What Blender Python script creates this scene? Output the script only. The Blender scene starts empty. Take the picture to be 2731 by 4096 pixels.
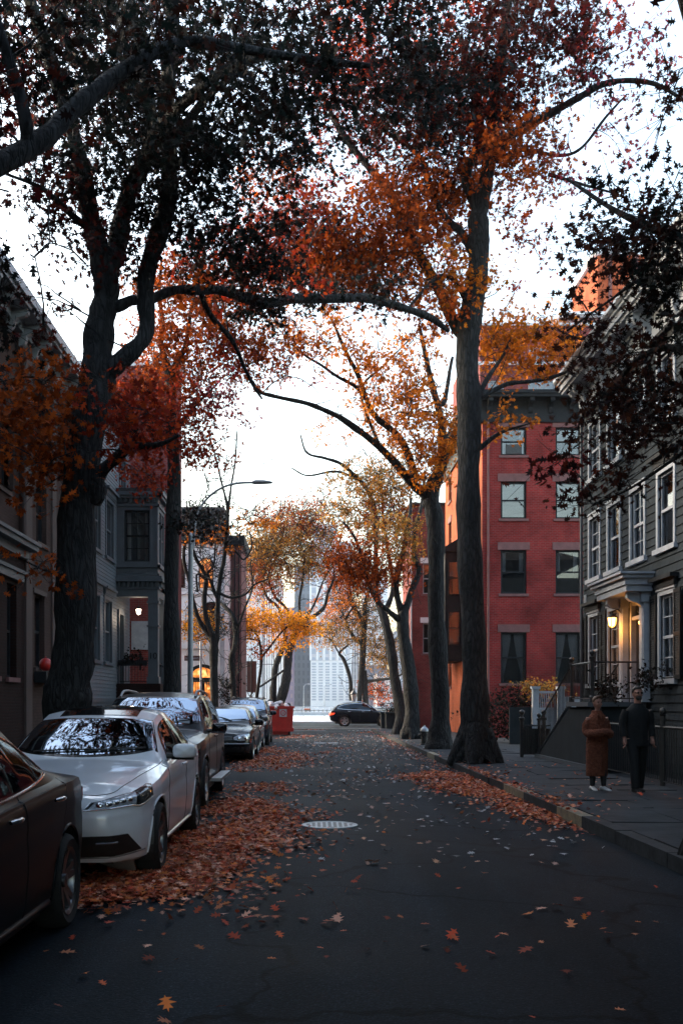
import bpy, bmesh, math, random
import numpy as np
from mathutils import Vector, Matrix
from mathutils.bvhtree import BVHTree
R = math.radians
rnd = random.Random(7)
nrg = np.random.default_rng(11)
sc = bpy.context.scene
col = sc.collection
# camera model used to lay the street out (metres): eye at 1.6 m looking along +Y
CAM_H, F, CX, CY = 1.6, 2287.0, 712.0, 1615.0
def P(x, y, D):
    return Vector(((x - CX) / F * D, D, CAM_H - (y - CY) / F * D))

# ------------------------------------------------------------------ materials
def nodes(name):
    m = bpy.data.materials.new(name); m.use_nodes = True
    nt = m.node_tree
    return m, nt, nt.nodes['Principled BSDF']
def add(nt, t, **kw):
    n = nt.nodes.new(t)
    for k, v in kw.items():
        if k in n.inputs.keys(): n.inputs[k].default_value = v
        else: setattr(n, k, v)
    return n
def ramp(nt, fac, stops):
    r = nt.nodes.new('ShaderNodeValToRGB')
    el = r.color_ramp.elements
    while len(el) < len(stops): el.new(0.5)
    for e, (p, c) in zip(el, stops):
        e.position = p; e.color = (c[0], c[1], c[2], 1)
    nt.links.new(fac, r.inputs[0])
    return r.outputs[0]
def mat(name, c, rough=.7, metal=0, spec=.5, noise=None, c2=None, bump=None, coat=0, stretch=(1,1,1), emit=None):
    m, nt, b = nodes(name)
    L = nt.links.new
    b.inputs['Base Color'].default_value = (*c, 1)
    b.inputs['Roughness'].default_value = rough
    b.inputs['Metallic'].default_value = metal
    b.inputs['Specular IOR Level'].default_value = spec
    b.inputs['Coat Weight'].default_value = coat
    b.inputs['Coat Roughness'].default_value = .04
    tc = add(nt, 'ShaderNodeNewGeometry'); mp = add(nt, 'ShaderNodeMapping'); mp.inputs['Scale'].default_value = stretch
    L(tc.outputs['Position'], mp.inputs[0])
    if noise:
        n = add(nt, 'ShaderNodeTexNoise', Scale=noise, Detail=6.0, Roughness=.65); L(mp.outputs[0], n.inputs[0])
        k = c2 or tuple(x * .55 for x in c)
        L(ramp(nt, n.outputs[0], [(.32, k), (.68, c)]), b.inputs['Base Color'])
    if bump:
        s, st, d = bump
        n2 = add(nt, 'ShaderNodeTexNoise', Scale=s, Detail=5.0); L(mp.outputs[0], n2.inputs[0])
        bp = add(nt, 'ShaderNodeBump', Strength=st, Distance=d); L(n2.outputs[0], bp.inputs['Height']); L(bp.outputs[0], b.inputs['Normal'])
    if emit:
        b.inputs['Emission Color'].default_value = (*emit[0], 1); b.inputs['Emission Strength'].default_value = emit[1]
    return m
def brickmat(name, c1, c2, mortar, bw=.21, bh=.075, rough=.85, ms=.012, stain=.38):
    m, nt, b = nodes(name); L = nt.links.new
    g = add(nt, 'ShaderNodeNewGeometry'); s = add(nt, 'ShaderNodeSeparateXYZ'); L(g.outputs['Position'], s.inputs[0])
    ad = add(nt, 'ShaderNodeMath', operation='ADD'); L(s.outputs[0], ad.inputs[0]); L(s.outputs[1], ad.inputs[1])
    cb = add(nt, 'ShaderNodeCombineXYZ'); L(ad.outputs[0], cb.inputs[0]); L(s.outputs[2], cb.inputs[1])
    t = add(nt, 'ShaderNodeTexBrick', Scale=1.0); t.inputs['Brick Width'].default_value = bw; t.inputs['Row Height'].default_value = bh
    t.inputs['Mortar Size'].default_value = ms; t.inputs['Mortar Smooth'].default_value = .2; t.inputs['Bias'].default_value = -.1
    t.inputs['Color1'].default_value = (*c1, 1); t.inputs['Color2'].default_value = (*c2, 1); t.inputs['Mortar'].default_value = (*mortar, 1)
    L(cb.outputs[0], t.inputs[0])
    n = add(nt, 'ShaderNodeTexNoise', Scale=.55, Detail=7.0, Roughness=.7); L(g.outputs['Position'], n.inputs[0])
    mx = add(nt, 'ShaderNodeMix', data_type='RGBA', blend_type='MULTIPLY'); mx.inputs[0].default_value = 1
    L(t.outputs[0], mx.inputs[6]); L(ramp(nt, n.outputs[0], [(.3, (stain,)*3), (.65, (1,)*3)]), mx.inputs[7])
    L(mx.outputs[2], b.inputs['Base Color']); b.inputs['Roughness'].default_value = rough; b.inputs['Specular IOR Level'].default_value = .12
    bp = add(nt, 'ShaderNodeBump', Strength=.6, Distance=.008, invert=True); L(t.outputs['Fac'], bp.inputs['Height']); L(bp.outputs[0], b.inputs['Normal'])
    return m
def glassmat(name, tint=(.02, .025, .03), rough=.02, clear=.92, refl=(.95, .97, 1)):
    # window glass: mirror-like at grazing angles, see-through straight on
    m = bpy.data.materials.new(name); m.use_nodes = True; nt = m.node_tree; nt.nodes.clear(); L = nt.links.new
    o = add(nt, 'ShaderNodeOutputMaterial'); fr = add(nt, 'ShaderNodeFresnel', IOR=1.75)
    gl = add(nt, 'ShaderNodeBsdfGlossy', Roughness=rough); gl.inputs['Color'].default_value = (*refl, 1)
    tr = add(nt, 'ShaderNodeBsdfTransparent'); tr.inputs['Color'].default_value = (clear, clear, clear, 1)
    df = add(nt, 'ShaderNodeBsdfDiffuse'); df.inputs['Color'].default_value = (*tint, 1)
    m1 = add(nt, 'ShaderNodeMixShader', Fac=.9); L(df.outputs[0], m1.inputs[1]); L(tr.outputs[0], m1.inputs[2])
    m2 = add(nt, 'ShaderNodeMixShader'); L(fr.outputs[0], m2.inputs[0]); L(m1.outputs[0], m2.inputs[1]); L(gl.outputs[0], m2.inputs[2])
    L(m2.outputs[0], o.inputs[0]); return m
def leafmat(name, trans=.5, rough=.65):
    m, nt, b = nodes(name); L = nt.links.new
    at = add(nt, 'ShaderNodeAttribute', attribute_name='tint')
    L(at.outputs['Color'], b.inputs['Base Color']); b.inputs['Roughness'].default_value = rough; b.inputs['Specular IOR Level'].default_value = .12
    t = add(nt, 'ShaderNodeBsdfTranslucent'); L(at.outputs['Color'], t.inputs[0])
    mx = add(nt, 'ShaderNodeMixShader', Fac=trans); L(b.outputs[0], mx.inputs[1]); L(t.outputs[0], mx.inputs[2])
    L(mx.outputs[0], nt.nodes['Material Output'].inputs[0]); return m

# ------------------------------------------------------------------ mesh builder
ORG = {}
def empty(name, loc=(0, 0, 0), rz=0):
    o = bpy.data.objects.new(name, None); col.objects.link(o)
    o.location = loc; o.rotation_euler = (0, 0, rz); o.empty_display_size = .2
    ORG[o.name] = Vector(loc) if not rz else None
    return o
def tag(o, label=None, cat=None, group=None, kind=None):
    if label: o['label'] = label
    if cat: o['category'] = cat
    if group: o['group'] = group
    if kind: o['kind'] = kind
    return o
def thing(name, label, cat, loc=(0, 0, 0), rz=0, group=None):
    return tag(empty(name, loc, rz), label, cat, group)
class MB:
    def __init__(s): s.v, s.f, s.m = [], [], []
    def add(s, vs, fs, m=0):
        n = len(s.v); s.v += [tuple(v) for v in vs]
        s.f += [tuple(i + n for i in f) for f in fs]; s.m += [m] * len(fs); return s
    def box(s, x0, x1, y0, y1, z0, z1, m=0):
        vs = [(x, y, z) for z in (z0, z1) for y in (y0, y1) for x in (x0, x1)]
        return s.add(vs, [(0, 2, 3, 1), (4, 5, 7, 6), (0, 1, 5, 4), (2, 6, 7, 3), (0, 4, 6, 2), (1, 3, 7, 5)], m)
    def pbox(s, pl, u0, u1, z0, z1, d0, d1, m=0):
        vs = [pl.pt(u, z, d) for z in (z0, z1) for d in (d0, d1) for u in (u0, u1)]
        return s.add(vs, [(0, 2, 3, 1), (4, 5, 7, 6), (0, 1, 5, 4), (2, 6, 7, 3), (0, 4, 6, 2), (1, 3, 7, 5)], m)
    def tube(s, pts, rad, n=8, m=0, cap=True, jit=0):
        pts = [Vector(p) for p in pts]
        if not hasattr(rad, '__len__'): rad = [rad] * len(pts)
        up = Vector((0, 0, 1)); rings = []; prev = None
        for i, p in enumerate(pts):
            t = (pts[min(i + 1, len(pts) - 1)] - pts[max(i - 1, 0)])
            if t.length < 1e-9: t = Vector((0, 0, 1))
            t.normalize()
            if prev is None:
                a = t.cross(up)
                if a.length < .1: a = t.cross(Vector((1, 0, 0)))
            else: a = prev - t * prev.dot(t)
            a.normalize(); prev = a; b = t.cross(a)
            rings.append([p + (a * math.cos(2 * math.pi * k / n) + b * math.sin(2 * math.pi * k / n)) * rad[i] * (1 + (rnd.uniform(-jit, jit) if jit else 0)) for k in range(n)])
        vs = [v for r in rings for v in r]; fs = []
        for i in range(len(pts) - 1):
            for k in range(n): fs.append((i * n + k, i * n + (k + 1) % n, (i + 1) * n + (k + 1) % n, (i + 1) * n + k))
        if cap: fs += [tuple(range(n))[::-1], tuple((len(pts) - 1) * n + k for k in range(n))]
        return s.add(vs, fs, m)
    def lathe(s, prof, c, axis='z', n=24, m=0, cap=True):
        vs = []; c = Vector(c)
        for r, h in prof:
            for k in range(n):
                a = 2 * math.pi * k / n; p, q = r * math.cos(a), r * math.sin(a)
                vs.append(c + Vector({'z': (p, q, h), 'y': (p, h, q), 'x': (h, p, q)}[axis]))
        fs = [(i * n + k, i * n + (k + 1) % n, (i + 1) * n + (k + 1) % n, (i + 1) * n + k) for i in range(len(prof) - 1) for k in range(n)]
        if cap: fs += [tuple(range(n)), tuple((len(prof) - 1) * n + k for k in range(n))]
        return s.add(vs, fs, m)
    def prism(s, poly, fn, d0, d1, m=0):
        n = len(poly); vs = [fn(a, b, d0) for a, b in poly] + [fn(a, b, d1) for a, b in poly]
        return s.add(vs, [tuple(range(n))[::-1], tuple(range(n, 2 * n))] + [(i, (i + 1) % n, n + (i + 1) % n, n + i) for i in range(n)], m)
    def ell(s, c, r, n=12, m=0, rot=None):
        vs, fs = [], []; k2 = n // 2
        for i in range(k2 + 1):
            for k in range(n):
                a, b = math.pi * i / k2, 2 * math.pi * k / n
                d = Vector((r[0] * math.sin(a) * math.cos(b), r[1] * math.sin(a) * math.sin(b), r[2] * math.cos(a)))
                if rot: d = rot @ d
                vs.append(Vector(c) + d)
        for i in range(k2):
            for k in range(n): fs.append((i * n + k, i * n + (k + 1) % n, (i + 1) * n + (k + 1) % n, (i + 1) * n + k))
        return s.add(vs, fs, m)
    def build(s, name, mats, parent=None, smooth=None, loc=None, local=False):
        if not isinstance(mats, (list, tuple)): mats = [mats]
        me = bpy.data.meshes.new(name)
        off = Vector((0, 0, 0))
        if parent is not None and not local: off = ORG.get(parent.name) or off
        if loc is not None: off = Vector(loc)
        me.from_pydata([(a - off.x, b - off.y, c - off.z) for a, b, c in s.v], [], s.f)
        for m in mats: me.materials.append(m)
        if max(s.m, default=0) > 0: me.polygons.foreach_set('material_index', s.m)
        if smooth:
            me.polygons.foreach_set('use_smooth', [True] * len(me.polygons))
            if smooth < 3: me.set_sharp_from_angle(angle=smooth)
        me.update()
        o = bpy.data.objects.new(name, me); col.objects.link(o)
        if parent is not None: o.parent = parent
        if loc is not None: o.location = loc
        ORG[o.name] = off
        return o
class PL:      # a wall plane: origin, direction along the wall, outward normal
    def __init__(s, o, u, n): s.o, s.u, s.n = Vector(o), Vector(u), Vector(n)
    def pt(s, u, z, d=0): return s.o + s.u * u + Vector((0, 0, z)) + s.n * d
def facing(D): return PL((0, D, 0), (1, 0, 0), (0, -1, 0))          # wall facing the camera, u = X
def right_of_street(X): return PL((X, 0, 0), (0, 1, 0), (-1, 0, 0)) # wall on the right facing the street, u = Y
def left_of_street(X): return PL((X, 0, 0), (0, 1, 0), (1, 0, 0))
def wall_holes(mb, pl, u0, u1, z0, z1, ops=(), depth=.18, m=0, mr=0):
    us = sorted({u0, u1, *[min(max(a, u0), u1) for o in ops for a in o[:2]]}); zs = sorted({z0, z1, *[min(max(a, z0), z1) for o in ops for a in o[2:4]]})
    for a, b in zip(us, us[1:]):
        for c, d in zip(zs, zs[1:]):
            um, zm = (a + b) / 2, (c + d) / 2
            if any(o[0] < um < o[1] and o[2] < zm < o[3] for o in ops): continue
            mb.add([pl.pt(a, c), pl.pt(b, c), pl.pt(b, d), pl.pt(a, d)], [(0, 1, 2, 3)], m)
    for a, b, c, d in [o[:4] for o in ops]:
        q = [pl.pt(*t, 0) for t in ((a, c), (b, c), (b, d), (a, d))] + [pl.pt(*t, -depth) for t in ((a, c), (b, c), (b, d), (a, d))]
        mb.add(q, [(0, 1, 5, 4), (1, 2, 6, 5), (2, 3, 7, 6), (3, 0, 4, 7)], mr)
def boards(mb, pl, u0, u1, z0, z1, ops, h=.11, t=.016, m=0):     # lapped clapboards as real stepped boards
    z = z0
    while z < z1 - .01:
        zt = min(z + h, z1); zm = (z + zt) / 2
        cuts = sorted([(o[0], o[1]) for o in ops if o[2] < zm < o[3]]); a = u0; segs = []
        for c, d in cuts:
            if c > a: segs.append((a, c))
            a = max(a, d)
        if a < u1: segs.append((a, u1))
        for a, b in segs:
            mb.add([pl.pt(a, z, t), pl.pt(b, z, t), pl.pt(b, zt, .002), pl.pt(a, zt, .002), pl.pt(a, z, 0), pl.pt(b, z, 0)], [(0, 1, 2, 3), (4, 5, 1, 0)], m)
        z = zt
def smooth_keys(keys, xs, w=.06):
    k = np.array(sorted(keys)); fx = np.arange(k[0, 0], k[-1, 0] + 1e-9, .01); y = np.interp(fx, k[:, 0], k[:, 1])
    n = max(1, int(w / .01)); ker = np.exp(-np.linspace(-2, 2, 2 * n + 1) ** 2); ker /= ker.sum()
    yp = np.concatenate([2 * y[0] - y[n:0:-1], y, 2 * y[-1] - y[-2:-n - 2:-1]]); ys = np.convolve(yp, ker, 'valid')
    return np.interp(xs, fx, ys)
def spline(pts, k=6):          # Catmull-Rom through points; works on tuples of any length
    pts = [np.array(p, float) for p in pts]
    if len(pts) < 3: return [pts[0] + (pts[-1] - pts[0]) * t for t in np.linspace(0, 1, k + 1)]
    P_ = [2 * pts[0] - pts[1]] + pts + [2 * pts[-1] - pts[-2]]; out = []
    for i in range(1, len(P_) - 2):
        a, b, c, d = P_[i - 1:i + 3]
        for t in np.arange(k) / k:
            out.append(.5 * (2 * b + (c - a) * t + (2 * a - 5 * b + 4 * c - d) * t * t + (3 * b - a - 3 * c + d) * t ** 3))
    out.append(pts[-1]); return out

# ------------------------------------------------------------------ palette
M = {}
M['asphalt'] = None
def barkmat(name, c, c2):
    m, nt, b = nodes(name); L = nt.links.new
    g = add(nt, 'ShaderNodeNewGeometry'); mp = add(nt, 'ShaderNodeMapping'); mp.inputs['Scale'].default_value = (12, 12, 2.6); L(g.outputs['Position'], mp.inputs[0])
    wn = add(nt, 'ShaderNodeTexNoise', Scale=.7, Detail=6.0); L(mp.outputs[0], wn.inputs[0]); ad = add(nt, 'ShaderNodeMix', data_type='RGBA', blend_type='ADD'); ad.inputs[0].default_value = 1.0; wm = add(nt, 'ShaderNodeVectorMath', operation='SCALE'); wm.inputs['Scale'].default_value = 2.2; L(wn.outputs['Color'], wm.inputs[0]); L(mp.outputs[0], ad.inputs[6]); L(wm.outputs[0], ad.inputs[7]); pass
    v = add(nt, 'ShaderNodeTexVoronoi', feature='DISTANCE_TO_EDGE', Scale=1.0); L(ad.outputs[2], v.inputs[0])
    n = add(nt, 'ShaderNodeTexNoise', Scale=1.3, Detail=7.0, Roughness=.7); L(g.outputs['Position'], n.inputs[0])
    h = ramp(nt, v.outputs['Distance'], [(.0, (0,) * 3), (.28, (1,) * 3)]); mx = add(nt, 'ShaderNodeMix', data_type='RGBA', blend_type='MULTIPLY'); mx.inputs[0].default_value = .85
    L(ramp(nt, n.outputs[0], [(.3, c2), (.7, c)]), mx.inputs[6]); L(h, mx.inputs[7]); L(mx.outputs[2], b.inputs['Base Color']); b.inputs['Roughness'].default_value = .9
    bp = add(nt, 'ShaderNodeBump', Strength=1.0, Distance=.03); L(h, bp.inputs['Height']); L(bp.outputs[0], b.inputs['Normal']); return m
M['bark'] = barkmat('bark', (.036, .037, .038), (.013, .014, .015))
M['bark_grey'] = mat('bark_grey', (.13, .12, .11), .9, noise=3, c2=(.04, .038, .036), bump=(9, 1.0, .05), stretch=(3.2, 3.2, .45))
M['leaf'] = leafmat('leaf'); M['leaf_dry'] = leafmat('leaf_dry', .1, .6)
M['brick_red'] = brickmat('brick_red', (.34, .028, .026), (.24, .020, .019), (.24, .085, .075))
M['brick_wine'] = brickmat('brick_wine', (.30, .055, .05), (.22, .04, .04), (.24, .12, .11))
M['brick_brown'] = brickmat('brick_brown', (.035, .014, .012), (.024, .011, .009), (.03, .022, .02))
M['brick_orange'] = brickmat('brick_orange', (.50, .105, .035), (.43, .085, .03), (.4, .13, .07))  # orange brick; on the apartment house side it paints sunlight
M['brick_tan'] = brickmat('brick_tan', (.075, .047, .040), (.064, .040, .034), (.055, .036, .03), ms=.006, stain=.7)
M['tan_paint'] = mat('tan_paint', (.078, .050, .043), .8, noise=1.5, c2=(.055, .036, .031), bump=(20, .2, .01))
M['brownstone'] = mat('brownstone', (.20, .085, .08), .85, noise=4, c2=(.13, .06, .055), bump=(30, .2, .01))
M['black_paint'] = mat('black_paint', (.010, .011, .013), .6, spec=.15, noise=6, c2=(.02, .022, .024))
M['iron'] = mat('iron', (.012, .013, .015), .4, noise=14, c2=(.03, .03, .03))
M['white_paint'] = mat('white_paint', (.38, .41, .45), .6, spec=.25, noise=3, c2=(.27, .29, .32), bump=(25, .1, .004))
M['white_stone'] = mat('white_stone', (.72, .72, .73), .7, noise=2, c2=(.6, .61, .63))
M['grey_paint'] = mat('grey_paint', (.075, .09, .105), .55, noise=3, c2=(.055, .066, .078), bump=(25, .1, .004))
M['grey_board'] = mat('grey_board', (.105, .125, .145), .6, noise=5, c2=(.07, .085, .098), stretch=(.6, .6, 6), bump=(18, .25, .006))
M['shingle'] = brickmat('shingle', (.036, .046, .054), (.026, .034, .040), (.010, .012, .014), bw=.26, bh=.178, ms=.006, stain=.6)
M['stucco'] = mat('stucco', (.030, .036, .04), .9, spec=.15, noise=3, c2=(.02, .024, .027), bump=(60, .3, .01))
M['roofing'] = mat('roofing', (.05, .052, .055), .9, noise=5, bump=(30, .4, .02))
M['glass'] = glassmat('glass')
M['interior_shade'] = mat('interior_shade', (.03, .028, .026), .9, noise=1.2)
M['blind'] = mat('blind', (.80, .82, .80), .8, noise=3, c2=(.6, .62, .61), stretch=(.4, .4, 2), bump=(6, .3, .02))
M['lace'] = mat('lace', (.62, .65, .7), .9, noise=14, c2=(.42, .45, .5), stretch=(3, 3, .4), bump=(10, .8, .05))
M['chrome'] = mat('chrome', (.7, .71, .72), .12, metal=1)
M['steel'] = mat('steel', (.36, .39, .42), .45, metal=.6, noise=6, c2=(.25, .27, .3))
M['black_gloss'] = mat('black_gloss', (.008, .008, .009), .06, spec=.6)
M['plastic'] = mat('plastic', (.012, .012, .013), .45, noise=40, c2=(.018, .018, .018))
M['rubber'] = mat('rubber', (.012, .012, .012), .85, noise=30, c2=(.02, .02, .02))
M['rim'] = mat('rim', (.42, .43, .45), .28, metal=.85)
M['rim_dark'] = mat('rim_dark', (.16, .165, .175), .3, metal=.85)
M['amber'] = mat('amber', (.8, .16, .01), .2, spec=.7, noise=60, c2=(.6, .1, .01))
M['redlens'] = mat('redlens', (.55, .01, .008), .15, spec=.7, noise=40, c2=(.3, .006, .005))
def text(body, size, loc, parent, m, align='CENTER', sx=1, extrude=.006, space=1):
    fc = bpy.data.curves.new('lettering', 'FONT'); fc.body = body; fc.size = size; fc.extrude = extrude; fc.align_x = align; fc.space_character = space
    tmp = bpy.data.objects.new('tmp', fc); col.objects.link(tmp); me = bpy.data.meshes.new_from_object(tmp.evaluated_get(bpy.context.evaluated_depsgraph_get())); bpy.data.objects.remove(tmp)
    me.name = 'lettering'; me.materials.clear(); me.materials.append(m); o = bpy.data.objects.new('lettering', me); col.objects.link(o); o.parent = parent
    o.location = Vector(loc) - (ORG.get(parent.name) or Vector((0, 0, 0))); o.rotation_euler = (R(90), 0, 0); o.scale.x = sx; return o
# ------------------------------------------------------------------ cars
def paint(name, c, rough=.25, metal=0., flake=.0):
    m = mat(name, c, rough, metal, .5, noise=1.3, c2=tuple(x * .88 for x in c), coat=1.0 if max(c) > .1 else .25)
    if max(c) < .1: m.node_tree.nodes['Principled BSDF'].inputs['Specular IOR Level'].default_value = .2
    return m
PAINT = {'white': paint('paint_white', (.82, .87, .93), .3), 'charcoal': paint('paint_charcoal', (.006, .009, .012), .25, .0),
         'graphite': paint('paint_graphite', (.014, .019, .024), .3, .0), 'black': paint('paint_black', (.008, .009, .012), .2),
         'silver': paint('paint_silver', (.30, .32, .34), .3, .6), 'slate': paint('paint_slate', (.10, .11, .12), .3, .5),
         'navy': paint('paint_navy', (.008, .011, .02), .2)}
_c = PAINT['charcoal'].node_tree.nodes['Principled BSDF']; _c.inputs['Coat Weight'].default_value = 0; _c.inputs['Specular IOR Level'].default_value = .09; _c.inputs['Roughness'].default_value = .32
CARGLASS = glassmat('car_glass', (.006, .007, .008), .015, .35, (.32, .38, .46))
LENS = mat('lens', (.55, .6, .66), .08, .35, noise=45, c2=(.16, .18, .21), coat=1)
LENS_DARK = mat('lens_dark', (.05, .052, .056), .08, .3, noise=50, c2=(.015, .016, .017), coat=1)
def scale_keys(k, sx, sv): return [(a * sx, b * sv) for a, b in k]

SEDAN = dict(L=4.83, W=1.86, H=1.52, wr_=.335, ra=.385, fx=.88, rx=3.80,
    zt=[(0, .80), (.12, .815), (.4, .88), (.8, .945), (1.2, 1.0), (1.48, 1.04), (1.85, 1.25), (2.2, 1.435), (2.6, 1.54), (3.0, 1.57), (3.4, 1.535), (3.8, 1.41), (4.2, 1.23), (4.42, 1.135), (4.7, 1.11), (4.83, 1.06)],
    zb=[(0, .74), (.3, .79), (.6, .845), (1.0, .90), (1.5, .955), (2.5, 1.0), (3.5, 1.045), (4.3, 1.06), (4.7, 1.03), (4.83, .96)],
    wb=[(0, .58), (.06, .66), (.15, .735), (.3, .815), (.5, .865), (.9, .905), (1.5, .90), (2.4, .90), (3.4, .905), (4.0, .90), (4.4, .86), (4.65, .79), (4.78, .70), (4.83, .60)],
    wr=[(0, .40), (.4, .56), (.9, .66), (1.48, .735), (2.2, .60), (2.8, .605), (3.4, .595), (3.9, .60), (4.4, .67), (4.83, .50)],
    zr=[(0, .775), (.12, .79), (.4, .86), (.8, .925), (1.2, .975), (1.48, 1.0), (1.85, 1.215), (2.2, 1.385), (2.6, 1.475), (3.0, 1.495), (3.4, 1.46), (3.8, 1.345), (4.2, 1.18), (4.42, 1.105), (4.7, 1.08), (4.83, 1.02)],
    zbot=[(0, .22), (.4, .20), (.9, .21), (3.9, .22), (4.4, .26), (4.83, .34)],
    lean=[(.18, .12), (.3, .045), (.5, 0), (.62, .005), (.74, .05), (.82, .10)],
    ws=([(1.74, -.72), (1.60, -.45), (1.535, 0), (1.60, .45), (1.74, .72)], [(2.27, -.575), (2.21, -.35), (2.18, 0), (2.21, .35), (2.27, .575)]),
    rs=([(3.55, -.52), (3.48, 0), (3.55, .52)], [(4.25, -.60), (4.33, 0), (4.25, .60)]),
    trim=([(1.80, 1.02), (2.6, 1.05), (3.3, 1.085), (3.86, 1.14)], [(1.95, 1.17), (2.25, 1.335), (2.7, 1.425), (3.2, 1.405), (3.62, 1.28), (3.86, 1.16)]),
    glass=[([(1.93, 1.05), (2.72, 1.077)], [(1.97, 1.12), (2.25, 1.30), (2.5, 1.375), (2.72, 1.395)]),
           ([(2.80, 1.08), (3.2, 1.10), (3.48, 1.12)], [(2.80, 1.397), (3.15, 1.385), (3.48, 1.29)]),
           ([(3.53, 1.125), (3.80, 1.15)], [(3.53, 1.27), (3.80, 1.165)])],
    doors=[([(1.45, .30), (1.42, .6), (1.5, .98)], [(2.74, .30), (2.76, .6), (2.76, 1.05)]), ([(2.76, .30), (2.78, .6), (2.78, 1.05)], [(3.45, .30), (3.6, .62), (3.82, 1.09)])],
    handles=[(2.52, .93), (3.5, .965)], mirror=(1.86, 1.07))
SUV = dict(L=4.9, W=1.95, H=1.79, wr_=.375, ra=.43, fx=.95, rx=3.78,
    zt=[(0, .98), (.1, 1.02), (.4, 1.08), (.8, 1.12), (1.2, 1.16), (1.4, 1.185), (1.75, 1.47), (2.1, 1.70), (2.5, 1.775), (3.0, 1.79), (3.8, 1.77), (4.4, 1.71), (4.62, 1.62), (4.78, 1.3), (4.86, 1.0), (4.9, .9)],
    zb=[(0, .88), (.3, .98), (.6, 1.02), (1.0, 1.06), (1.5, 1.10), (2.5, 1.13), (3.5, 1.15), (4.5, 1.17), (4.75, 1.1), (4.9, .86)],
    wb=[(0, .62), (.06, .72), (.15, .80), (.3, .87), (.5, .92), (.9, .955), (1.5, .945), (2.4, .945), (3.6, .95), (4.2, .94), (4.6, .89), (4.78, .82), (4.9, .7)],
    wr=[(0, .48), (.4, .66), (.9, .75), (1.4, .80), (2.1, .67), (2.8, .685), (3.8, .68), (4.4, .66), (4.62, .66), (4.8, .76), (4.9, .62)],
    zr=[(0, .95), (.1, .99), (.4, 1.055), (.8, 1.095), (1.2, 1.135), (1.4, 1.15), (1.75, 1.43), (2.1, 1.645), (2.5, 1.72), (3.0, 1.735), (3.8, 1.715), (4.4, 1.655), (4.62, 1.57), (4.78, 1.27), (4.86, .97), (4.9, .88)],
    zbot=[(0, .28), (.4, .25), (4.0, .27), (4.5, .32), (4.9, .42)],
    lean=[(.25, .12), (.4, .03), (.6, 0), (.8, .02), (1.0, .09)],
    ws=([(1.62, -.78), (1.50, -.45), (1.44, 0), (1.50, .45), (1.62, .78)], [(2.14, -.645), (2.09, -.35), (2.06, 0), (2.09, .35), (2.14, .645)]),
    rs=([(4.66, -.6), (4.66, 0), (4.66, .6)], [(4.78, -.66), (4.78, 0), (4.78, .66)]),
    trim=([(1.72, 1.15), (2.6, 1.18), (3.6, 1.20), (4.5, 1.26)], [(1.85, 1.36), (2.15, 1.59), (2.7, 1.685), (3.5, 1.68), (4.2, 1.62), (4.5, 1.50)]),
    glass=[([(1.85, 1.19), (2.62, 1.205)], [(1.88, 1.31), (2.15, 1.545), (2.4, 1.63), (2.62, 1.645)]),
           ([(2.72, 1.21), (3.62, 1.235)], [(2.72, 1.65), (3.62, 1.635)]), ([(3.72, 1.24), (4.42, 1.28)], [(3.72, 1.63), (4.15, 1.59), (4.42, 1.47)])],
    doors=[([(1.5, .42), (1.46, .7), (1.55, 1.12)], [(2.66, .42), (2.67, .7), (2.67, 1.17)]), ([(2.69, .42), (2.70, .7), (2.70, 1.17)], [(3.4, .42), (3.5, .75), (3.7, 1.2)])],
    handles=[(2.42, 1.05), (3.42, 1.08)], mirror=(1.86, 1.17))
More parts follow.
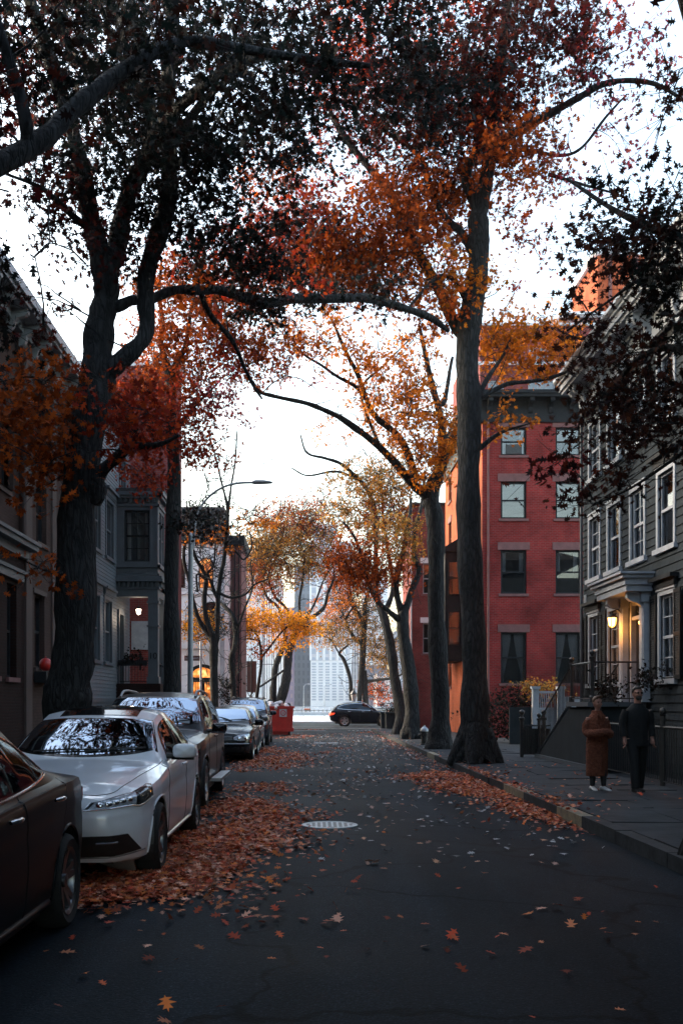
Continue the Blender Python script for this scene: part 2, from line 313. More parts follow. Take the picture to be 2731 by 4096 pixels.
HATCH = dict(L=4.2, W=1.76, H=1.50, wr_=.315, ra=.365, fx=.82, rx=3.36,
    zt=[(0, .78), (.1, .80), (.3, .88), (.7, .95), (1.05, 1.0), (1.15, 1.03), (1.5, 1.26), (1.85, 1.43), (2.2, 1.49), (2.7, 1.50), (3.3, 1.47), (3.75, 1.39), (4.0, 1.1), (4.14, .95), (4.2, .85)],
    zb=[(0, .70), (.3, .80), (.6, .86), (1.0, .91), (1.5, .95), (2.5, .98), (3.5, 1.0), (4.0, .98), (4.2, .8)],
    wb=[(0, .56), (.06, .65), (.15, .73), (.3, .79), (.5, .83), (.9, .865), (1.5, .86), (2.4, .86), (3.4, .86), (3.8, .83), (4.1, .74), (4.2, .62)],
    wr=[(0, .42), (.4, .58), (.9, .68), (1.15, .71), (1.85, .575), (2.4, .59), (3.2, .585), (3.75, .57), (4.0, .65), (4.2, .5)],
    zr=[(0, .76), (.1, .78), (.3, .855), (.7, .925), (1.05, .97), (1.15, 1.0), (1.5, 1.22), (1.85, 1.385), (2.2, 1.44), (2.7, 1.45), (3.3, 1.42), (3.75, 1.34), (4.0, 1.06), (4.14, .92), (4.2, .82)],
    zbot=[(0, .22), (.4, .20), (3.5, .21), (4.2, .32)],
    lean=[(.2, .10), (.35, .02), (.5, 0), (.62, .02), (.78, .09)],
    ws=([(1.38, -.70), (1.27, -.4), (1.21, 0), (1.27, .4), (1.38, .70)], [(1.89, -.55), (1.85, -.3), (1.83, 0), (1.85, .3), (1.89, .55)]),
    rs=([(3.78, -.5), (3.78, 0), (3.78, .5)], [(3.98, -.56), (3.98, 0), (3.98, .56)]),
    trim=([(1.45, .99), (2.4, 1.02), (3.5, 1.05)], [(1.58, 1.14), (1.9, 1.33), (2.4, 1.405), (3.0, 1.39), (3.5, 1.27)]),
    glass=[([(1.55, 1.02), (2.32, 1.045)], [(1.60, 1.11), (1.9, 1.29), (2.1, 1.36), (2.32, 1.375)]), ([(2.40, 1.05), (2.98, 1.065)], [(2.40, 1.375), (2.98, 1.36)]), ([(3.04, 1.07), (3.42, 1.085)], [(3.04, 1.35), (3.42, 1.24)])],
    doors=[([(1.2, .32), (1.17, .6), (1.25, .95)], [(2.35, .32), (2.36, .6), (2.36, 1.02)]), ([(2.38, .32), (2.39, .6), (2.39, 1.02)], [(2.95, .32), (3.05, .6), (3.2, 1.04)])],
    handles=[(2.15, .90), (2.95, .93)], mirror=(1.55, 1.03))
def variant(b, sx, sy, sz):
    o = dict(b)
    for k in ('zt', 'zb', 'zr', 'zbot'): o[k] = scale_keys(b[k], sx, sz)
    for k in ('wb', 'wr'): o[k] = scale_keys(b[k], sx, sy)
    o['lean'] = [(a * sz, c) for a, c in b['lean']]
    for k in ('ws', 'rs'): o[k] = tuple([(p * sx, q * sy) for p, q in e] for e in b[k])
    f = lambda e: [(p * sx, q * sz) for p, q in e]
    o['trim'] = tuple(f(e) for e in b['trim']); o['glass'] = [tuple(f(e) for e in g) for g in b['glass']]; o['doors'] = [tuple(f(e) for e in g) for g in b['doors']]
    o['handles'] = f(b['handles']); o['mirror'] = f([b['mirror']])[0]
    o['L'] *= sx; o['W'] *= sy; o['H'] *= sz; o['fx'] *= sx; o['rx'] *= sx
    return o
def resample(pl, n):
    p = np.array(pl, float); d = np.r_[0, np.cumsum(np.linalg.norm(np.diff(p, axis=0), axis=1))]
    t = np.linspace(0, d[-1], n + 1); return np.c_[np.interp(t, d, p[:, 0]), np.interp(t, d, p[:, 1])]
def crom(pl, k=6): return [tuple(q) for q in spline(pl, k)] if len(pl) > 2 else pl

def make_body(sp):
    L = sp['L']
    xs = np.unique(np.r_[np.linspace(0, .5, 26), np.linspace(.5, L - .5, int((L - 1) / .03)), np.linspace(L - .5, L, 22)])
    g = lambda k, w=.07: smooth_keys(sp[k], xs, w)
    zt, zb, wb, wr, zr, zo = g('zt'), g('zb', .12), g('wb', .05), g('wr', .1), g('zr'), g('zbot', .1)
    zr = np.minimum(zr, zt - .012); lz = np.array(sp['lean'])
    ts = np.linspace(0, 1, 21); prof = np.interp(ts, [0, .05, .2, .45, .62, .72, .8, .93, 1], [.90, .955, .985, 1.0, 1.0, .99, .998, .992, .968])
    half = []
    for i, x in enumerate(xs):
        pts = [(0.0, zo[i]), (wb[i] * .8, zo[i])]
        for t, q in zip(ts, prof): pts.append((wb[i] * q, zo[i] + (zb[i] - zo[i]) * t))
        a = (wb[i] * .968, zb[i]); s = (wb[i] * .93, zb[i] + .012)
        for t in np.linspace(.0, 1, 10):
            y = s[0] + (wr[i] - s[0]) * t; z = s[1] + (zr[i] - s[1]) * t
            y += .03 * math.sin(math.pi * t) * min(1, max(0, (zr[i] - zb[i]) / .3))
            pts.append((y, z))
        for t in np.linspace(0, 1, 11)[1:]:
            e = (1 - t); pts.append((wr[i] * e, zt[i] - (zt[i] - zr[i]) * (e ** 2.6)))
        ff = max(0, 1 - x / .45) ** 1.2; rf = max(0, 1 - (L - x) / .3)
        half.append([(x + ff * np.interp(z, lz[:, 0], lz[:, 1]) - rf * .10 * abs(z - .62 * sp['H'] * .9) / .5, y, z) for y, z in pts])
    n = len(half[0]); vs, fs = [], []
    ring = [[(x, y, z) for x, y, z in h] + [(x, -y, z) for x, y, z in h[-2:0:-1]] for h in half]
    m = len(ring[0])
    for r in ring: vs += r
    for i in range(len(ring) - 1):
        for k in range(m): fs.append((i * m + k, (i + 1) * m + k, (i + 1) * m + (k + 1) % m, i * m + (k + 1) % m))
    for end, sgn in ((0, -1), (len(ring) - 1, 1)):
        base = [end * m + k for k in range(m)]; r0 = ring[end]; cz = sum(p[2] for p in r0) / m; cx = r0[0][0]
        for q in (.75, .45, .15):
            st = len(vs)
            
            for p in r0:
                zz = cz + (p[2] - cz) * q
                ex = np.interp(zz, lz[:, 0], lz[:, 1]) if sgn < 0 else L - .10 * abs(zz - .62 * sp['H'] * .9) / .5
                vs.append((ex + sgn * .018 * (1 - q * q), p[1] * q, zz))
            for k in range(m):
                f = (base[k], st + k, st + (k + 1) % m, base[(k + 1) % m]); fs.append(f if sgn > 0 else f[::-1])
            base = [st + k for k in range(m)]
        fs.append(tuple(base) if sgn > 0 else tuple(base[::-1]))
    V = np.array(vs); keep = []
    ra = sp['ra']
    for wx in (sp['fx'], sp['rx']):
        c = np.array((wx, sp['wr_']))
        d = np.hypot(V[:, 0] - c[0], V[:, 2] - c[1]); side = (np.abs(V[:, 1]) > .5 * sp['W'] * .72) & (V[:, 2] < sp['H'] * .62)
        fs2 = []
        for f in fs:
            idx = list(f)
            if side[idx].all() and np.hypot(V[idx, 0].mean() - c[0], V[idx, 2].mean() - c[1]) < ra: continue
            if (np.abs(V[idx, 1]) > .5 * sp['W'] * .5).all() and np.hypot(V[idx, 0].mean() - c[0], V[idx, 2].mean() - c[1]) < ra and V[idx, 2].mean() < .35: continue
            fs2.append(f)
        fs = fs2
        near = side & (d < ra) & (d > .01)
        for i in np.where(near)[0]:
            k = ra / d[i]; V[i, 0] = c[0] + (V[i, 0] - c[0]) * k; V[i, 2] = c[1] + (V[i, 2] - c[1]) * k
    mb = MB(); mb.add([tuple(v) for v in V], fs); return mb
def ray(sp, bvh, axis, a, b, s):
    if axis == 'side': o, d = (a, 3 * s, b), (0, -s, 0)
    elif axis == 'top': o, d = (a, b * s, 4), (0, 0, -1)
    elif axis == 'front': o, d = (-3, a * s, b), (1, 0, 0)
    elif axis == 'rear': o, d = (sp['L'] + 3, a * s, b), (-1, 0, 0)
    else:
        k = axis; dd = Vector((1, -k * s, 0)).normalized(); o, d = Vector((0, a * s, b)) - dd * 3, dd
    h = bvh.ray_cast(Vector(o), Vector(d))
    if h[0] is None:
        h = bvh.find_nearest(Vector(o) + Vector(d) * 3); return h[0], -Vector(d)
    nrm = h[1]
    if nrm.dot(Vector(d)) > 0: nrm = -nrm
    return h[0], nrm
def patch(mb, sp, bvh, A, B, axis, off, nu=10, nv=5, s=1, m=0, th=.02):
    A, B = resample(A, nu), resample(B, nu); pts = []
    for v in range(nv + 1):
        t = v / nv
        for u in range(nu + 1):
            a, b = A[u] + (B[u] - A[u]) * t; p, n = ray(sp, bvh, axis, a, b, s); pts.append((p, n))
    top = [p + n * off for p, n in pts]; w = nu + 1; fs = [(j * w + i, j * w + i + 1, (j + 1) * w + i + 1, (j + 1) * w + i) for j in range(nv) for i in range(nu)]
    edge = [i for i in range(w)] + [j * w + nu for j in range(1, nv + 1)] + [nv * w + i for i in range(nu - 1, -1, -1)] + [j * w for j in range(nv - 1, 0, -1)]
    k0 = len(top); bot = [pts[e][0] - pts[e][1] * th for e in edge]; ne = len(edge)
    fs += [(edge[i], edge[(i + 1) % ne], k0 + (i + 1) % ne, k0 + i) for i in range(ne)]
    mb.add(top + bot, fs, m)
def line_on(mb, sp, bvh, pts, axis, r, s=1, m=0, lift=0.0, n=4):
    q = []
    for a, b in resample(pts, max(6, int(len(pts) * 5))):
        p, nn = ray(sp, bvh, axis, a, b, s); q.append(p + nn * lift)
    mb.tube(q, r, n, m)
def make_wheel(parent, x, y, s, r, w, rimmat, spokes=5):
    mb = MB(); rr = r * .70
    pr = [(rr, -w / 2 + .02), (r * .88, -w / 2), (r * .965, -w / 2 + .02), (r, -w / 2 + .05), (r, w / 2 - .05), (r * .965, w / 2 - .02), (r * .88, w / 2), (rr, w / 2 - .02)]
    mb.lathe(pr, (x, y, r), 'y', 36, cap=False)
    o = mb.build('wheel', M['rubber'], parent, smooth=.6, local=True)
    rb = MB(); f = y + s * (w / 2 - .015)
    rb.lathe([(rr, f - s * .16), (rr * .97, f - s * .02), (rr * 1.02, f + s * .004), (rr * .93, f - s * .012), (rr * .90, f - s * .03), (rr * .88, f - s * .15)], (x, 0, r), 'y', 36, cap=False)
    for k in range(spokes):
        for da in (-.16, .16):
            a = 2 * math.pi * k / spokes + .3; c1 = Vector((math.cos(a + da * .4), 0, math.sin(a + da * .4))); c2 = Vector((math.cos(a + da * 1.25), 0, math.sin(a + da * 1.25)))
            p0 = Vector((x, f - s * .045, r)) + c1 * rr * .16; p1 = Vector((x, f - s * .012, r)) + c2 * rr * .93
            t = (p1 - p0).normalized(); sd = t.cross(Vector((0, 1, 0))).normalized()
            vs = []
            for p, hw in ((p0, .030), (p1, .021)):
                for e, q in ((1, 0), (1, -.035), (-1, -.035), (-1, 0)): vs.append(p + sd * e * hw + Vector((0, q * s, 0)))
            rb.add(vs, [(0, 1, 5, 4), (1, 2, 6, 5), (2, 3, 7, 6), (3, 0, 4, 7), (0, 3, 2, 1), (4, 5, 6, 7)])
    rb.lathe([(rr * .22, f - s * .06), (rr * .21, f - s * .02), (.001, f - s * .012)], (x, 0, r), 'y', 20, cap=False)
    rb.build('rim', rimmat, o, smooth=.5, local=True)
    db = MB(); db.lathe([(rr * .72, f - s * .1), (.001, f - s * .1)], (x, 0, r), 'y', 24, cap=False)
    db.build('brake_disc', M['rim_dark'], o, local=True)
def car(name, label, sp, loc, rz, pm, rim=None, group='cars parked along the left kerb', rails=False, sunroof=False, lights=None, front=None, chrome=True, ft=True, badge=None, mirror_paint=None, cat='car', tail=None):
    t = thing(name, label, cat, loc, rz, group)
    mb = make_body(sp); W = sp['W']
    body = mb.build('body', pm, t, smooth=.6, local=True)
    bvh = BVHTree.FromPolygons([Vector(v) for v in mb.v], mb.f)
    # underside and wheel housings
    u = MB()
    for wx in (sp['fx'], sp['rx']):
        for s in (1, -1):
            n = 20; ang = [R(-25) + (R(230)) * k / n for k in range(n + 1)]; ra = sp['ra']
            vs = [(wx + ra * .998 * math.cos(a), s * yy, sp['wr_'] + ra * .998 * math.sin(a)) for yy in (W / 2 * .955, W / 2 - .36) for a in ang]
            u.add(vs, [(k, k + 1, n + 2 + k, n + 1 + k) for k in range(n)])
            u.add([(wx + ra * math.cos(a), s * (W / 2 - .36), sp['wr_'] + ra * math.sin(a)) for a in ang], [tuple(range(n + 1))])
    u.box(sp['fx'] + sp['ra'], sp['rx'] - sp['ra'], -W / 2 * .86, W / 2 * .86, .17, .24); u.box(.3, sp['L'] - .4, -W * .3, W * .3, .18, .26)
    u.build('underbody', M['plastic'], t, local=True)
    for wx in (sp['fx'], sp['rx']):
        for s in (1, -1): make_wheel(t, wx, s * (W / 2 - .125), s, sp['wr_'], .225, rim or M['rim'])
    for s in (1, -1):
        n = 22; a_ = [R(-12) + R(204) * k / n for k in range(n + 1)]
        for wx in (sp['fx'], sp['rx']):
            q = []; l = MB()
            for a in a_:
                p, nn = ray(sp, bvh, 'side', wx + (sp['ra'] + .012) * math.cos(a), sp['wr_'] + (sp['ra'] + .012) * math.sin(a), s)
                q.append(p + nn * .002)
            l.tube(q, .011, 6); l.build('wheel_arch', pm, t, smooth=1, local=True)
        tb = MB(); patch(tb, sp, bvh, crom(sp['trim'][0]), crom(sp['trim'][1]), 'side', .004, 34, 8, s)
        trim = tb.build('window_trim', M['black_gloss'], t, smooth=.6, local=True)
        if chrome:
            cb = MB(); line_on(cb, sp, bvh, crom(sp['trim'][0]), 'side', .009 * chrome, s, lift=.006, n=6); line_on(cb, sp, bvh, crom(sp['trim'][1]), 'side', .007 * chrome, s, lift=.006, n=6)
            cb.build('chrome_strip', M['chrome'], t, smooth=1, local=True)
        for A, B in sp['glass']:
            gb = MB(); patch(gb, sp, bvh, A, crom(B), 'side', .008, 14, 6, s, th=.0); gb.build('side_window', CARGLASS, t, smooth=.8, local=True)
        for (A, B), hd in zip(sp['doors'], sp['handles']):
            db = MB(); patch(db, sp, bvh, crom(A), crom(B), 'side', .0025, 26, 22, s, th=.01)
            for e in (A, B): line_on(db, sp, bvh, crom(e), 'side', .004, s, 1, lift=.001)
            line_on(db, sp, bvh, [A[0], B[0]], 'side', .004, s, 1, lift=.001)
            d = db.build('door', [pm, M['plastic']], t, smooth=.6, local=True)
            hb = MB(); hx, hz = hd; q = []
            for k in range(7):
                p, nn = ray(sp, bvh, 'side', hx - .10 + .2 * k / 6, hz, s); q.append(p + nn * (.012 + .028 * math.sin(math.pi * k / 6)))
            hb.tube(q, [.012, .015, .017, .017, .017, .015, .012], 8)
            hb.build('handle', M['chrome'] if chrome else pm, d, smooth=1, local=True)
        # wing mirror
        mx, mz = sp['mirror']; p, nn = ray(sp, bvh, 'side', mx, mz - .02, s); mm = MB()
        mm.tube([p, p + Vector((0, s * .09, .0))], [.035, .025], 8)
        c = p + Vector((-.02, s * .19, .05)); prof = [(-.075, .02), (-.06, .75), (-.03, .95), (.02, 1.0), (.05, .97), (.055, .9)]
        vs, fs = [], []; N = 20
        for xx, k in prof:
            for j in range(N):
                a = 2 * math.pi * j / N; ca, sa = math.cos(a), math.sin(a)
                vs.append(c + Vector((xx, s * .125 * k * math.copysign(abs(ca) ** .55, ca), .078 * k * math.copysign(abs(sa) ** .6, sa))))
        for i in range(len(prof) - 1):
            for j in range(N): fs.append((i * N + j, i * N + (j + 1) % N, (i + 1) * N + (j + 1) % N, (i + 1) * N + j))
        fs += [tuple(range(N)), tuple((len(prof) - 1) * N + j for j in range(N))]
        mm.add(vs, fs, 1)
        mi = mm.build('wing_mirror', [M['plastic'], mirror_paint or pm], t, smooth=.9, local=True)
        sg = MB(); sg.box(c.x - .05, c.x + .035, min(c.y - s * .13, c.y + s * .1), max(c.y - s * .13, c.y + s * .1), c.z - .088, c.z - .062); sg.build('mirror_base', M['black_gloss'], mi, local=True)
        sb = MB(); line_on(sb, sp, bvh, [(sp['fx'] + sp['ra'] + .05, sp['zbot'][2][1] + .06), (sp['rx'] - sp['ra'] - .05, sp['zbot'][2][1] + .06)], 'side', .022, s, lift=.0, n=8)
        sb.build('side_sill', pm, t, smooth=1, local=True)
    wsA, wsB = sp['ws']
    bb = MB(); ex = lambda e, dx, ky: [(x + dx, y * ky) for x, y in e]
    patch(bb, sp, bvh, crom(ex(wsA, -.035, 1.03)), crom(ex(wsB, .03, 1.04)), 'top', .003, 26, 12); bb.build('windscreen_seal', M['black_gloss'], t, smooth=.8, local=True)
    wb_ = MB(); patch(wb_, sp, bvh, crom(wsA), crom(wsB), 'top', .008, 26, 12, th=0); ws = wb_.build('windscreen', CARGLASS, t, smooth=.8, local=True)
    wp = MB()
    for y0, y1 in ((.5, -.15), (-.02, -.62)):
        a0 = ray(sp, bvh, 'top', wsA[2][0] + .04 + .1 * y0 * y0, y0, 1); a1 = ray(sp, bvh, 'top', wsA[2][0] + .07 + .2 * y1 * y1, y1, 1)
        wp.tube([a0[0] + a0[1] * .02, (a0[0] + a1[0]) / 2 + a0[1] * .03, a1[0] + a1[1] * .02], .009, 6)
    wp.build('wiper', M['plastic'], t, smooth=1, local=True)
    rb = MB(); patch(rb, sp, bvh, crom(sp['rs'][0]), crom(sp['rs'][1]), 'top', .006, 16, 8, th=0); rb.build('rear_window', CARGLASS, t, smooth=.8, local=True)
    if sunroof:
        sb = MB(); x0 = sp['ws'][1][2][0] + .16; patch(sb, sp, bvh, [(x0, -.42), (x0 - .02, 0), (x0, .42)], [(x0 + .85, -.42), (x0 + .85, 0), (x0 + .85, .42)], 'top', .006, 16, 10); sb.build('sunroof', M['black_gloss'], t, smooth=.8, local=True)
        fb = MB(); fb.ell(ray(sp, bvh, 'top', 3.55 / 4.83 * sp['L'], 0, 1)[0] + Vector((0, 0, .01)), (.08, .02, .03)); fb.build('aerial', pm, t, smooth=3, local=True)
    if rails:
        for s in (1, -1):
            q = []; x0, x1 = sp['ws'][1][2][0] + .25, sp['L'] - .55
            for k in range(15):
                x = x0 + (x1 - x0) * k / 14; p, nn = ray(sp, bvh, 'top', x, W / 2 * .635, s); q.append(p + Vector((0, 0, .005 + .06 * min(1, k / 1.5, (14 - k) / 1.5))))
            rr = MB(); rr.tube(q, .02, 8); rr.build('roof_rail', rails, t, smooth=1, local=True)
    # seams of the bonnet
    hb = MB()
    for s in (1, -1):
        c = sp['ws'][0][0][0] - .12
        line_on(hb, sp, bvh, crom([(c, .80 * W / 1.86), (c * .66, .74 * W / 1.86), (.34, .60 * W / 1.86), (.17, .44 * W / 1.86)]), 'top', .0045, s, n=5)
    line_on(hb, sp, bvh, [(.17, -.44 * W / 1.86), (.13, -.2), (.12, 0), (.13, .2), (.17, .44 * W / 1.86)], 'top', .0045, n=5)
    hb.build('bonnet_seam', M['plastic'], t, local=True)
    if front: front(t, sp, bvh, pm)
    else: plain_front(t, sp, bvh, pm)
    # tail lights
    for s in (1, -1):
        tb = MB(); zz = np.interp(sp['L'] - .1, *zip(*sp['zb'])) - .05
        patch(tb, sp, bvh, [(.45, zz - .16), (W / 2 + .14, zz - .15)], [(.45, zz), (W / 2 + .14, zz + .02)], 'rear', .01, 14, 5, s) if False else None
        n = 12
        A = [(sp['L'] - .32, zz - .10), (sp['L'] - .03, zz - .16)]; B = [(sp['L'] - .42, zz + .01), (sp['L'] - .05, zz)]
        patch(tb, sp, bvh, A, B, 'side', .008, 12, 5, s); patch(tb, sp, bvh, [(.40, zz - .15), (.70, zz - .15)], [(.40, zz - .01), (.70, zz - .01)], 'rear', .008, 8, 4, s)
        tb.build('tail_light', tail or M['redlens'], t, smooth=.7, local=True)
    return t, sp, bvh
def lamp(t, sp, bvh, A, B, k, mats=None, frame=None, bulbs=()):
    for s in (1, -1):
        fb = MB(); patch(fb, sp, bvh, A, B, k, .004, 22, 6, s)
        f = fb.build('headlight', M['black_gloss'], t, smooth=.8, local=True)
        a, b = np.array(resample(A, 22)), np.array(resample(B, 22)); c = (a + b) / 2
        q = MB(); i0, i1 = bulbs[0] if bulbs else (1, 21)
        a2, b2 = a + (c - a) * .16, b + (c - b) * .16
        patch(q, sp, bvh, a2[i0:i1], b2[i0:i1], k, .009, 22, 6, s, th=0); q.build('lens', LENS, f, smooth=.8, local=True)
        for j0, j1 in bulbs[1:]:
            q = MB(); patch(q, sp, bvh, a2[j0:j1], b2[j0:j1], k, .009, 10, 5, s, th=0); q.build('lens', LENS_DARK, f, smooth=.8, local=True)
def plain_front(t, sp, bvh, pm):
    k = sp['H'] / 1.5; W = sp['W'] / 1.8
    lamp(t, sp, bvh, [(.42 * W, .60 * k), (.75 * W, .615 * k), (1.05 * W, .66 * k)], [(.40 * W, .70 * k), (.72 * W, .745 * k), (1.05 * W, .76 * k)], .55)
    g = MB(); patch(g, sp, bvh, [(-.36 * W, .57 * k), (0, .56 * k), (.36 * W, .57 * k)], [(-.36 * W, .70 * k), (0, .71 * k), (.36 * W, .70 * k)], 'front', .004, 14, 4)
    g.build('grille', M['black_gloss'], t, smooth=.8, local=True)
    g = MB(); patch(g, sp, bvh, [(-.62 * W, .30 * k), (0, .28 * k), (.62 * W, .30 * k)], [(-.66 * W, .44 * k), (0, .45 * k), (.66 * W, .44 * k)], 'front', .004, 18, 4)
    g.build('air_intake', M['plastic'], t, smooth=.8, local=True)
    g = MB(); patch(g, sp, bvh, [(-.26, .46 * k), (.26, .46 * k)], [(-.26, .55 * k), (.26, .55 * k)], 'front', .015, 6, 2); g.build('number_plate', M['lace'], t, local=True)
    g = MB(); line_on(g, sp, bvh, [(-.75 * W, .52 * k), (0, .53 * k), (.75 * W, .52 * k)], 'front', .008, lift=.002, n=5); g.build('bumper_strip', M['chrome'] if sp['H'] < 1.7 else M['plastic'], t, smooth=1, local=True)
def white_front(t, sp, bvh, pm):
    A = [(.365, .672), (.55, .685), (.72, .70), (.86, .708), (.95, .695), (1.06, .715), (1.22, .765)]; B = [(.455, .742), (.6, .765), (.78, .79), (.92, .808), (1.06, .838), (1.18, .862), (1.24, .858)]
    lamp(t, sp, bvh, A, B, .62, bulbs=((1, 15), (15, 22)))
    for s in (1, -1):          # row of round LED lenses in each headlight
        for a, z in ((.52, .718), (.60, .728), (.68, .738), (.76, .748), (.845, .757)):
            q = MB(); p, n = ray(sp, bvh, .62, a, z, s); rot = n.to_track_quat('Z', 'Y').to_matrix()
            q.ell(p + n * .008, (.034, .026, .012), 12, rot=rot); o = q.build('lens', M['chrome'], [c for c in t.children if c.name.startswith('headlight')][0 if s > 0 else 1], smooth=3, local=True)
        c = MB(); line_on(c, sp, bvh, A, .62, .006, s, lift=.008, n=5); line_on(c, sp, bvh, [A[0], B[0]], .62, .006, s, lift=.008, n=5); c.build('chrome_strip', M['chrome'], t, smooth=1, local=True)
    g = MB(); patch(g, sp, bvh, [(-.26, .56), (0, .53), (.26, .56)], [(-.33, .745), (0, .76), (.33, .745)], 'front', .004, 16, 5); g.build('grille', M['black_gloss'], t, smooth=.8, local=True)
    c = MB(); line_on(c, sp, bvh, [(-.26, .555), (-.335, .75), (0, .768), (.335, .75), (.26, .555), (0, .53), (-.26, .555)], 'front', .014, lift=.006, n=6); c.build('grille_surround', M['chrome'], t, smooth=1, local=True)
    g = MB(); patch(g, sp, bvh, [(-.80, .315), (-.6, .285), (0, .275), (.6, .285), (.80, .315)], [(-.715, .468), (-.6, .462), (0, .445), (.6, .462), (.715, .468)], 'front', .014, 70, 6)
    o = g.build('air_intake', M['plastic'], t, smooth=.8, local=True)
    b = MB()
    for z in (.36, .40): line_on(b, sp, bvh, [(-.72, z), (0, z - .015), (.72, z)], 'front', .006, lift=.008, n=5)
    b.build('slats', M['black_gloss'], o, local=True)
    b = MB()
    for s in (1, -1):
        b2 = MB(); line_on(b2, sp, bvh, [(.47, .395), (.64, .402)], 'front', .011, s, lift=.012, n=6); b2.build('fog_light', M['rim_dark'], o, smooth=1, local=True)
    c = MB(); line_on(c, sp, bvh, [(-.82, .30), (-.6, .268), (0, .258), (.6, .268), (.82, .30)], 'front', .008, lift=.004, n=5); c.build('bumper_strip', M['steel'], t, smooth=1, local=True)
def hatch_front(t, sp, bvh, pm):
    lamp(t, sp, bvh, [(.36, .60), (.52, .56), (.75, .575), (.98, .61)], [(.36, .66), (.50, .74), (.75, .775), (.98, .77)], .5)
    for s in (1, -1):
        h = [c for c in t.children if c.name.startswith('headlight')][0 if s > 0 else 1]
        for a, r in ((.53, .06), (.75, .075)):
            q = MB(); p, n = ray(sp, bvh, .5, a, .66, s); q.ell(p + n * .006, (r, r, .02), 14, rot=n.to_track_quat('Z', 'Y').to_matrix()); q.build('lens', M['chrome'], h, smooth=3, local=True)
        a = MB(); patch(a, sp, bvh, [(.30, .52), (.44, .52)], [(.30, .55), (.44, .55)], 'side', .008, 5, 2, s); a.build('side_marker', M['redlens'], t, local=True)
    g = MB(); patch(g, sp, bvh, [(-.34, .60), (0, .59), (.34, .60)], [(-.36, .71), (0, .72), (.36, .71)], 'front', .004, 14, 4); o = g.build('grille', M['black_gloss'], t, smooth=.8, local=True)
    b = MB()
    for z in (.63, .66, .69): line_on(b, sp, bvh, [(-.33, z), (0, z), (.33, z)], 'front', .006, lift=.006, n=5)
    b.lathe([(.001, -.05), (.055, -.045), (.06, -.03)], (0, 0, .655), 'x', 18); b.build('slats', M['steel'], o, smooth=.6, local=True)
    g = MB(); line_on(g, sp, bvh, [(-.76, .50), (0, .50), (.76, .50)], 'front', .018, lift=.0, n=6); g.build('bumper_strip', M['steel'], t, smooth=1, local=True)
    g = MB(); patch(g, sp, bvh, [(-.6, .26), (0, .25), (.6, .26)], [(-.66, .40), (0, .40), (.66, .40)], 'front', .004, 18, 4); g.build('air_intake', M['plastic'], t, smooth=.8, local=True)
M['tail_lit'] = mat('tail_lit', (.6, .02, .01), .2, noise=20, c2=(.4, .01, .008), emit=((1, .06, .02), .5))
def warp_x(o, a, b):
    o = dict(o); f = lambda k: [(float(np.interp(x, a, b)), v) for x, v in k]
    for k in ('zt', 'zr', 'wr'): o[k] = f(o[k])
    o['trim'] = tuple(f(e) for e in o['trim']); o['glass'] = [tuple(f(e) for e in g) for g in o['glass']]; o['rs'] = tuple(f(e) for e in o['rs']); return o
NEAR = dict(warp_x(variant(SEDAN, 1.005, 1.0, .975), [0, 2.5, 4.2, 4.855], [0, 2.5, 3.8, 4.855]), mirror=(1.28, 1.0))
CROSS = dict(SUV, zt=SUV['zt'][:8] + [(2.1, 1.70), (2.5, 1.775), (2.9, 1.785), (3.4, 1.755), (3.9, 1.69), (4.3, 1.57), (4.55, 1.36), (4.75, 1.15), (4.86, .98), (4.9, .88)], zr=SUV['zr'][:8] + [(2.5, 1.72), (2.9, 1.73), (3.4, 1.70), (3.9, 1.635), (4.3, 1.52), (4.55, 1.32), (4.75, 1.12), (4.86, .95), (4.9, .86)], wr_=.385, ra=.44,
    trim=([(1.72, 1.15), (2.6, 1.19), (3.6, 1.23), (4.3, 1.29)], [(1.85, 1.36), (2.15, 1.59), (2.7, 1.68), (3.4, 1.64), (3.95, 1.53), (4.3, 1.36)]),
    glass=[SUV['glass'][0], ([(2.72, 1.22), (3.45, 1.25)], [(2.72, 1.65), (3.45, 1.60)]), ([(3.53, 1.255), (4.18, 1.30)], [(3.53, 1.585), (3.95, 1.49), (4.18, 1.38)])], rs=([(4.36, -.55), (4.36, 0), (4.36, .55)], [(4.66, -.62), (4.66, 0), (4.66, .62)]))
FACE = math.pi / 2      # car nose towards the camera
car('parked_sedan', 'dark charcoal sedan nearest the camera, cut off by the picture edge', NEAR, (-2.62, 3.28, 0), FACE, PAINT['charcoal'], M['rim_dark'])
car('parked_sedan', 'white sedan with black sunroof and slim wraparound headlights, nose towards the camera', SEDAN, (-2.30, 8.5, 0), FACE, PAINT['white'], M['rim_dark'], sunroof=True, front=white_front, chrome=False)
t, s_, b_ = car('parked_suv', 'dark grey SUV with silver roof rails parked right behind the white sedan', SUV, (-2.53, 14.25, 0), FACE, PAINT['graphite'], M['rim'], rails=M['steel'], chrome=False, mirror_paint=M['black_gloss'], cat='suv')
for s in (1, -1):
    a = MB(); patch(a, s_, b_, [(4.42, .60), (4.52, .60)], [(4.42, .72), (4.52, .70)], 'side', .01, 4, 3, s); a.build('side_marker', M['amber'], t, local=True)
    a = MB(); y = s * (s_['W'] / 2 + .04); a.box(1.5, 3.3, min(y - .11, y + .05), max(y - .11, y + .05), .36, .41); a.build('running_board', M['steel'], t, local=True)
a = MB(); patch(a, s_, b_, [(1.53, -.62), (1.53, -.45)], [(1.60, -.62), (1.60, -.45)], 'top', .012, 4, 2, 1, th=0); a.build('sticker', M['white_paint'], t, local=True)
car('parked_hatchback', 'black hatchback with big oval headlights and silver bumper strip behind the dark grey SUV', HATCH, (-2.42, 26.7, 0), FACE, PAINT['black'], M['rim'], front=hatch_front, chrome=False)
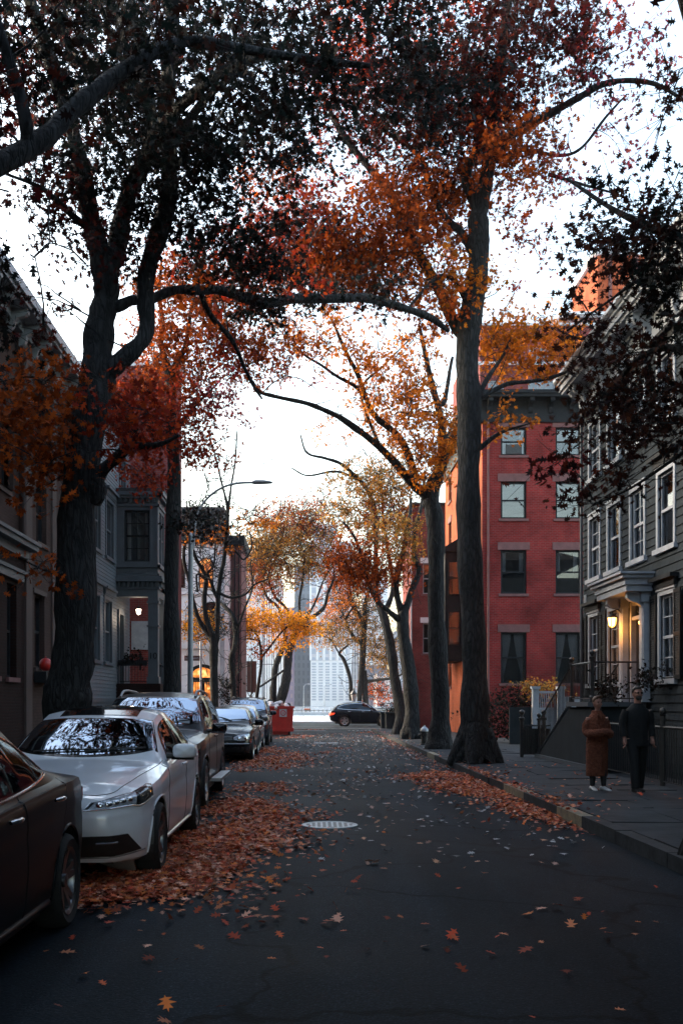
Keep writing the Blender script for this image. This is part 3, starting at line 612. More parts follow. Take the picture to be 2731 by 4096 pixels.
car('parked_sedan', 'small grey sedan squeezed between the black hatchback and the SUV with a roof rack', variant(SEDAN, .93, .95, .99), (-2.48, 31.5, 0), FACE, PAINT['slate'], M['rim'], chrome=False)
t, s_, b_ = car('parked_suv', 'dark SUV with thin roof rack parked in front of the red dumpster', variant(SUV, .93, .95, 1.02), (-2.44, 36.7, 0), FACE, PAINT['navy'], M['rim'], rails=M['iron'], chrome=False, cat='suv')
a = MB()
for x in (2.3, 2.9, 3.5): a.tube([(x, -.68, 1.76), (x, -.6, 1.80), (x, .6, 1.80), (x, .68, 1.76)], .014, 6)
for y in (-.4, 0, .4): a.tube([(2.1, y, 1.815), (3.7, y, 1.815)], .012, 6)
a.build('roof_rack', M['iron'], t, smooth=1, local=True)
car('passing_suv', 'black SUV with red tail lights seen side-on, crossing the far end of the street', variant(CROSS, .945, .97, .93), (1.29 + 4.63, 69.0, 0), math.pi, PAINT['navy'], M['rim'], group=None, cat='suv', rails=M['chrome'], chrome=2.4, tail=M['tail_lit'])
# ------------------------------------------------------------------ buildings
def window(par, pl, u0, u1, z0, z1, rec=.10, fw=.07, fm='black_paint', mx=0, my=0, mxl=None, trim=0, tm=None, sill=None, sd=.07, lintel=None, lh=.32, blind=None, curtain=None, hood=None, label=None, sash=True):
    w = MB(); d0, d1 = -rec - .04, -rec + .03
    if trim:
        for a, b, c, d in ((u0 - trim, u0, z0 - .0, z1 + trim), (u1, u1 + trim, z0, z1 + trim), (u0, u1, z1, z1 + trim)): w.pbox(pl, a, b, c, d, -.02, .045, 1)
        w.pbox(pl, u0 - trim - .03, u1 + trim + .03, z1 + trim, z1 + trim + .05, -.02, .075, 1)
    w.pbox(pl, u0, u0 + fw, z0, z1, d0, d1); w.pbox(pl, u1 - fw, u1, z0, z1, d0, d1); w.pbox(pl, u0 + fw, u1 - fw, z1 - fw, z1, d0, d1); w.pbox(pl, u0 + fw, u1 - fw, z0, z0 + fw, d0, d1)
    zm = (z0 + z1) / 2
    if sash: w.pbox(pl, u0 + fw, u1 - fw, zm - .03, zm + .03, d0 + .01, d1 + .012)
    for part, (a, b) in enumerate(((z0 + fw, zm - .03), (zm + .03, z1 - fw))):
        n = mx if part else (mx if mxl is None else mxl)
        for k in range(1, n + 1): u = u0 + fw + (u1 - u0 - 2 * fw) * k / (n + 1); w.pbox(pl, u - .011, u + .011, a, b, d0 + .02, d1 - .008)
        if n:
            for k in range(1, my + 1): z = a + (b - a) * k / (my + 1); w.pbox(pl, u0 + fw, u1 - fw, z - .011, z + .011, d0 + .022, d1 - .01)
    o = w.build('window', [M[fm], M[tm or fm]], par)
    if label: o['label'] = label
    g = MB(); g.pbox(pl, u0 + fw * .6, u1 - fw * .6, z0 + fw * .6, z1 - fw * .6, -rec - .012, -rec - .006); g.build('pane', M['glass'], o)
    if sill: s = MB(); s.pbox(pl, u0 - .09 - trim, u1 + .09 + trim, z0 - .11, z0 - .002, -.03, sd); s.build('sill', M[sill], o)
    if lintel: s = MB(); s.pbox(pl, u0 - .14, u1 + .14, z1 + .002, z1 + lh, -.03, .035); s.build('lintel', M[lintel], o)
    if hood:
        s = MB(); s.pbox(pl, u0 - trim - .08, u1 + trim + .08, z1 + trim + .05, z1 + trim + .2, 0, .10); s.pbox(pl, u0 - trim - .16, u1 + trim + .16, z1 + trim + .2, z1 + trim + .28, 0, .2)
        s.build('hood', M[hood], o)
    if blind:
        fr, bm = blind; b = MB(); b.pbox(pl, u0 + fw, u1 - fw, z1 - (z1 - z0) * fr, z1 - fw, -rec - .14, -rec - .12); b.build('blind', M[bm], o)
    if curtain:
        c = MB()
        for s in (1, -1):
            vs, fs = [], []; uc = (u0 + u1) / 2; hw = (u1 - u0) / 2 - fw; N, K = 14, 8
            for j in range(K + 1):
                t = j / K; z = z1 - fw - (z1 - z0 - 2 * fw) * t; gap = hw * (1 - (.12 + .66 * min(1, t / .85) ** 1.4)) if curtain == 'tied' else hw * .38
                for i in range(N + 1):
                    q = i / N; u = uc + s * (hw - gap * q); vs.append(pl.pt(u, z, -rec - .18 + .025 * math.sin(i * 2.2)))
            for j in range(K):
                for i in range(N): fs.append((j * (N + 1) + i, j * (N + 1) + i + 1, (j + 1) * (N + 1) + i + 1, (j + 1) * (N + 1) + i))
            c.add(vs, fs)
        c.build('curtain', M['lace'], o, smooth=3)
    return o
def shell(mb, x0, x1, y0, y1, z1, skip=(), m=0, z0=-.2, floors=()):
    q = {'near': [(x0, y0, z0), (x1, y0, z0), (x1, y0, z1), (x0, y0, z1)], 'far': [(x0, y1, z0), (x1, y1, z0), (x1, y1, z1), (x0, y1, z1)],
         'left': [(x0, y0, z0), (x0, y1, z0), (x0, y1, z1), (x0, y0, z1)], 'right': [(x1, y0, z0), (x1, y1, z0), (x1, y1, z1), (x1, y0, z1)]}
    for k, v in q.items():
        if k not in skip: mb.add(v, [(0, 1, 2, 3)], m)
def core(par, x0, x1, y0, y1, z1):     # near-black box behind the windows, room shade put into its colour
    c = MB(); c.box(x0, x1, y0, y1, 0, z1); c.build('interior_shade', M['interior_shade'], par)
def roof_slab(par, x0, x1, y0, y1, z, name='roof', m='roofing'):
    c = MB(); c.box(x0, x1, y0, y1, z, z + .12); return c.build(name, M[m], par)
def bracket(mb, pl, u, z0, z1, d, w=.16, m=0):
    h = z1 - z0; poly = [(0, z1), (d, z1), (d, z1 - .22 * h), (d * .86, z1 - .34 * h), (d * .55, z1 - .42 * h), (d * .38, z1 - .55 * h), (d * .36, z1 - .72 * h), (d * .28, z1 - .9 * h), (d * .12, z0), (0, z0)]
    mb.prism(poly, lambda a, b, t: pl.pt(u + t, b, a), -w / 2, w / 2, m)

# --- red brick apartment house on the right
b = thing('brick_apartment_house', 'red brick apartment house with black cornice and black framed windows behind the grey shingled house', 'house', (7.6, 44, 0))
pf, ps = facing(44), right_of_street(7.6)
rows = [(2.47, 4.73), (6.43, 8.37), (9.75, 11.4), (12.55, 13.8)]; colsX = [(8.42, 9.56), (10.84, 11.97), (13.2, 14.34), (15.6, 16.74)]
wl = MB(); ops = [(a, c, e, f) for a, c in colsX for e, f in rows]
wall_holes(wl, pf, 7.6, 19, 0, 14.1, ops, .2)
sides = [(45.6, 46.6), (48.3, 49.3), (53.6, 54.6)]; ops2 = [(a, c, e, f) for a, c in sides for e, f in rows]
wl.build('front_wall', M['brick_red'], b)
w2 = MB(); wall_holes(w2, ps, 44, 56, 0, 14.1, ops2, .2); shell(w2, 7.6, 19, 44, 56, 14.1, ('near', 'left')); w2.build('side_wall', M['brick_orange'], b)  # side of the red brick: warm sunlight put into its orange colour
core(b, 8.1, 18.8, 44.75, 55.8, 14.0); roof_slab(b, 7.65, 18.9, 44.05, 55.9, 14.15)
for i, (a, c) in enumerate(colsX):
    for j, (e, f) in enumerate(rows):
        kw = {}
        if j == 0: kw = dict(curtain='tied')
        elif j == 1: kw = dict(blind=(.97, 'blind') if False else None, curtain='straight')
        elif j == 2: kw = dict(blind=(.97 if i == 1 else .95, 'blind'))
        else: kw = dict(curtain='straight') if i == 0 else dict(blind=(.5, 'blind'))
        o = window(b, pf, a, c, e, f, .13, .085, 'black_paint', sill='brownstone', lintel='brownstone', lh=.34, **kw)
        if j == 1: s = MB(); s.pbox(pf, a + .09, c - .09, e + .09, (e + f) / 2, -.26, -.25); s.build('blind', M['stucco'], o)
        if j == 3 and i == 0:
            s = MB(); s.pbox(pf, a + .25, c - .2, e + .08, e + .5, -.2, -.06); s.build('air_conditioner', M['iron'], o)
for a, c in sides:
    for e, f in rows: window(b, ps, a, c, e, f, .13, .08, 'black_paint', sill='brownstone', lintel='brownstone')
cn = MB()
for pl, u0, u1 in ((pf, 7.0, 19), (ps, 43.4, 56)):
    cn.pbox(pl, u0 + .45, u1, 14.0, 14.55, 0, .1); cn.pbox(pl, u0 + .2, u1, 14.98, 15.12, 0, .62); cn.pbox(pl, u0 + .14, u1, 15.12, 15.26, 0, .70); cn.pbox(pl, u0 + .6, u1, 14.55, 14.98, 0, .06)
cn.build('cornice', M['black_paint'], b)
q = MB(); q.tube([(7.85, 43.93, .1), (7.85, 43.93, 14.0)], .05, 8); q.build('downpipe', M['brownstone'], b)
for k in range(13):
    q = MB(); bracket(q, pf, 7.9 + k * .9, 14.35, 14.98, .55, .2); q.build('bracket', M['black_paint'], b)
ob = MB(); ob.box(6.75, 7.6, 49.9, 53.1, 4.0, 9.2); ob.box(6.6, 7.62, 49.75, 53.25, 9.2, 9.4); ob.prism([(6.7, 9.4), (7.6, 9.4), (7.6, 9.95)], lambda a, c, t: Vector((a, t, c)), 49.8, 53.2); ob.box(6.6, 7.6, 49.8, 53.2, 3.7, 4.0)
ob = ob.build('bay_window', M['black_paint'], b)
for z in (4.5, 7.0): window(ob, PL((0, 49.9, 0), (1, 0, 0), (0, -1, 0)), 6.9, 7.5, z, z + 1.7, -.05, .05, 'black_paint')

# --- taller set-back brick block behind it
b = thing('brick_block', 'tall dark red brick block with white windows rising behind the black cornice', 'building', (8.3, 50, 0))
pf = facing(50.4); wl = MB(); ops = [(11.03, 12.4, 17.1, 17.95), (9.0, 9.8, 17.1, 17.95), (11.08, 12.05, 18.95, 19.65), (13.5, 14.2, 18.95, 19.65), (14.2, 15.4, 17.1, 17.95)]
wall_holes(wl, pf, 8.6, 24, 14.2, 20.7, ops, .15); shell(wl, 8.6, 24, 50.4, 60, 20.7, ('near',), z0=14.2); wl.build('wall', M['brick_wine'], b)
core(b, 8.9, 23.8, 51.2, 59.8, 20.5); roof_slab(b, 8.6, 24, 50.35, 60, 20.72, 'parapet', 'white_stone')
q = MB(); q.pbox(pf, 8.5, 24, 18.72, 18.88, -.02, .06); q.build('string_course', M['white_stone'], b)
for a, c, e, f in ops: window(b, pf, a, c, e, f, .08, .06, 'white_paint', sash=False, mx=2, blind=(.9, 'white_paint'))
q = MB(); q.box(13.2, 20, 52, 58, 20.84, 21.75); q.box(12.9, 20, 51.7, 58, 21.75, 21.95, 1); o = q.build('penthouse', [M['brownstone'], M['white_stone']], b)
q = MB(); q.box(14, 18, 51.9, 51.99, 21.0, 21.5); q.build('window', M['black_gloss'], o)
q = MB(); pr = [(12.4 + k * .45, 51) for k in range(9)]
for x, y in pr: q.tube([(x, y, 20.84), (x, y, 21.5)], .02, 5)
q.tube([(12.4, 51, 21.5), (16, 51, 21.5)], .025, 5); q.build('roof_railing', M['iron'], b)
b = thing('brick_tower', 'bright orange brick roof tower far above the grey house cornice', 'tower', (17.6, 62, 0))
q = MB(); q.box(17.9, 24, 62, 68, 0, 29.5); q.build('wall', M['brick_orange'], b)
q = MB(); q.box(17.7, 24.2, 61.8, 68.2, 29.5, 29.9); q.build('coping', M['white_stone'], b)
q = MB(); q.box(18.55, 18.75, 61.85, 62, 24, 29.5); q.box(20.2, 20.4, 61.85, 62, 24, 29.5); q.build('downpipe', M['brownstone'], b)

# --- next brick house along the right side
b = thing('brick_row_house', 'dark red brick row house glimpsed between the far right trunks', 'house', (5.9, 58, 0))
pf = facing(58.4); ps = right_of_street(5.95); wl = MB(); ops = [(6.6, 7.3, 4.5, 6.3), (6.6, 7.3, 8, 9.8)]
wall_holes(wl, pf, 5.95, 14, 0, 13.2, ops, .2); ops2 = [(60, 61, z, z + 1.9) for z in (2.4, 5.6, 8.8)]; wall_holes(wl, ps, 58.4, 64, 0, 13.2, ops2, .2); shell(wl, 5.95, 14, 58.4, 64, 13.2, ('near', 'left')); wl.build('wall', M['brick_wine'], b)
core(b, 6.4, 13.8, 59, 63.8, 13); roof_slab(b, 5.8, 14, 58.2, 64, 13.22)
for a, c, e, f in ops: window(b, pf, a, c, e, f, .12, .07, 'white_paint', sill='brownstone', lintel='white_stone')
for a, c, e, f in ops2: window(b, ps, a, c, e, f, .12, .07, 'white_paint', sill='brownstone', lintel='brownstone')
q = MB(); q.tube([(5.92, 58.2, 0), (5.92, 58.2, 13)], .05, 8); q.build('downpipe', M['white_paint'], b)

# --- grey shingled house on the right
XR = 7.4; pr_ = right_of_street(XR)
b = thing('shingled_house', 'dark grey shingled house with white bracketed eaves and lit entrance on the right', 'house', (XR, 22, 0))
W3 = [(25.4, 26.3), (23.75, 24.65), (22.0, 22.9), (20.2, 21.1), (18.3, 19.2), (16.4, 17.3)]
opsU = [(a, c, 4.85, 6.42) for a, c in W3] + [(a, c, 7.48, 8.9) for a, c in W3]
G = [(25.5, 26.3), (23.75, 24.6), (20.2, 21.0), (18.2, 19.0)]; opsG = [(a, c, 2.1, 3.85) for a, c in G]; door = (21.92, 23.0, 1.62, 3.92)
ops = opsU + opsG + [door]
wl = MB(); wall_holes(wl, pr_, -14, 26.95, 0, 9.3, ops, .16, 1, 1)  # unseen stretch back behind the camera added to shade the foreground
z = 0.
while z < 9.25:                        # shingle courses, each lapping the one below
    zt = min(z + .178, 9.3); zm = (z + zt) / 2; cuts = sorted((o[0], o[1]) for o in ops if o[2] < zm < o[3]); a = -14
    segs = []
    for c, d in cuts:
        if c > a: segs.append((a, c))
        a = max(a, d)
    segs.append((a, 26.97))
    for a, c in segs: wl.add([pr_.pt(a, z, .028), pr_.pt(c, z, .028), pr_.pt(c, zt, .006), pr_.pt(a, zt, .006), pr_.pt(a, z, 0), pr_.pt(c, z, 0)], [(0, 1, 2, 3), (4, 5, 1, 0)])
    z = zt
shell(wl, XR, 17, -14, 26.95, 9.3, ('left',), 1); wl.build('wall', [M['shingle'], M['shingle']], b)
core(b, XR + .7, 16.8, -13.7, 26.6, 9.2)
for i, (a, c) in enumerate(W3):
    for lo, hi in ((4.85, 6.42), (7.48, 8.9)):
        window(b, pr_, a, c, lo, hi, .06, .05, 'white_paint', mx=1 if i % 2 == 0 else 0, my=1, trim=.10, sill='white_paint', sd=.10, hood='black_paint' if lo > 7 or i == 3 else None, curtain='straight' if i in (1, 2) else None)
for a, c in G:
    window(b, pr_, a, c, 2.1, 3.85, .06, .05, 'white_paint', mx=1, my=1, trim=.10, sill='white_paint', sd=.10, hood='black_paint', curtain='straight')
    for s in (-1, 1):
        u = a - .12 if s < 0 else c + .12; s0, s1 = (u - .36, u) if s < 0 else (u, u + .36); q = MB()
        for e, f in ((s0, s0 + .05), (s1 - .05, s1)): q.pbox(pr_, e, f, 2.08, 3.9, .05, .085)
        for e, f in ((2.08, 2.16), (2.95, 3.03), (3.82, 3.9)): q.pbox(pr_, s0 + .05, s1 - .05, e, f, .05, .083)
        zz = 2.17
        while zz < 3.8:
            if not 2.92 < zz < 3.0: q.add([pr_.pt(s0 + .05, zz, .078), pr_.pt(s1 - .05, zz, .078), pr_.pt(s1 - .05, zz + .045, .055), pr_.pt(s0 + .05, zz + .045, .055)], [(0, 1, 2, 3)])
            zz += .05
        q.build('shutter', M['black_paint'], b)
q = MB(); q.pbox(pr_, -14, 27.0, 9.25, 10.05, 0, .04); q.pbox(pr_, -14, 27.02, 9.22, 9.32, 0, .09); q.pbox(pr_, -14, 27.02, 9.4, 9.45, .04, .07); q.pbox(pr_, -14, 27.02, 9.95, 10.06, .04, .1); q.build('frieze', M['white_paint'], b)
q = MB(); q.pbox(pr_, -14, 27.35, 10.06, 10.14, 0, .50); q.pbox(pr_, -14, 27.4, 10.14, 10.3, .40, .56); q.pbox(pr_, -14, 27.45, 10.3, 10.36, .3, .62); q.build('cornice', M['white_paint'], b)
q = MB()
poly = [(.55, 10.36), (.66, 10.36), (.70, 10.42), (.70, 10.5), (.66, 10.5), (.62, 10.42), (.55, 10.4)]
q.prism(poly, lambda a, c, t: pr_.pt(t, c, a), -14, 27.5); q.build('gutter', M['steel'], b)
for k in range(11):
    for dv in (-.17, .17):
        q = MB(); bracket(q, pr_, 26.6 - k * 1.62 + dv, 9.38, 10.06, .44, .13); q.build('bracket', M['white_paint'], b)
rf = MB(); rf.prism([(XR - .62, 10.37), (12, 11.6), (17, 10.37)], lambda a, c, t: Vector((a, t, c)), -14, 27.4); rf.build('roof', M['roofing'], b)
q = MB(); q.tube([(XR - .12, 26.75, .1), (XR - .12, 26.75, 9.2)], .04, 8); q.build('downpipe', M['grey_paint'], b)
# entrance
q = MB(); q.pbox(pr_, 21.45, 23.75, 4.16, 4.30, -.02, .62); q.pbox(pr_, 21.38, 23.82, 4.30, 4.38, -.02, .70); q.pbox(pr_, 21.5, 23.7, 4.02, 4.16, .0, .58); q.pbox(pr_, 21.32, 23.88, 4.38, 4.43, -.02, .76); q.build('porch_roof', M['white_paint'], b)
for u in (21.75, 23.2):
    q = MB(); q.pbox(pr_, u - .14, u + .14, 1.62, 4.02, .03, .17); q.pbox(pr_, u - .18, u + .18, 3.8, 4.02, .03, .23); q.pbox(pr_, u - .17, u + .17, 1.62, 1.85, .03, .21); q.pbox(pr_, u - .08, u + .08, 1.95, 3.7, .17, .185)
    bracket(q, pr_, u, 3.45, 4.02, .5, .14); q.build('pilaster', M['white_paint'], b)
dr = MB(); u0, u1 = 21.92, 23.0
dr.pbox(pr_, u0, u0 + .09, 1.62, 3.92, -.16, .02, 1); dr.pbox(pr_, u1 - .09, u1, 1.62, 3.92, -.16, .02, 1); dr.pbox(pr_, u0 + .09, u1 - .09, 3.5, 3.58, -.16, .0, 1); dr.pbox(pr_, u0 + .09, u1 - .09, 3.84, 3.92, -.16, .0, 1)
dr.pbox(pr_, u0 + .09, u1 - .09, 1.64, 3.5, -.15, -.10)
for zz, zh in ((1.8, 2.45), (2.55, 3.35)):
    for uu in (u0 + .17, u0 + .58): dr.pbox(pr_, uu, uu + .32, zz, zh, -.10, -.085)
d = dr.build('door', [M['black_gloss'], M['white_paint']], b)
q = MB(); q.ell(pr_.pt(u0 + .17, 2.5, -.05), (.03, .03, .03)); q.build('knob', M['chrome'], d, smooth=3)
q = MB(); q.pbox(pr_, u0 + .09, u1 - .09, 3.58, 3.84, -.10, -.09); fl = q.build('fanlight', M['glass'], d)
q = MB(); uc = (u0 + u1) / 2
for k in range(7):
    a = math.pi * k / 6; q.tube([pr_.pt(uc, 3.58, -.085), pr_.pt(uc + .42 * math.cos(a), 3.58 + .25 * math.sin(a), -.085)], .008, 4)
q.tube([pr_.pt(uc + .2 * math.cos(math.pi * k / 10), 3.58 + .12 * math.sin(math.pi * k / 10), -.085) for k in range(11)], .008, 4); q.build('glazing_bars', M['white_paint'], fl)
def lantern(name, label, c, s, power, colr, emit, chain=.25, wall=None):
    t = thing(name, label, 'lantern', c); x, y, z = c; q = MB()
    for a in range(6):
        p = [Vector((x + r * math.cos(a * math.pi / 3), y + r * math.sin(a * math.pi / 3), zz)) for r, zz in ((.55 * s, z - .9 * s), (.8 * s, z + .5 * s))]
        q.tube(p, .06 * s, 5)
    q.lathe([(.001, z - 1.1 * s - z), (.6 * s, -.95 * s), (.6 * s, -.86 * s), (.001, -.86 * s)], (x, y, z), 'z', 12); q.lathe([(.95 * s, .5 * s), (.9 * s, .6 * s), (.45 * s, 1.05 * s), (.18 * s, 1.2 * s), (.16 * s, 1.5 * s), (.001, 1.55 * s)], (x, y, z), 'z', 12)
    if wall: q.tube([(x, y, z + 1.5 * s), ((x + wall[0]) / 2, (y + wall[1]) / 2, z + 2.0 * s), wall], .1 * s, 6)
    else: q.tube([(x, y, z + 1.5 * s), (x, y, z + 1.5 * s + chain)], .05 * s, 5)
    q.build('frame', M['iron'], t, smooth=.6)
    g = MB(); g.lathe([(.5 * s, -.86 * s), (.72 * s, .48 * s)], (x, y, z), 'z', 6, cap=False)
    g.build('glass', mat(name + '_glow', colr, .4, emit=(colr, emit)), t)
    l = bpy.data.lights.new('bulb', 'POINT'); l.energy = power; l.color = colr; l.shadow_soft_size = .06
    lo = bpy.data.objects.new('bulb', l); col.objects.link(lo); lo.parent = t; lo.location = (0, 0, -1.6 * s)
    return t
WARM = (1, .36, .06)
lantern('wall_lantern', 'glowing amber glass lantern beside the front door of the grey shingled house', (XR - .42, 23.02, 3.5), .14, 6.5, WARM, 5, wall=(XR - .1, 23.2, 3.62))
lantern('porch_lantern', 'small warm lantern at the dark door under the white porch roof', (XR - .12, 21.98, 3.38), .05, 1.5, WARM, 5, wall=(XR, 21.98, 3.42))

# stoop of the shingled house
b = thing('stoop', 'grey stone stoop with stairs leading up to the lit front door', 'stairs', (6.8, 23, 0))
q = MB(); q.box(6.3, XR - .002, 21.9, 23.6, .1, 1.52); n = 9
for k in range(n): q.box(6.36, XR - .15, 23.6 + k * .36, 23.6 + (k + 1) * .36, .1, 1.55 - (k + 1) * (1.43 / n) + .0)
q.build('steps', M['stucco'], b)
q = MB(); q.prism([(21.86, .1), (27.0, .1), (27.0, .16), (23.62, 1.5), (21.86, 1.5)], lambda a, c, t: Vector((t, a, c)), 6.16, 6.299); q.build('string_wall', M['stucco'], b)
q = MB(); q.box(6.08, XR - .04, 21.8, 23.7, 1.52, 1.62); q.tube([(6.2, 23.65, 1.57), (6.2, 27.05, .2)], .05, 4); q.box(6.1, 6.16, 21.8, 27.1, .1, .22); q.build('coping', M['grey_paint'], b)
b = thing('stoop_railing', 'black iron railing with ball topped posts around the stoop', 'railing', (6.2, 23, 1.6)); rl = MB()
def rail(mb, p, q, h, n, lo=.08, r=.011):
    p, q = Vector(p), Vector(q); up = Vector((0, 0, 1)); mb.tube([p + up * h, q + up * h], .022, 6); mb.tube([p + up * lo, q + up * lo], .014, 5)
    for k in range(1, n): a = p + (q - p) * k / n; mb.tube([a + up * lo, a + up * h], r, 5, cap=False)
rail(rl, (6.2, 21.9, 1.62), (6.2, 23.6, 1.62), .88, 14); rail(rl, (6.2, 21.9, 1.62), (7.38, 21.9, 1.62), .88, 3); rail(rl, (6.2, 23.6, 1.62), (6.2, 27.0, .2), .9, 26); rail(rl, (7.3, 23.6, 1.62), (7.3, 27.0, .2), .9, 26)
rl.build('rails', M['iron'], b)
for x, y, z, h in ((6.2, 21.9, 1.62, 1.06), (6.2, 23.6, 1.62, .98), (6.2, 27.0, .12, 1.12), (7.3, 27.0, .12, 1.12)):
    q = MB(); q.lathe([(.06, 0), (.06, .12), (.045, .14), (.045, h - .12), (.065, h - .11), (.065, h - .06), (.03, h - .05), (.03, h - .02)], (x, y, z), 'z', 10); q.ell((x, y, z + h + .03), (.062, .062, .062), 12); q.build('post', M['iron'], b, smooth=.6)
b = thing('iron_gate', 'low black iron gate with two ball topped posts at the foot of the stoop', 'gate', (6.2, 27.2, .12))
q = MB(); rail(q, (5.78, 27.2, .12), (6.55, 27.2, .12), .86, 14)
for k in range(15): x = 5.78 + .77 * k / 14; q.tube([(x, 27.2, .96), (x, 27.2, 1.03)], [.011, .002], 5)
q.box(5.8, 6.55, 27.215, 27.225, .2, .9); q.build('panel', M['iron'], b)
for x in (5.78, 6.38):
    q = MB(); q.lathe([(.055, 0), (.055, 1.0), (.08, 1.02), (.08, 1.08), (.04, 1.1), (.04, 1.14)], (x, 27.2, .12), 'z', 10); q.ell((x, 27.2, 1.34), (.075, .075, .08), 12); q.build('post', M['iron'], b, smooth=.6)
b = thing('iron_fence', 'black spiked iron fence in front of the dark basement right of the stoop', 'fence', (6.3, 18, .12))
q = MB(); rail(q, (6.3, 10, .12), (6.3, 21.7, .12), 1.05, 100)
for k in range(101): y = 10 + 11.7 * k / 100; q.tube([(6.3, y, 1.15), (6.3, y, 1.24)], [.016, .002], 5)
q.build('rails', M['iron'], b)
for y in (10, 13.9, 17.8, 21.7):
    q = MB(); q.lathe([(.05, 0), (.05, 1.25), (.07, 1.27)], (6.3, y, .12), 'z', 8); q.ell((6.3, y, 1.45), (.06, .06, .07), 10); q.build('post', M['iron'], b, smooth=.6)
b = thing('garden_gate', 'white wooden garden gate with slatted top beside its posts, right of the hedge', 'gate', (8.3, 36, 0))
q = MB(); q.box(8.28, 8.92, 36, 36.05, .15, 1.35); q.box(8.28, 8.92, 35.98, 36.07, 1.35, 1.43); q.box(8.28, 8.92, 35.98, 36.07, 1.95, 2.03)
for k in range(10): x = 8.3 + k * .065; q.add([(x, 36.0, 1.43), (x + .025, 36.0, 1.43), (x + .06, 36.0, 1.95), (x + .035, 36.0, 1.95)], [(0, 1, 2, 3)])
q.build('gate_panel', M['white_paint'], b)
for x in (8.03, 8.95):
    q = MB(); q.box(x, x + .22, 35.9, 36.12, .1, 2.1); q.box(x - .04, x + .26, 35.86, 36.16, 2.1, 2.2); q.build('post', M['white_paint'], b)
q = MB(); q.box(9.2, 9.9, 36, 36.06, .3, 1.75); q.box(9.2, 9.9, 35.98, 36.08, 1.75, 1.83); q.build('side_panel', M['white_paint'], b)
q = MB(); q.box(7.2, 8.0, 36.0, 36.08, .1, 1.45); q.build('side_panel', M['stucco'], b)
b = tag(MB().box(7.36, 7.395, 26.6, 26.8, 4.2, 4.5).build('junction_box', M['white_paint'], None, loc=(7.38, 26.7, 4.2)), 'small white box on the far corner of the grey shingled house', 'box')

# --- left side
XL = -7.0; pl_ = left_of_street(XL)
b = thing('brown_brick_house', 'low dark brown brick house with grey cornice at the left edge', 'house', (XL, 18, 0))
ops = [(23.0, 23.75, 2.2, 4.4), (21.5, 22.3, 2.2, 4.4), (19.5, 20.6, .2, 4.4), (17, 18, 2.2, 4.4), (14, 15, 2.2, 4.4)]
q = MB(); wall_holes(q, pl_, -14, 24.35, 0, 5.2, ops, .25); shell(q, -16, XL, -14, 24.35, 5.2, ('right',)); q.build('wall', M['brick_brown'], b); core(b, -15.8, XL - .6, -13.8, 24.1, 5.1); roof_slab(b, -16, XL, -14, 24.3, 5.3)  # long unseen stretch past the camera added to close off sky light
for a, c, e, f in ops: window(b, pl_, a, c, e, f, .18, .06, 'black_paint', sill='brownstone')
q = MB(); q.pbox(pl_, 16, 24.0, 4.5, 4.68, 0, .12); q.pbox(pl_, 16, 24.05, 4.68, 4.76, 0, .18); q.build('lintel_band', M['grey_paint'], b)
q = MB(); q.pbox(pl_, -14, 24.4, 5.1, 5.3, 0, .12); q.pbox(pl_, -14, 24.5, 5.3, 5.42, 0, .34); q.pbox(pl_, -14, 24.5, 5.42, 5.5, 0, .4); q.build('cornice', M['grey_paint'], b)
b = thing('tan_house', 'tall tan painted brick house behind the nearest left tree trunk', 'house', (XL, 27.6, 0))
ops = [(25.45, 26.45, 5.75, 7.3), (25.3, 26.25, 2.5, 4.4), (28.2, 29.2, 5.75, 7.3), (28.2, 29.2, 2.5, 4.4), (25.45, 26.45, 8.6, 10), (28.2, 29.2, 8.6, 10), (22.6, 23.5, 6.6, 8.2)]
q = MB(); wall_holes(q, pl_, 24.35, 31.1, 0, 11, ops, .22, 0, 0); wall_holes(q, PL((XL - .12, 0, 0), (0, 1, 0), (1, 0, 0)), -14, 24.35, 5.6, 11, [(22.6, 23.5, 6.6, 8.2)], .2)  # upper wall carried back out of view, added to block the low sun
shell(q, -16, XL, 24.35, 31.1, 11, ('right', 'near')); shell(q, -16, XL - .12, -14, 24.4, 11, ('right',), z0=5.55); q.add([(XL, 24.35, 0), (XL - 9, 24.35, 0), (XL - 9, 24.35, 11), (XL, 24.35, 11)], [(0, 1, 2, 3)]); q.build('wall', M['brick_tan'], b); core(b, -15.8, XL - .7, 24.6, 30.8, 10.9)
for a, c, e, f in ops[:6]: window(b, pl_, a, c, e, f, .16, .06, 'black_paint', sill='tan_paint', lintel='tan_paint' if e < 3 else None, lh=.12)
window(b, PL((XL - .12, 0, 0), (0, 1, 0), (1, 0, 0)), *ops[6], .14, .06, 'black_paint', sill='tan_paint')
q = MB(); q.pbox(pl_, 24.37, 24.9, 0, 10.4, 0, .06); q.pbox(pl_, 26.9, 27.3, 0, 10.4, 0, .05); q.build('pilaster', M['tan_paint'], b)
q = MB(); q.pbox(pl_, -14, 31.1, 10.5, 10.7, -.1, .12); q.pbox(pl_, -14, 31.3, 10.7, 10.8, -.1, .55); q.pbox(pl_, -14, 31.4, 10.8, 11.02, -.1, .62)
for k in range(14): bracket(q, pl_, 17 + k, 10.2, 10.7, .5, .16)
q.build('cornice', M['steel'], b); roof_slab(b, -16, XL - .1, -14, 31, 11.03)
q = MB(); q.tube([(XL + .06, 24.2, 5.6), (XL + .06, 24.2, 10.4)], .06, 8); q.build('downpipe', M['tan_paint'], b)
q = MB(); q.box(-10.5, -9.3, 25, 26, 11.1, 12.9); q.build('chimney', M['brick_wine'], b)
for k in range(5): pass
b = tag(MB().box(-6.98, -6.68, 25.2, 26.4, 2.12, 2.4).build('window_box', M['black_paint'], None, loc=(-6.8, 25.8, 2.12)), 'dark window box under a ground floor window of the tan house', 'planter')
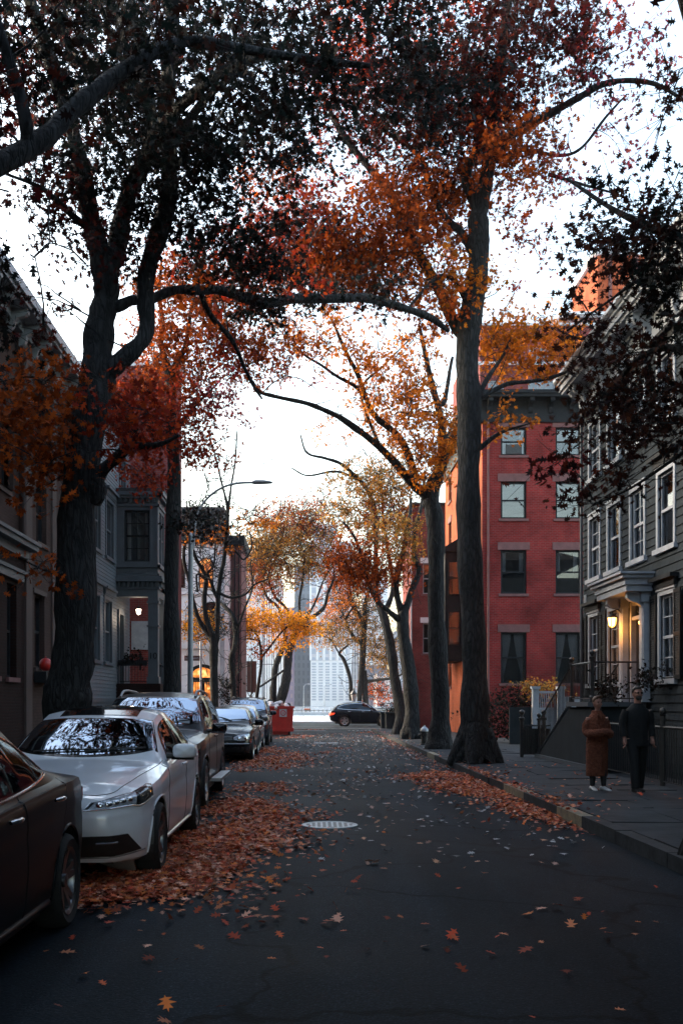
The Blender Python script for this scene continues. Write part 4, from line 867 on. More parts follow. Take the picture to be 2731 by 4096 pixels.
q = MB(); q.lathe([(.001, -.17), (.08, -.16), (.15, -.09), (.165, 0), (.15, .08), (.1, .14), (.04, .165), (.001, .17)], (-6.8, 25.62, 2.59), 'z', 20); q.tube([(-6.8, 25.62, 2.75), (-6.79, 25.6, 2.8)], .012, 6)
tag(q.build('red_lantern', mat('red_shiny', (.5, .02, .012), .3, noise=8, c2=(.4, .012, .01)), None, smooth=1, loc=(-6.8, 25.62, 2.4)), 'rounded bright red ornament sitting in the dark window box', 'ornament')
# grey clapboard house with bay
b = thing('clapboard_house', 'grey clapboard house with a projecting bay over its porch on the left', 'house', (XL, 35, 0))
ops = [(31.8, 33.0, 3.0, 5.15), (33.85, 35.0, 3.0, 5.15), (31.9, 33.1, 6.65, 8.6), (34.1, 35.3, 6.65, 8.6), (36.6, 37.6, 9.4, 11)]; dro = (36.15, 37.1, 2.3, 4.9)
q = MB(); wall_holes(q, PL((XL - .005, 0, 0), (0, 1, 0), (1, 0, 0)), 31.15, 38.6, 0, 12, ops + [dro], .18); boards(q, pl_, 31.15, 38.6, 1.75, 12, ops + [dro], .125, .022); shell(q, -16, XL - .005, 31.15, 38.6, 12, ('right',)); q.build('wall', M['grey_board'], b)
core(b, -15.8, XL - .7, 31.5, 38.3, 11.8); roof_slab(b, -16, XL + .4, 31.1, 38.7, 12.02)
q = MB(); q.pbox(pl_, 31.15, 36, .1, 1.62, .0, .06); q.pbox(pl_, 31.15, 36, 1.62, 1.76, 0, .1); q.build('plinth', M['grey_paint'], b)
for a, c, e, f in ops: window(b, pl_, a, c, e, f, .08, .06, 'grey_paint', trim=.13, sill='grey_paint', sd=.1, hood='grey_paint', curtain='straight' if f < 6 else None)
q = MB(); q.pbox(pl_, 36.12, 36.22, 2.3, 5.0, -.1, .08); q.pbox(pl_, 37.05, 37.15, 2.3, 5.0, -.1, .08); q.pbox(pl_, 36.22, 37.05, 4.85, 5.0, -.1, .08); q.pbox(pl_, 36.22, 37.05, 2.3, 4.85, -.14, -.08, 1); q.build('door', [M['grey_paint'], M['black_paint']], b)
BX0, BX1, BY0, BY1 = XL, -5.5, 36.0, 37.6
pbf = facing(BY0); pbs = left_of_street(BX1)
bay = MB(); wfr = (-6.72, -5.8, 6.72, 8.58); wfs = [(36.3, 36.85, 6.72, 8.58), (36.95, 37.5, 6.72, 8.58)]
wall_holes(bay, pbf, BX0, BX1, 6.2, 9.0, [wfr], .12); wall_holes(bay, pbs, BY0, BY1, 6.2, 9.0, wfs, .12); bay.box(BX0, BX1, BY0 + .02, BY1, 6.18, 6.2); bay.add([(BX0, BY1, 6.2), (BX1, BY1, 6.2), (BX1, BY1, 9), (BX0, BY1, 9)], [(0, 1, 2, 3)])
for u0, u1, z0, z1, d in ((BX0, BX1 + .06, 8.72, 8.8, .05), (BX0, BX1 + .14, 9.0, 9.1, .16), (BX0, BX1 + .2, 9.1, 9.22, .22), (BX0, BX1 + .1, 6.5, 6.6, .08), (BX0, BX1 + .05, 6.2, 6.28, .05)):
    bay.pbox(pbf, u0, u1, z0, z1, -.01, d); bay.pbox(pbs, BY0 - d, BY1, z0, z1, -.01, d)
for u in (-5.78, -5.56): bay.pbox(pbf, u, u + .04, 6.62, 8.7, 0, .03)
bay.pbox(pbf, -6.6, -5.9, 6.3, 6.45, 0, .03)
for k in range(7): bay.pbox(pbf, -6.9 + k * .2, -6.8 + k * .2, 8.86, 9.0, 0, .1)
o = bay.build('bay_window', M['grey_paint'], b)
roof_slab(o, BX0, BX1 + .2, BY0 - .2, BY1, 9.225)
window(o, pbf, *wfr, .08, .06, 'black_paint', mx=1, my=1, curtain='straight')
for w_ in wfs: window(o, pbs, *w_, .08, .05, 'grey_paint')
q = MB()
for z0, z1, d in ((6.08, 6.18, .16), (5.98, 6.08, .2), (5.45, 5.75, 0), (5.72, 5.8, .06)):
    q.pbox(pbf, BX0, BX1 + d, z0, z1, -.5 if z1 < 5.8 else -1.6, d); q.pbox(pbs, BY0 + .5, BY1 + .3, z0, z1, -.4, d)
for k in range(9): q.pbox(pbf, -6.92 + k * .17, -6.84 + k * .17, 5.8, 5.98, -.1, .12)
for k in range(10): q.pbox(pbs, 36.1 + k * .17, 36.18 + k * .17, 5.8, 5.98, -.1, .12)
q.box(BX0, BX1 - .02, BY0 + .02, BY1 + .3, 5.76, 5.98); q.build('entablature', M['grey_paint'], b)
for y in (36.0, 37.5):
    q = MB(); q.box(-5.86, -5.5, y, y + .36, 2.3, 5.45); q.box(-5.9, -5.46, y - .04, y + .4, 2.3, 2.55); q.box(-5.9, -5.46, y - .04, y + .4, 5.2, 5.3); q.box(-5.9, -5.46, y - .04, y + .4, 4.35, 4.42); c_ = q.build('column', M['grey_paint'], b)
    if y == 36.0:
        text('10', .32, (-5.68, 35.985, 3.2), c_, M['black_paint'])
q = MB(); q.box(XL, -5.4, 35.9, 38.4, .1, 2.3); q.build('porch_base', M['brick_brown'], b)
q = MB(); rail(q, (-6.9, 36.1, 2.3), (-5.9, 36.1, 2.3), .75, 9); rail(q, (-5.6, 36.3, 2.3), (-5.6, 37.4, 2.3), .75, 9); q.box(-6.95, -5.9, 36.02, 36.12, 2.95, 3.15); q.build('porch_railing', M['black_paint'], b)
lantern('hanging_lantern', 'white glowing lantern hanging in the porch of the grey clapboard house', (-6.37, 37.0, 5.02), .13, 6, (1, .80, .62), 3.5, .2)
# red brick house behind the bay
b = thing('brick_town_house', 'tall red brick house standing behind the grey clapboard house', 'house', (-6, 41, 0))
q = MB(); shell(q, -16, -5.45, 40.2, 42.2, 15.2); q.build('wall', M['brick_wine'], b); q = MB(); q.box(-16, -5.3, 40.1, 42.3, 15.2, 15.4); q.build('coping', M['white_stone'], b)
q = MB(); q.box(-7.2, -5.5, 40.12, 40.19, 3.75, 4.9); q.build('painted_panel', M['white_paint'], b)
# white house with arched windows
b = thing('white_house', 'white house with a lit arched window and a glowing orange doorway', 'house', (-6, 55, 0))
def arch(uc, z0, z1, hw, n=12): return [(uc - hw, z0), (uc + hw, z0)] + [(uc + hw * math.cos(math.pi * k / n), z1 + hw * .75 * math.sin(math.pi * k / n)) for k in range(n + 1)]
q = MB(); shell(q, -14, -4.75, 55, 60, 10.4); q.build('wall', M['white_stone'], b)
q = MB(); q.box(-14, -4.6, 54.8, 60.1, 10.4, 10.6); q.build('cornice', M['black_paint'], b)
q = MB(); q.prism([(55, 10.6), (60, 10.6), (59, 12.6), (55.8, 12.6)], lambda a, c, t: Vector((t, a, c)), -14, -4.8); q.build('roof', M['roofing'], b)
for z in (7.6, 4.6): q = MB(); q.pbox(facing(55), -9, -4.7, z, z + .18, 0, .12); q.build('string_course', M['white_stone'], b)
LIT = mat('lit_room', (.9, .38, .08), .6, noise=3, c2=(.25, .06, .01), emit=None)
def litmat(name, strength):
    m, nt, p = nodes(name); L = nt.links.new; g = add(nt, 'ShaderNodeNewGeometry'); n = add(nt, 'ShaderNodeTexNoise', Scale=2.6, Detail=3.0); L(g.outputs['Position'], n.inputs[0])
    c = ramp(nt, n.outputs[0], [(.35, (.10, .02, .004)), (.55, (.6, .18, .03)), (.72, (1, .62, .25))]); p.inputs['Base Color'].default_value = (.1, .04, .02, 1); L(c, p.inputs['Emission Color']); p.inputs['Emission Strength'].default_value = strength; return m
M['lit'] = litmat('lit_window', .55)
for uc, z0, z1, hw, lit in ((-5.73, 7.95, 9.3, .36, 1), (-5.45, 5.5, 6.9, .34, 0), (-7.3, 7.95, 9.3, .36, 0)):
    q = MB(); fn = lambda a, c, t: Vector((a, 55 - t, c)); q.prism(arch(uc, z0 - .1, z1, hw + .16), fn, .0, .08); q.prism(arch(uc, z0, z1, hw + .05), fn, .08, .10, 1); w = q.build('window', [M['white_stone'], M['black_paint']], b)
    q = MB(); q.prism(arch(uc, z0 + .03, z1, hw - .02), fn, .10, .112); q.build('pane', M['lit'] if lit else M['black_gloss'], w)
    q = MB(); q.pbox(facing(55), uc - .015, uc + .015, z0, z1 + .2, .113, .13); q.pbox(facing(55), uc - hw, uc + hw, (z0 + z1) / 2, (z0 + z1) / 2 + .04, .113, .128); q.build('glazing_bars', M['black_paint'], w)
q = MB(); fn = lambda a, c, t: Vector((a, 55 - t, c)); q.prism(arch(-5.92, .6, 3.2, .72), fn, .0, .12); d = q.build('door', M['black_paint'], b)
q = MB()
for x in (-6.42, -5.8): q.box(x, x + .38, 54.85, 54.88, .9, 2.75)
q.prism(arch(-5.92, 3.0, 3.12, .58), fn, .12, .135); q.build('glazing', M['lit'], d)
q = MB()
for x in (-6.30, -6.17, -5.68, -5.55): q.box(x - .01, x + .01, 54.82, 54.85, .9, 2.75)
q.build('glazing_bars', M['black_paint'], d)
q = MB(); q.box(-4.95, -4.72, 54.7, 55, 0, 10.2); q.build('pilaster', M['white_paint'], b)
b = thing('red_brick_house', 'narrow brownish red brick house beyond the white house', 'house', (-4.6, 60, 0))
q = MB(); shell(q, -12, -4.1, 59.5, 64, 11); q.build('wall', M['brownstone'], b); q = MB(); q.box(-12, -3.9, 59.3, 64, 11, 11.6); q.build('cornice', M['black_paint'], b)
q = MB()
for x in (-4.95, -4.5, -4.25): q.box(x - .03, x + .03, 59.35, 59.5, .3, 10.5)
q.build('downpipe', M['black_paint'], b)
# ------------------------------------------------------------------ ground, street, far shore
def asphalt():
    m, nt, b = nodes('asphalt'); L = nt.links.new
    g = add(nt, 'ShaderNodeNewGeometry'); n1 = add(nt, 'ShaderNodeTexNoise', Scale=.35, Detail=6.0); n2 = add(nt, 'ShaderNodeTexVoronoi', Scale=95.0); n3 = add(nt, 'ShaderNodeTexNoise', Scale=55.0, Detail=4.0)
    for n in (n1, n2, n3): L(g.outputs['Position'], n.inputs[0])
    c1 = ramp(nt, n1.outputs[0], [(.35, (.008, .0135, .019)), (.65, (.0135, .021, .0285))]); c2 = ramp(nt, n2.outputs['Color'], [(.2, (.55,) * 3), (.75, (1.,) * 3), (.97, (2.4,) * 3)])
    mx = add(nt, 'ShaderNodeMix', data_type='RGBA', blend_type='MULTIPLY'); mx.inputs[0].default_value = 1; L(c1, mx.inputs[6]); L(c2, mx.inputs[7])
    n4 = add(nt, 'ShaderNodeTexNoise', Scale=1.4, Detail=5.0); L(g.outputs['Position'], n4.inputs[0]); wp = add(nt, 'ShaderNodeMix', data_type='RGBA', blend_type='ADD'); wp.inputs[0].default_value = .9; L(g.outputs['Position'], wp.inputs[6]); L(n4.outputs['Color'], wp.inputs[7])
    vc = add(nt, 'ShaderNodeTexVoronoi', feature='DISTANCE_TO_EDGE', Scale=.33); L(wp.outputs[2], vc.inputs[0]); ck = ramp(nt, vc.outputs['Distance'], [(.004, (.25,) * 3), (.012, (1,) * 3)])
    n5 = add(nt, 'ShaderNodeTexNoise', Scale=.8, Detail=3.0); mp5 = add(nt, 'ShaderNodeMapping'); mp5.inputs['Scale'].default_value = (1.6, .12, 1); L(g.outputs['Position'], mp5.inputs[0]); L(mp5.outputs[0], n5.inputs[0]); st = ramp(nt, n5.outputs[0], [(.38, (.62,) * 3), (.55, (1,) * 3), (.68, (1.35,) * 3)])
    m2 = add(nt, 'ShaderNodeMix', data_type='RGBA', blend_type='MULTIPLY'); m2.inputs[0].default_value = 1; L(mx.outputs[2], m2.inputs[6]); L(ck, m2.inputs[7])
    m3 = add(nt, 'ShaderNodeMix', data_type='RGBA', blend_type='MULTIPLY'); m3.inputs[0].default_value = 1; L(m2.outputs[2], m3.inputs[6]); L(st, m3.inputs[7]); L(m3.outputs[2], b.inputs['Base Color'])
    L(ramp(nt, n1.outputs[0], [(.3, (.6,) * 3), (.7, (.75,) * 3)]), b.inputs['Roughness'])
    b.inputs['Specular IOR Level'].default_value = .07; bp = add(nt, 'ShaderNodeBump', Strength=.55, Distance=.006); L(n3.outputs[0], bp.inputs['Height']); L(bp.outputs[0], b.inputs['Normal']); return m
M['asphalt'] = asphalt()
M['flag'] = mat('flagstone', (.042, .05, .058), .75, spec=.15, noise=2.2, c2=(.018, .022, .026), bump=(14, .5, .02))
M['kerb'] = mat('kerb_stone', (.05, .055, .06), .8, spec=.2, noise=5, c2=(.024, .027, .03), bump=(18, .4, .01))
M['kerb_paint'] = mat('kerb_paint', (.30, .25, .16), .7, noise=9, c2=(.14, .12, .085), bump=(18, .4, .01))
M['soil'] = mat('soil', (.03, .025, .02), .95, noise=8, bump=(20, .8, .03))
M['plaza'] = mat('plaza_paving', (.62, .64, .66), .5, noise=1.5, c2=(.5, .52, .54))
M['road_paint'] = mat('road_paint', (.6, .61, .62), .6, noise=9, c2=(.25, .26, .27))
def struct(name, mb, m, smooth=None): o = mb.build(name, m, None, smooth); o['kind'] = 'structure'; return o
q = MB(); S = 2500; q.add([(-S, -S, -.05), (S, -S, -.05), (S, S, -.05), (-S, S, -.05)], [(0, 1, 2, 3)]); struct('ground', q, M['plaza'])
q = MB()
N = 60     # slightly crowned carriageway
xs = np.linspace(-3.62, 3.56, 13)
for j in range(2):
    pass
ys = [-40, 0, 20, 40, 56]; vs = [(x, y, .03 - .0045 * x * x) for y in ys for x in xs]; fs = [(j * 13 + i, j * 13 + i + 1, (j + 1) * 13 + i + 1, (j + 1) * 13 + i) for j in range(4) for i in range(12)]
q.add(vs, fs); struct('road', q, M['asphalt'], 3)
q = MB(); q.add([(-60, 56, .004), (60, 56, .004), (60, 80.5, .004), (-60, 80.5, .004)], [(0, 1, 2, 3)]); struct('cross_street', q, M['asphalt'])
q = MB(); q.box(-80, 80, 80.5, 122, -.04, .10); struct('promenade', q, M['plaza'])
def slabs(x0, x1, y0, y1, z, jit, seed):
    r = random.Random(seed); q = MB(); y = y0
    while y < y1:
        h = r.uniform(.9, 1.7); x = x0
        while x < x1 - .1:
            w = min(r.uniform(.8, 1.5), x1 - x); a, c = r.uniform(-jit, jit), r.uniform(-jit, jit); t = r.uniform(-.006, .006)
            X0, X1, Y0, Y1 = x + .008, x + w - .008, y + .008, y + h - .008
            q.add([(X0, Y0, z + t), (X1, Y0, z + a), (X1, Y1, z + t + c), (X0, Y1, z - a), (X0, Y0, z - .09), (X1, Y0, z - .09), (X1, Y1, z - .09), (X0, Y1, z - .09)], [(0, 1, 2, 3), (0, 1, 5, 4), (1, 2, 6, 5), (2, 3, 7, 6), (3, 0, 4, 7)]); x += w
        y += h
    return q
q = slabs(3.72, 6.2, -8, 56, .125, .014, 3); q.box(3.7, 20, -40, 56.2, -.04, .06); struct('sidewalk_right', q, M['flag'])
q = slabs(-7.0, -3.8, 2, 56, .125, .008, 4); q.box(-20, -3.75, -40, 56.2, -.04, .06); struct('sidewalk_left', q, M['flag'])
for nm, x0, x1 in (('kerb_right', 3.52, 3.70), ('kerb_left', -3.78, -3.6)):
    q = MB(); y = -10; r = random.Random(9)
    brk = [12.9, 14.2, 16.4, 18.1, 28.2, 29.9]
    while y < 56.2:
        h = r.uniform(1.4, 2.4); nx = [k for k in brk if y + .01 < k < y + h + .7]
        if nx: h = nx[0] - y
        e = r.uniform(-.01, .01); mid = y + h / 2; pt = nm == 'kerb_right' and any(a < mid < c for a, c in ((12.9, 14.2), (16.4, 18.1), (28.2, 29.9)))
        q.box(x0 + e, x1 + e, y + .006, y + h - .006, -.03, .13 + r.uniform(-.008, .006), 1 if pt else 0); y += h
    struct(nm, q, [M['kerb'], M['kerb_paint']])
q = MB()
q.add([(.15, 38.6, .036), (1.1, 38.6, .036), (1.1, 39.2, .036), (.15, 39.2, .036)], [(0, 1, 2, 3)])
for x0, x1, y0, y1 in ((-14, 16, 62.4, 62.62), (-14, 16, 66.4, 66.55), (-1.2, .9, 57.2, 57.5)): q.add([(x0, y0, .009), (x1, y0, .009), (x1, y1, .009), (x0, y1, .009)], [(0, 1, 2, 3)])
for k in range(8): q.add([(2.2 + k * .24, 57.6, .009), (2.34 + k * .24, 57.6, .009), (2.34 + k * .24, 58.0, .009), (2.2 + k * .24, 58.0, .009)], [(0, 1, 2, 3)])
struct('road_markings', q, M['road_paint'])
q = MB(); q.add([(-900, 123, -.03), (900, 123, -.03), (900, 2400, -.03), (-900, 2400, -.03)], [(0, 1, 2, 3)]); struct('river', q, mat('river', (.30, .34, .38), .18, noise=.4, c2=(.25, .29, .33), bump=(.8, .3, .2)))
# manhole
t = thing('manhole_cover', 'round pale metal manhole cover with rows of oval slots in the asphalt', 'manhole cover', (.25, 12.75, .03))
mz = .036
q = MB(); q.lathe([(.36, -.04), (.36, .006), (.34, .010), (.315, .010), (.31, .004), (.001, .004)], (.25, 12.75, mz), 'z', 48, cap=False); q.build('frame', mat('manhole_metal', (.55, .58, .6), .45, .3, noise=20, c2=(.4, .425, .44)), t)
q = MB()
for i in range(-4, 5):
    for j in range(-4, 5):
        x, y = i * .068, j * .068 + (.034 if i % 2 else 0)
        if x * x + y * y < .29 ** 2: q.lathe([(.026, 0), (.024, .0012), (.001, .0014)], (.25 + x, 12.75 + y, mz + .0045), 'z', 10, cap=False)
q.build('slots', M['iron'], t)
# hydrant
t = thing('fire_hydrant', 'dark fire hydrant with a pale domed cap on the right kerb', 'hydrant', (4.05, 35.3, .12))
q = MB(); q.lathe([(.17, 0), (.17, .04), (.12, .05), (.11, .42), (.14, .43), (.14, .47)], (4.05, 35.3, .12), 'z', 18); q.build('barrel', M['iron'], t, smooth=.6)
q = MB(); q.lathe([(.15, .47), (.15, .5), (.12, .58), (.05, .64), (.03, .65), (.03, .69), (.001, .69)], (4.05, 35.3, .12), 'z', 18); q.build('cap', M['steel'], t, smooth=.6)
for a in (0, math.pi, 1.5 * math.pi):
    d = Vector((math.cos(a), math.sin(a), 0)); c = Vector((4.05, 35.3, .47)); q = MB(); q.tube([c, c + d * .15, c + d * .15, c + d * .2], [.05, .05, .062, .062], 10); q.build('nozzle', M['iron'], t, smooth=.6)
# street light
t = thing('street_light', 'tall grey street light with a long curved arm over the road', 'street light', (-3.72, 30.9, .12))
q = MB(); D = 30.9; q.tube([(-3.72, D, .12), (-3.72, D, .8), (-3.72, D, .85), (-3.70, D, 6.75)], [.14, .13, .09, .075], 10); q.lathe([(.085, 0), (.085, .06), (.02, .14), (.001, .15)], (-3.70, D, 6.75), 'z', 10); q.build('pole', M['steel'], t, smooth=.6)
q = MB(); q.tube(spline([P(444, 1262, D), P(447, 1215, D), P(455, 1175, D), P(478, 1143, D), P(510, 1120, D), P(545, 1110, D), P(585, 1108, D)], 5), .036, 8); q.build('arm', M['steel'], t, smooth=1)
a = P(580, 1108, D); q = MB(); vs = []
for x, hw, hz, dz in ((0, .05, .05, 0), (.1, .09, .07, .01), (.35, .10, .065, .01), (.55, .09, .04, -.0), (.62, .03, .02, -.005)):
    for k in range(10): an = 2 * math.pi * k / 10; vs.append(a + Vector((x, hw * math.cos(an), dz + hz * math.sin(an))))
q.add(vs, [(i * 10 + k, i * 10 + (k + 1) % 10, (i + 1) * 10 + (k + 1) % 10, (i + 1) * 10 + k) for i in range(4) for k in range(10)] + [tuple(range(10)), tuple(range(40, 50))]); q.build('lamp_head', M['steel'], t, smooth=.9)
# thin pole with street name sign
D = 50; t = thing('street_sign', 'brown street name sign on a thin grey pole beside the left curving trunks', 'sign', (P(461, 1700, D).x, D, .12)); px = P(461, 1700, D).x
q = MB(); q.tube([(px, D, .12), (px, D, 4.7)], .06, 8); q.build('pole', M['steel'], t, smooth=1)
q = MB(); q.box(px - .82, px - .06, D - .02, D + .02, 3.72, 3.98); o = q.build('name_plate', mat('sign_brown', (.06, .025, .02), .5, noise=9, c2=(.05, .02, .017)), t)
text('COLUMBIA HEIGHTS', .125, (px - .44, D - .026, 3.80), o, M['white_paint'], sx=.68, space=.82)
D = 70; x = P(577, 1550, D).x; t = thing('sign_board', 'tall brown board on a black pole beyond the parked cars', 'sign', (x, D, .1))
q = MB(); q.tube([(x, D, .1), (x, D, 4.6)], .05, 6); q.build('pole', M['iron'], t)
q = MB(); q.box(x - .32, x + .36, D + .05, D + .1, 2.35, 4.55); q.box(x - .32, x + .36, D + .03, D + .05, 3.5, 3.53); q.build('board', mat('board_brown', (.10, .055, .055), .7, noise=4, c2=(.08, .045, .045)), t)
x2 = P(561, 1550, D).x; t = thing('sign_post', 'slim black post with a small square dark sign beside the brown board', 'sign', (x2, D, .1)); q = MB(); q.tube([(x2, D, .1), (x2, D, 4.0)], .04, 6); q.build('pole', M['iron'], t); q = MB(); q.box(x2 - .2, x2 + .1, D - .06, D - .04, 3.6, 4.0); q.build('plate', M['iron'], t)
# dumpster
t = thing('dumpster', 'bright red dumpster heaped with rubbish at the far end of the parked cars', 'dumpster', (-1.75, 49.4, .03))
q = MB(); Y0, Y1 = 48.8, 50.3; X0, X1 = -2.72, -.84; z0, z1 = .22, 1.34
rp = M['dump'] = mat('red_paint', (.42, .02, .014), .5, noise=3, c2=(.28, .016, .012), bump=(12, .2, .02))
q.add([(X0 + .04, Y0, z0), (X1 - .05, Y0, z0), (X1, Y0 - .03, z1), (X0, Y0 - .03, z1), (X0 + .04, Y1, z0), (X1 - .05, Y1, z0), (X1, Y1, z1), (X0, Y1, z1)], [(0, 1, 2, 3), (4, 5, 6, 7), (0, 4, 7, 3), (1, 5, 6, 2), (0, 1, 5, 4)])
q.box(X0 - .06, X1 + .06, Y0 - .1, Y0 + .03, z1, z1 + .1); q.box(X0 - .06, X1 + .06, Y1 - .03, Y1 + .07, z1, z1 + .1); q.box(X0 - .06, X0 + .04, Y0 + .03, Y1 - .03, z1, z1 + .1); q.box(X1 - .04, X1 + .06, Y0 + .03, Y1 - .03, z1, z1 + .1)
q.box(X0 - .0, X1 + .02, Y0 - .05, Y1 + .03, z0 - .02, z0 + .14)
for x in (-1.55,): q.box(x, x + .08, Y0 - .05, Y0 - .01, z0 + .14, z1)
q.box(X0 + .2, X1 - .15, Y0 + .1, Y0 + .2, .05, z0 - .01)
q.build('body', rp, t)
q = MB()
for x in (X0 + .2, X1 - .2):
    for y in (Y0 + .15, Y1 - .15): q.lathe([(.001, -.04), (.09, -.04), (.09, .04), (.001, .04)], (x, y, .12), 'x', 14)
q.build('caster', M['rubber'], t)
q = MB(); q.box(-1.50, -1.14, Y0 - .065, Y0 - .055, .92, 1.3); o = q.build('sticker', M['white_paint'], t)
q = MB(); q.lathe([(.14, 0), (.14, .006), (.001, .006)], (-1.32, Y0 - .072, 1.11), 'y', 24); q.build('round_mark', rp, o)
q = MB(); q.lathe([(.10, 0), (.10, -.004), (.001, -.004)], (-1.32, Y0 - .072, 1.11), 'y', 24)
for k in range(5): q.box(-1.39, -1.25, Y0 - .079, Y0 - .077, 1.05 + k * .028, 1.06 + k * .028, 1)
q.build('round_mark', [M['white_paint'], rp], o)
q = MB(); r = random.Random(5)
for k in range(26):
    x, y = r.uniform(X0 + .2, X1 - .2), r.uniform(Y0 + .1, Y1 - .1); q.ell((x, y, z1 + r.uniform(.0, .22)), (r.uniform(.12, .3), r.uniform(.12, .3), r.uniform(.08, .17)), 8, r.choice((0, 0, 1, 2)), rot=Matrix.Rotation(r.uniform(0, 3), 3, 'Y'))
tag(q.build('rubbish_heap', [M['lace'], M['brownstone'], M['stucco']], None, smooth=.5, loc=(-1.75, 49.5, 1.3)), 'mixed rubbish and bags piled on top of the red dumpster', 'rubbish', kind='stuff')
# planters at the corner
for i, (px, D, w_) in enumerate(((905, 57, .9), (886, 58.6, .55))):
    c = P(px, 1680, D); t = thing('planter', ('square stone planter with a bushy dark plant at the street corner', 'narrow grey planter bin just left of the bushy corner planter')[i], 'planter', (c.x, D, .1)); q = MB(); q.box(c.x - w_ / 2, c.x + w_ / 2, D, D + .9, .1, .95); q.box(c.x - w_ / 2 - .05, c.x + w_ / 2 + .05, D - .05, D + .95, .95, 1.07); q.build('box', M['stucco'], t)
# promenade wall, fence, lantern
t = thing('promenade_wall', 'low pale stone wall with a spiked railing along the far promenade', 'wall', (0, 118, .1)); q = MB()
for k in range(40): q.box(-40 + k * 2, -38.03 + k * 2, 118, 118.6, .1, .42)
q.box(-40, 40, 117.95, 118.65, .42, .5); q.build('wall', mat('wall_stone', (.42, .45, .48), .7, noise=1.2, c2=(.3, .33, .36)), t)
q = MB()
for k in range(160): x = -40 + k * .5; q.tube([(x, 118.3, .5), (x, 118.3, .86 if k % 5 else 1.05)], [.045, .02], 4, cap=False)
q.tube([(-40, 118.3, .72), (40, 118.3, .72)], .03, 4); q.build('railing', M['iron'], t)
t = thing('park_fence', 'black iron park fence behind the crossing black SUV', 'fence', (7, 80.5, .1)); q = MB(); rail(q, (5.4, 80.6, .1), (14, 80.6, .1), 1.05, 70, r=.02); q.build('rails', M['iron'], t)
D = 77; c = P(812, 1615, D); t = thing('park_lantern', 'old style black lantern post standing between the far trunks', 'street lamp', (c.x, D, .1)); q = MB()
q.lathe([(.14, 0), (.12, .3), (.06, .4), (.05, 1.6), (.09, 1.65)], (c.x, D, .1), 'z', 10); q.build('post', M['iron'], t, smooth=.6)
q = MB(); q.lathe([(.12, 1.65), (.24, 2.15)], (c.x, D, .1), 'z', 6, cap=False); q.build('glass', mat('pale_glass', (.55, .52, .5), .3, noise=9, c2=(.45, .43, .42)), t)
q = MB(); q.lathe([(.29, 2.15), (.3, 2.2), (.12, 2.42), (.04, 2.5), (.04, 2.62), (.001, 2.64)], (c.x, D, .1), 'z', 6)
for k in range(6): a = k * math.pi / 3; q.tube([(c.x + .125 * math.cos(a), D + .125 * math.sin(a), 1.75), (c.x + .245 * math.cos(a), D + .245 * math.sin(a), 2.25)], .02, 4)
q.build('cap', M['iron'], t)
for i, px in enumerate((745, 697)):
    D = 110; x = P(px, 1600, D).x; t = thing('promenade_lamp', ('thin pale lamp post standing before the white office block', 'thin pale lamp post standing before the dark blue tower')[i], 'street lamp', (x, D, .1)); q = MB(); q.tube([(x, D, .1), (x, D, 3.4), (x + .25, D, 3.7), (x + .6, D, 3.7)], [.05, .035, .03, .03], 6); q.build('pole', M['steel'], t); q = MB(); q.ell((x + .65, D, 3.68), (.2, .1, .06), 8); q.build('lamp_head', M['steel'], t, smooth=3)
# ------------------------------------------------------------------ skyline across the river
def facade(name, c, g, bw, bh, wu, wz, rough=.6):
    m, nt, b = nodes(name); L = nt.links.new
    p = add(nt, 'ShaderNodeNewGeometry'); s = add(nt, 'ShaderNodeSeparateXYZ'); L(p.outputs['Position'], s.inputs[0]); a = add(nt, 'ShaderNodeMath', operation='ADD'); L(s.outputs[0], a.inputs[0]); L(s.outputs[1], a.inputs[1])
    def cell(src, per, w):
        d = add(nt, 'ShaderNodeMath', operation='DIVIDE'); L(src, d.inputs[0]); d.inputs[1].default_value = per; f = add(nt, 'ShaderNodeMath', operation='FRACT'); L(d.outputs[0], f.inputs[0])
        l = add(nt, 'ShaderNodeMath', operation='LESS_THAN'); L(f.outputs[0], l.inputs[0]); l.inputs[1].default_value = w; return l.outputs[0]
    mu = add(nt, 'ShaderNodeMath', operation='MULTIPLY'); L(cell(a.outputs[0], bw, wu), mu.inputs[0]); L(cell(s.outputs[2], bh, wz), mu.inputs[1])
    mx = add(nt, 'ShaderNodeMix', data_type='RGBA'); L(mu.outputs[0], mx.inputs[0]); mx.inputs[6].default_value = (*c, 1); mx.inputs[7].default_value = (*g, 1); L(mx.outputs[2], b.inputs['Base Color']); b.inputs['Roughness'].default_value = rough; return m
def tower(name, label, x0, x1, ytop, D, depth, m, ybot=None, parts=None):
    a, c = P(x0, ytop, D), P(x1, ytop, D); zb = 0
    t = thing(name, label, 'skyscraper', ((a.x + c.x) / 2, D, 0)); q = MB(); q.box(a.x, c.x, D, D + depth, zb, a.z); q.build('facade', m, t)
    if parts: parts(t, a, c, D)
    return t
def fins(n, m, w=.8, d=1.2, z0=0):
    def f(t, a, c, D):
        for k in range(n + 1):
            q = MB(); x = a.x + (c.x - a.x) * k / n; q.box(x - w / 2, x + w / 2, D - d, D, z0, a.z); q.build('fin', m, t)
    return f
D = 480; wc = mat('haze_pale_concrete', (.85, .85, .86), .7, noise=.05, c2=(.8, .8, .81)); pk = mat('pink_concrete', (.55, .46, .47), .7, noise=.05, c2=(.5, .42, .43))  # distance haze put into the colour, tower concrete made paler
win = mat('office_glass', (.40, .45, .54), .3, noise=.3, c2=(.46, .48, .53))
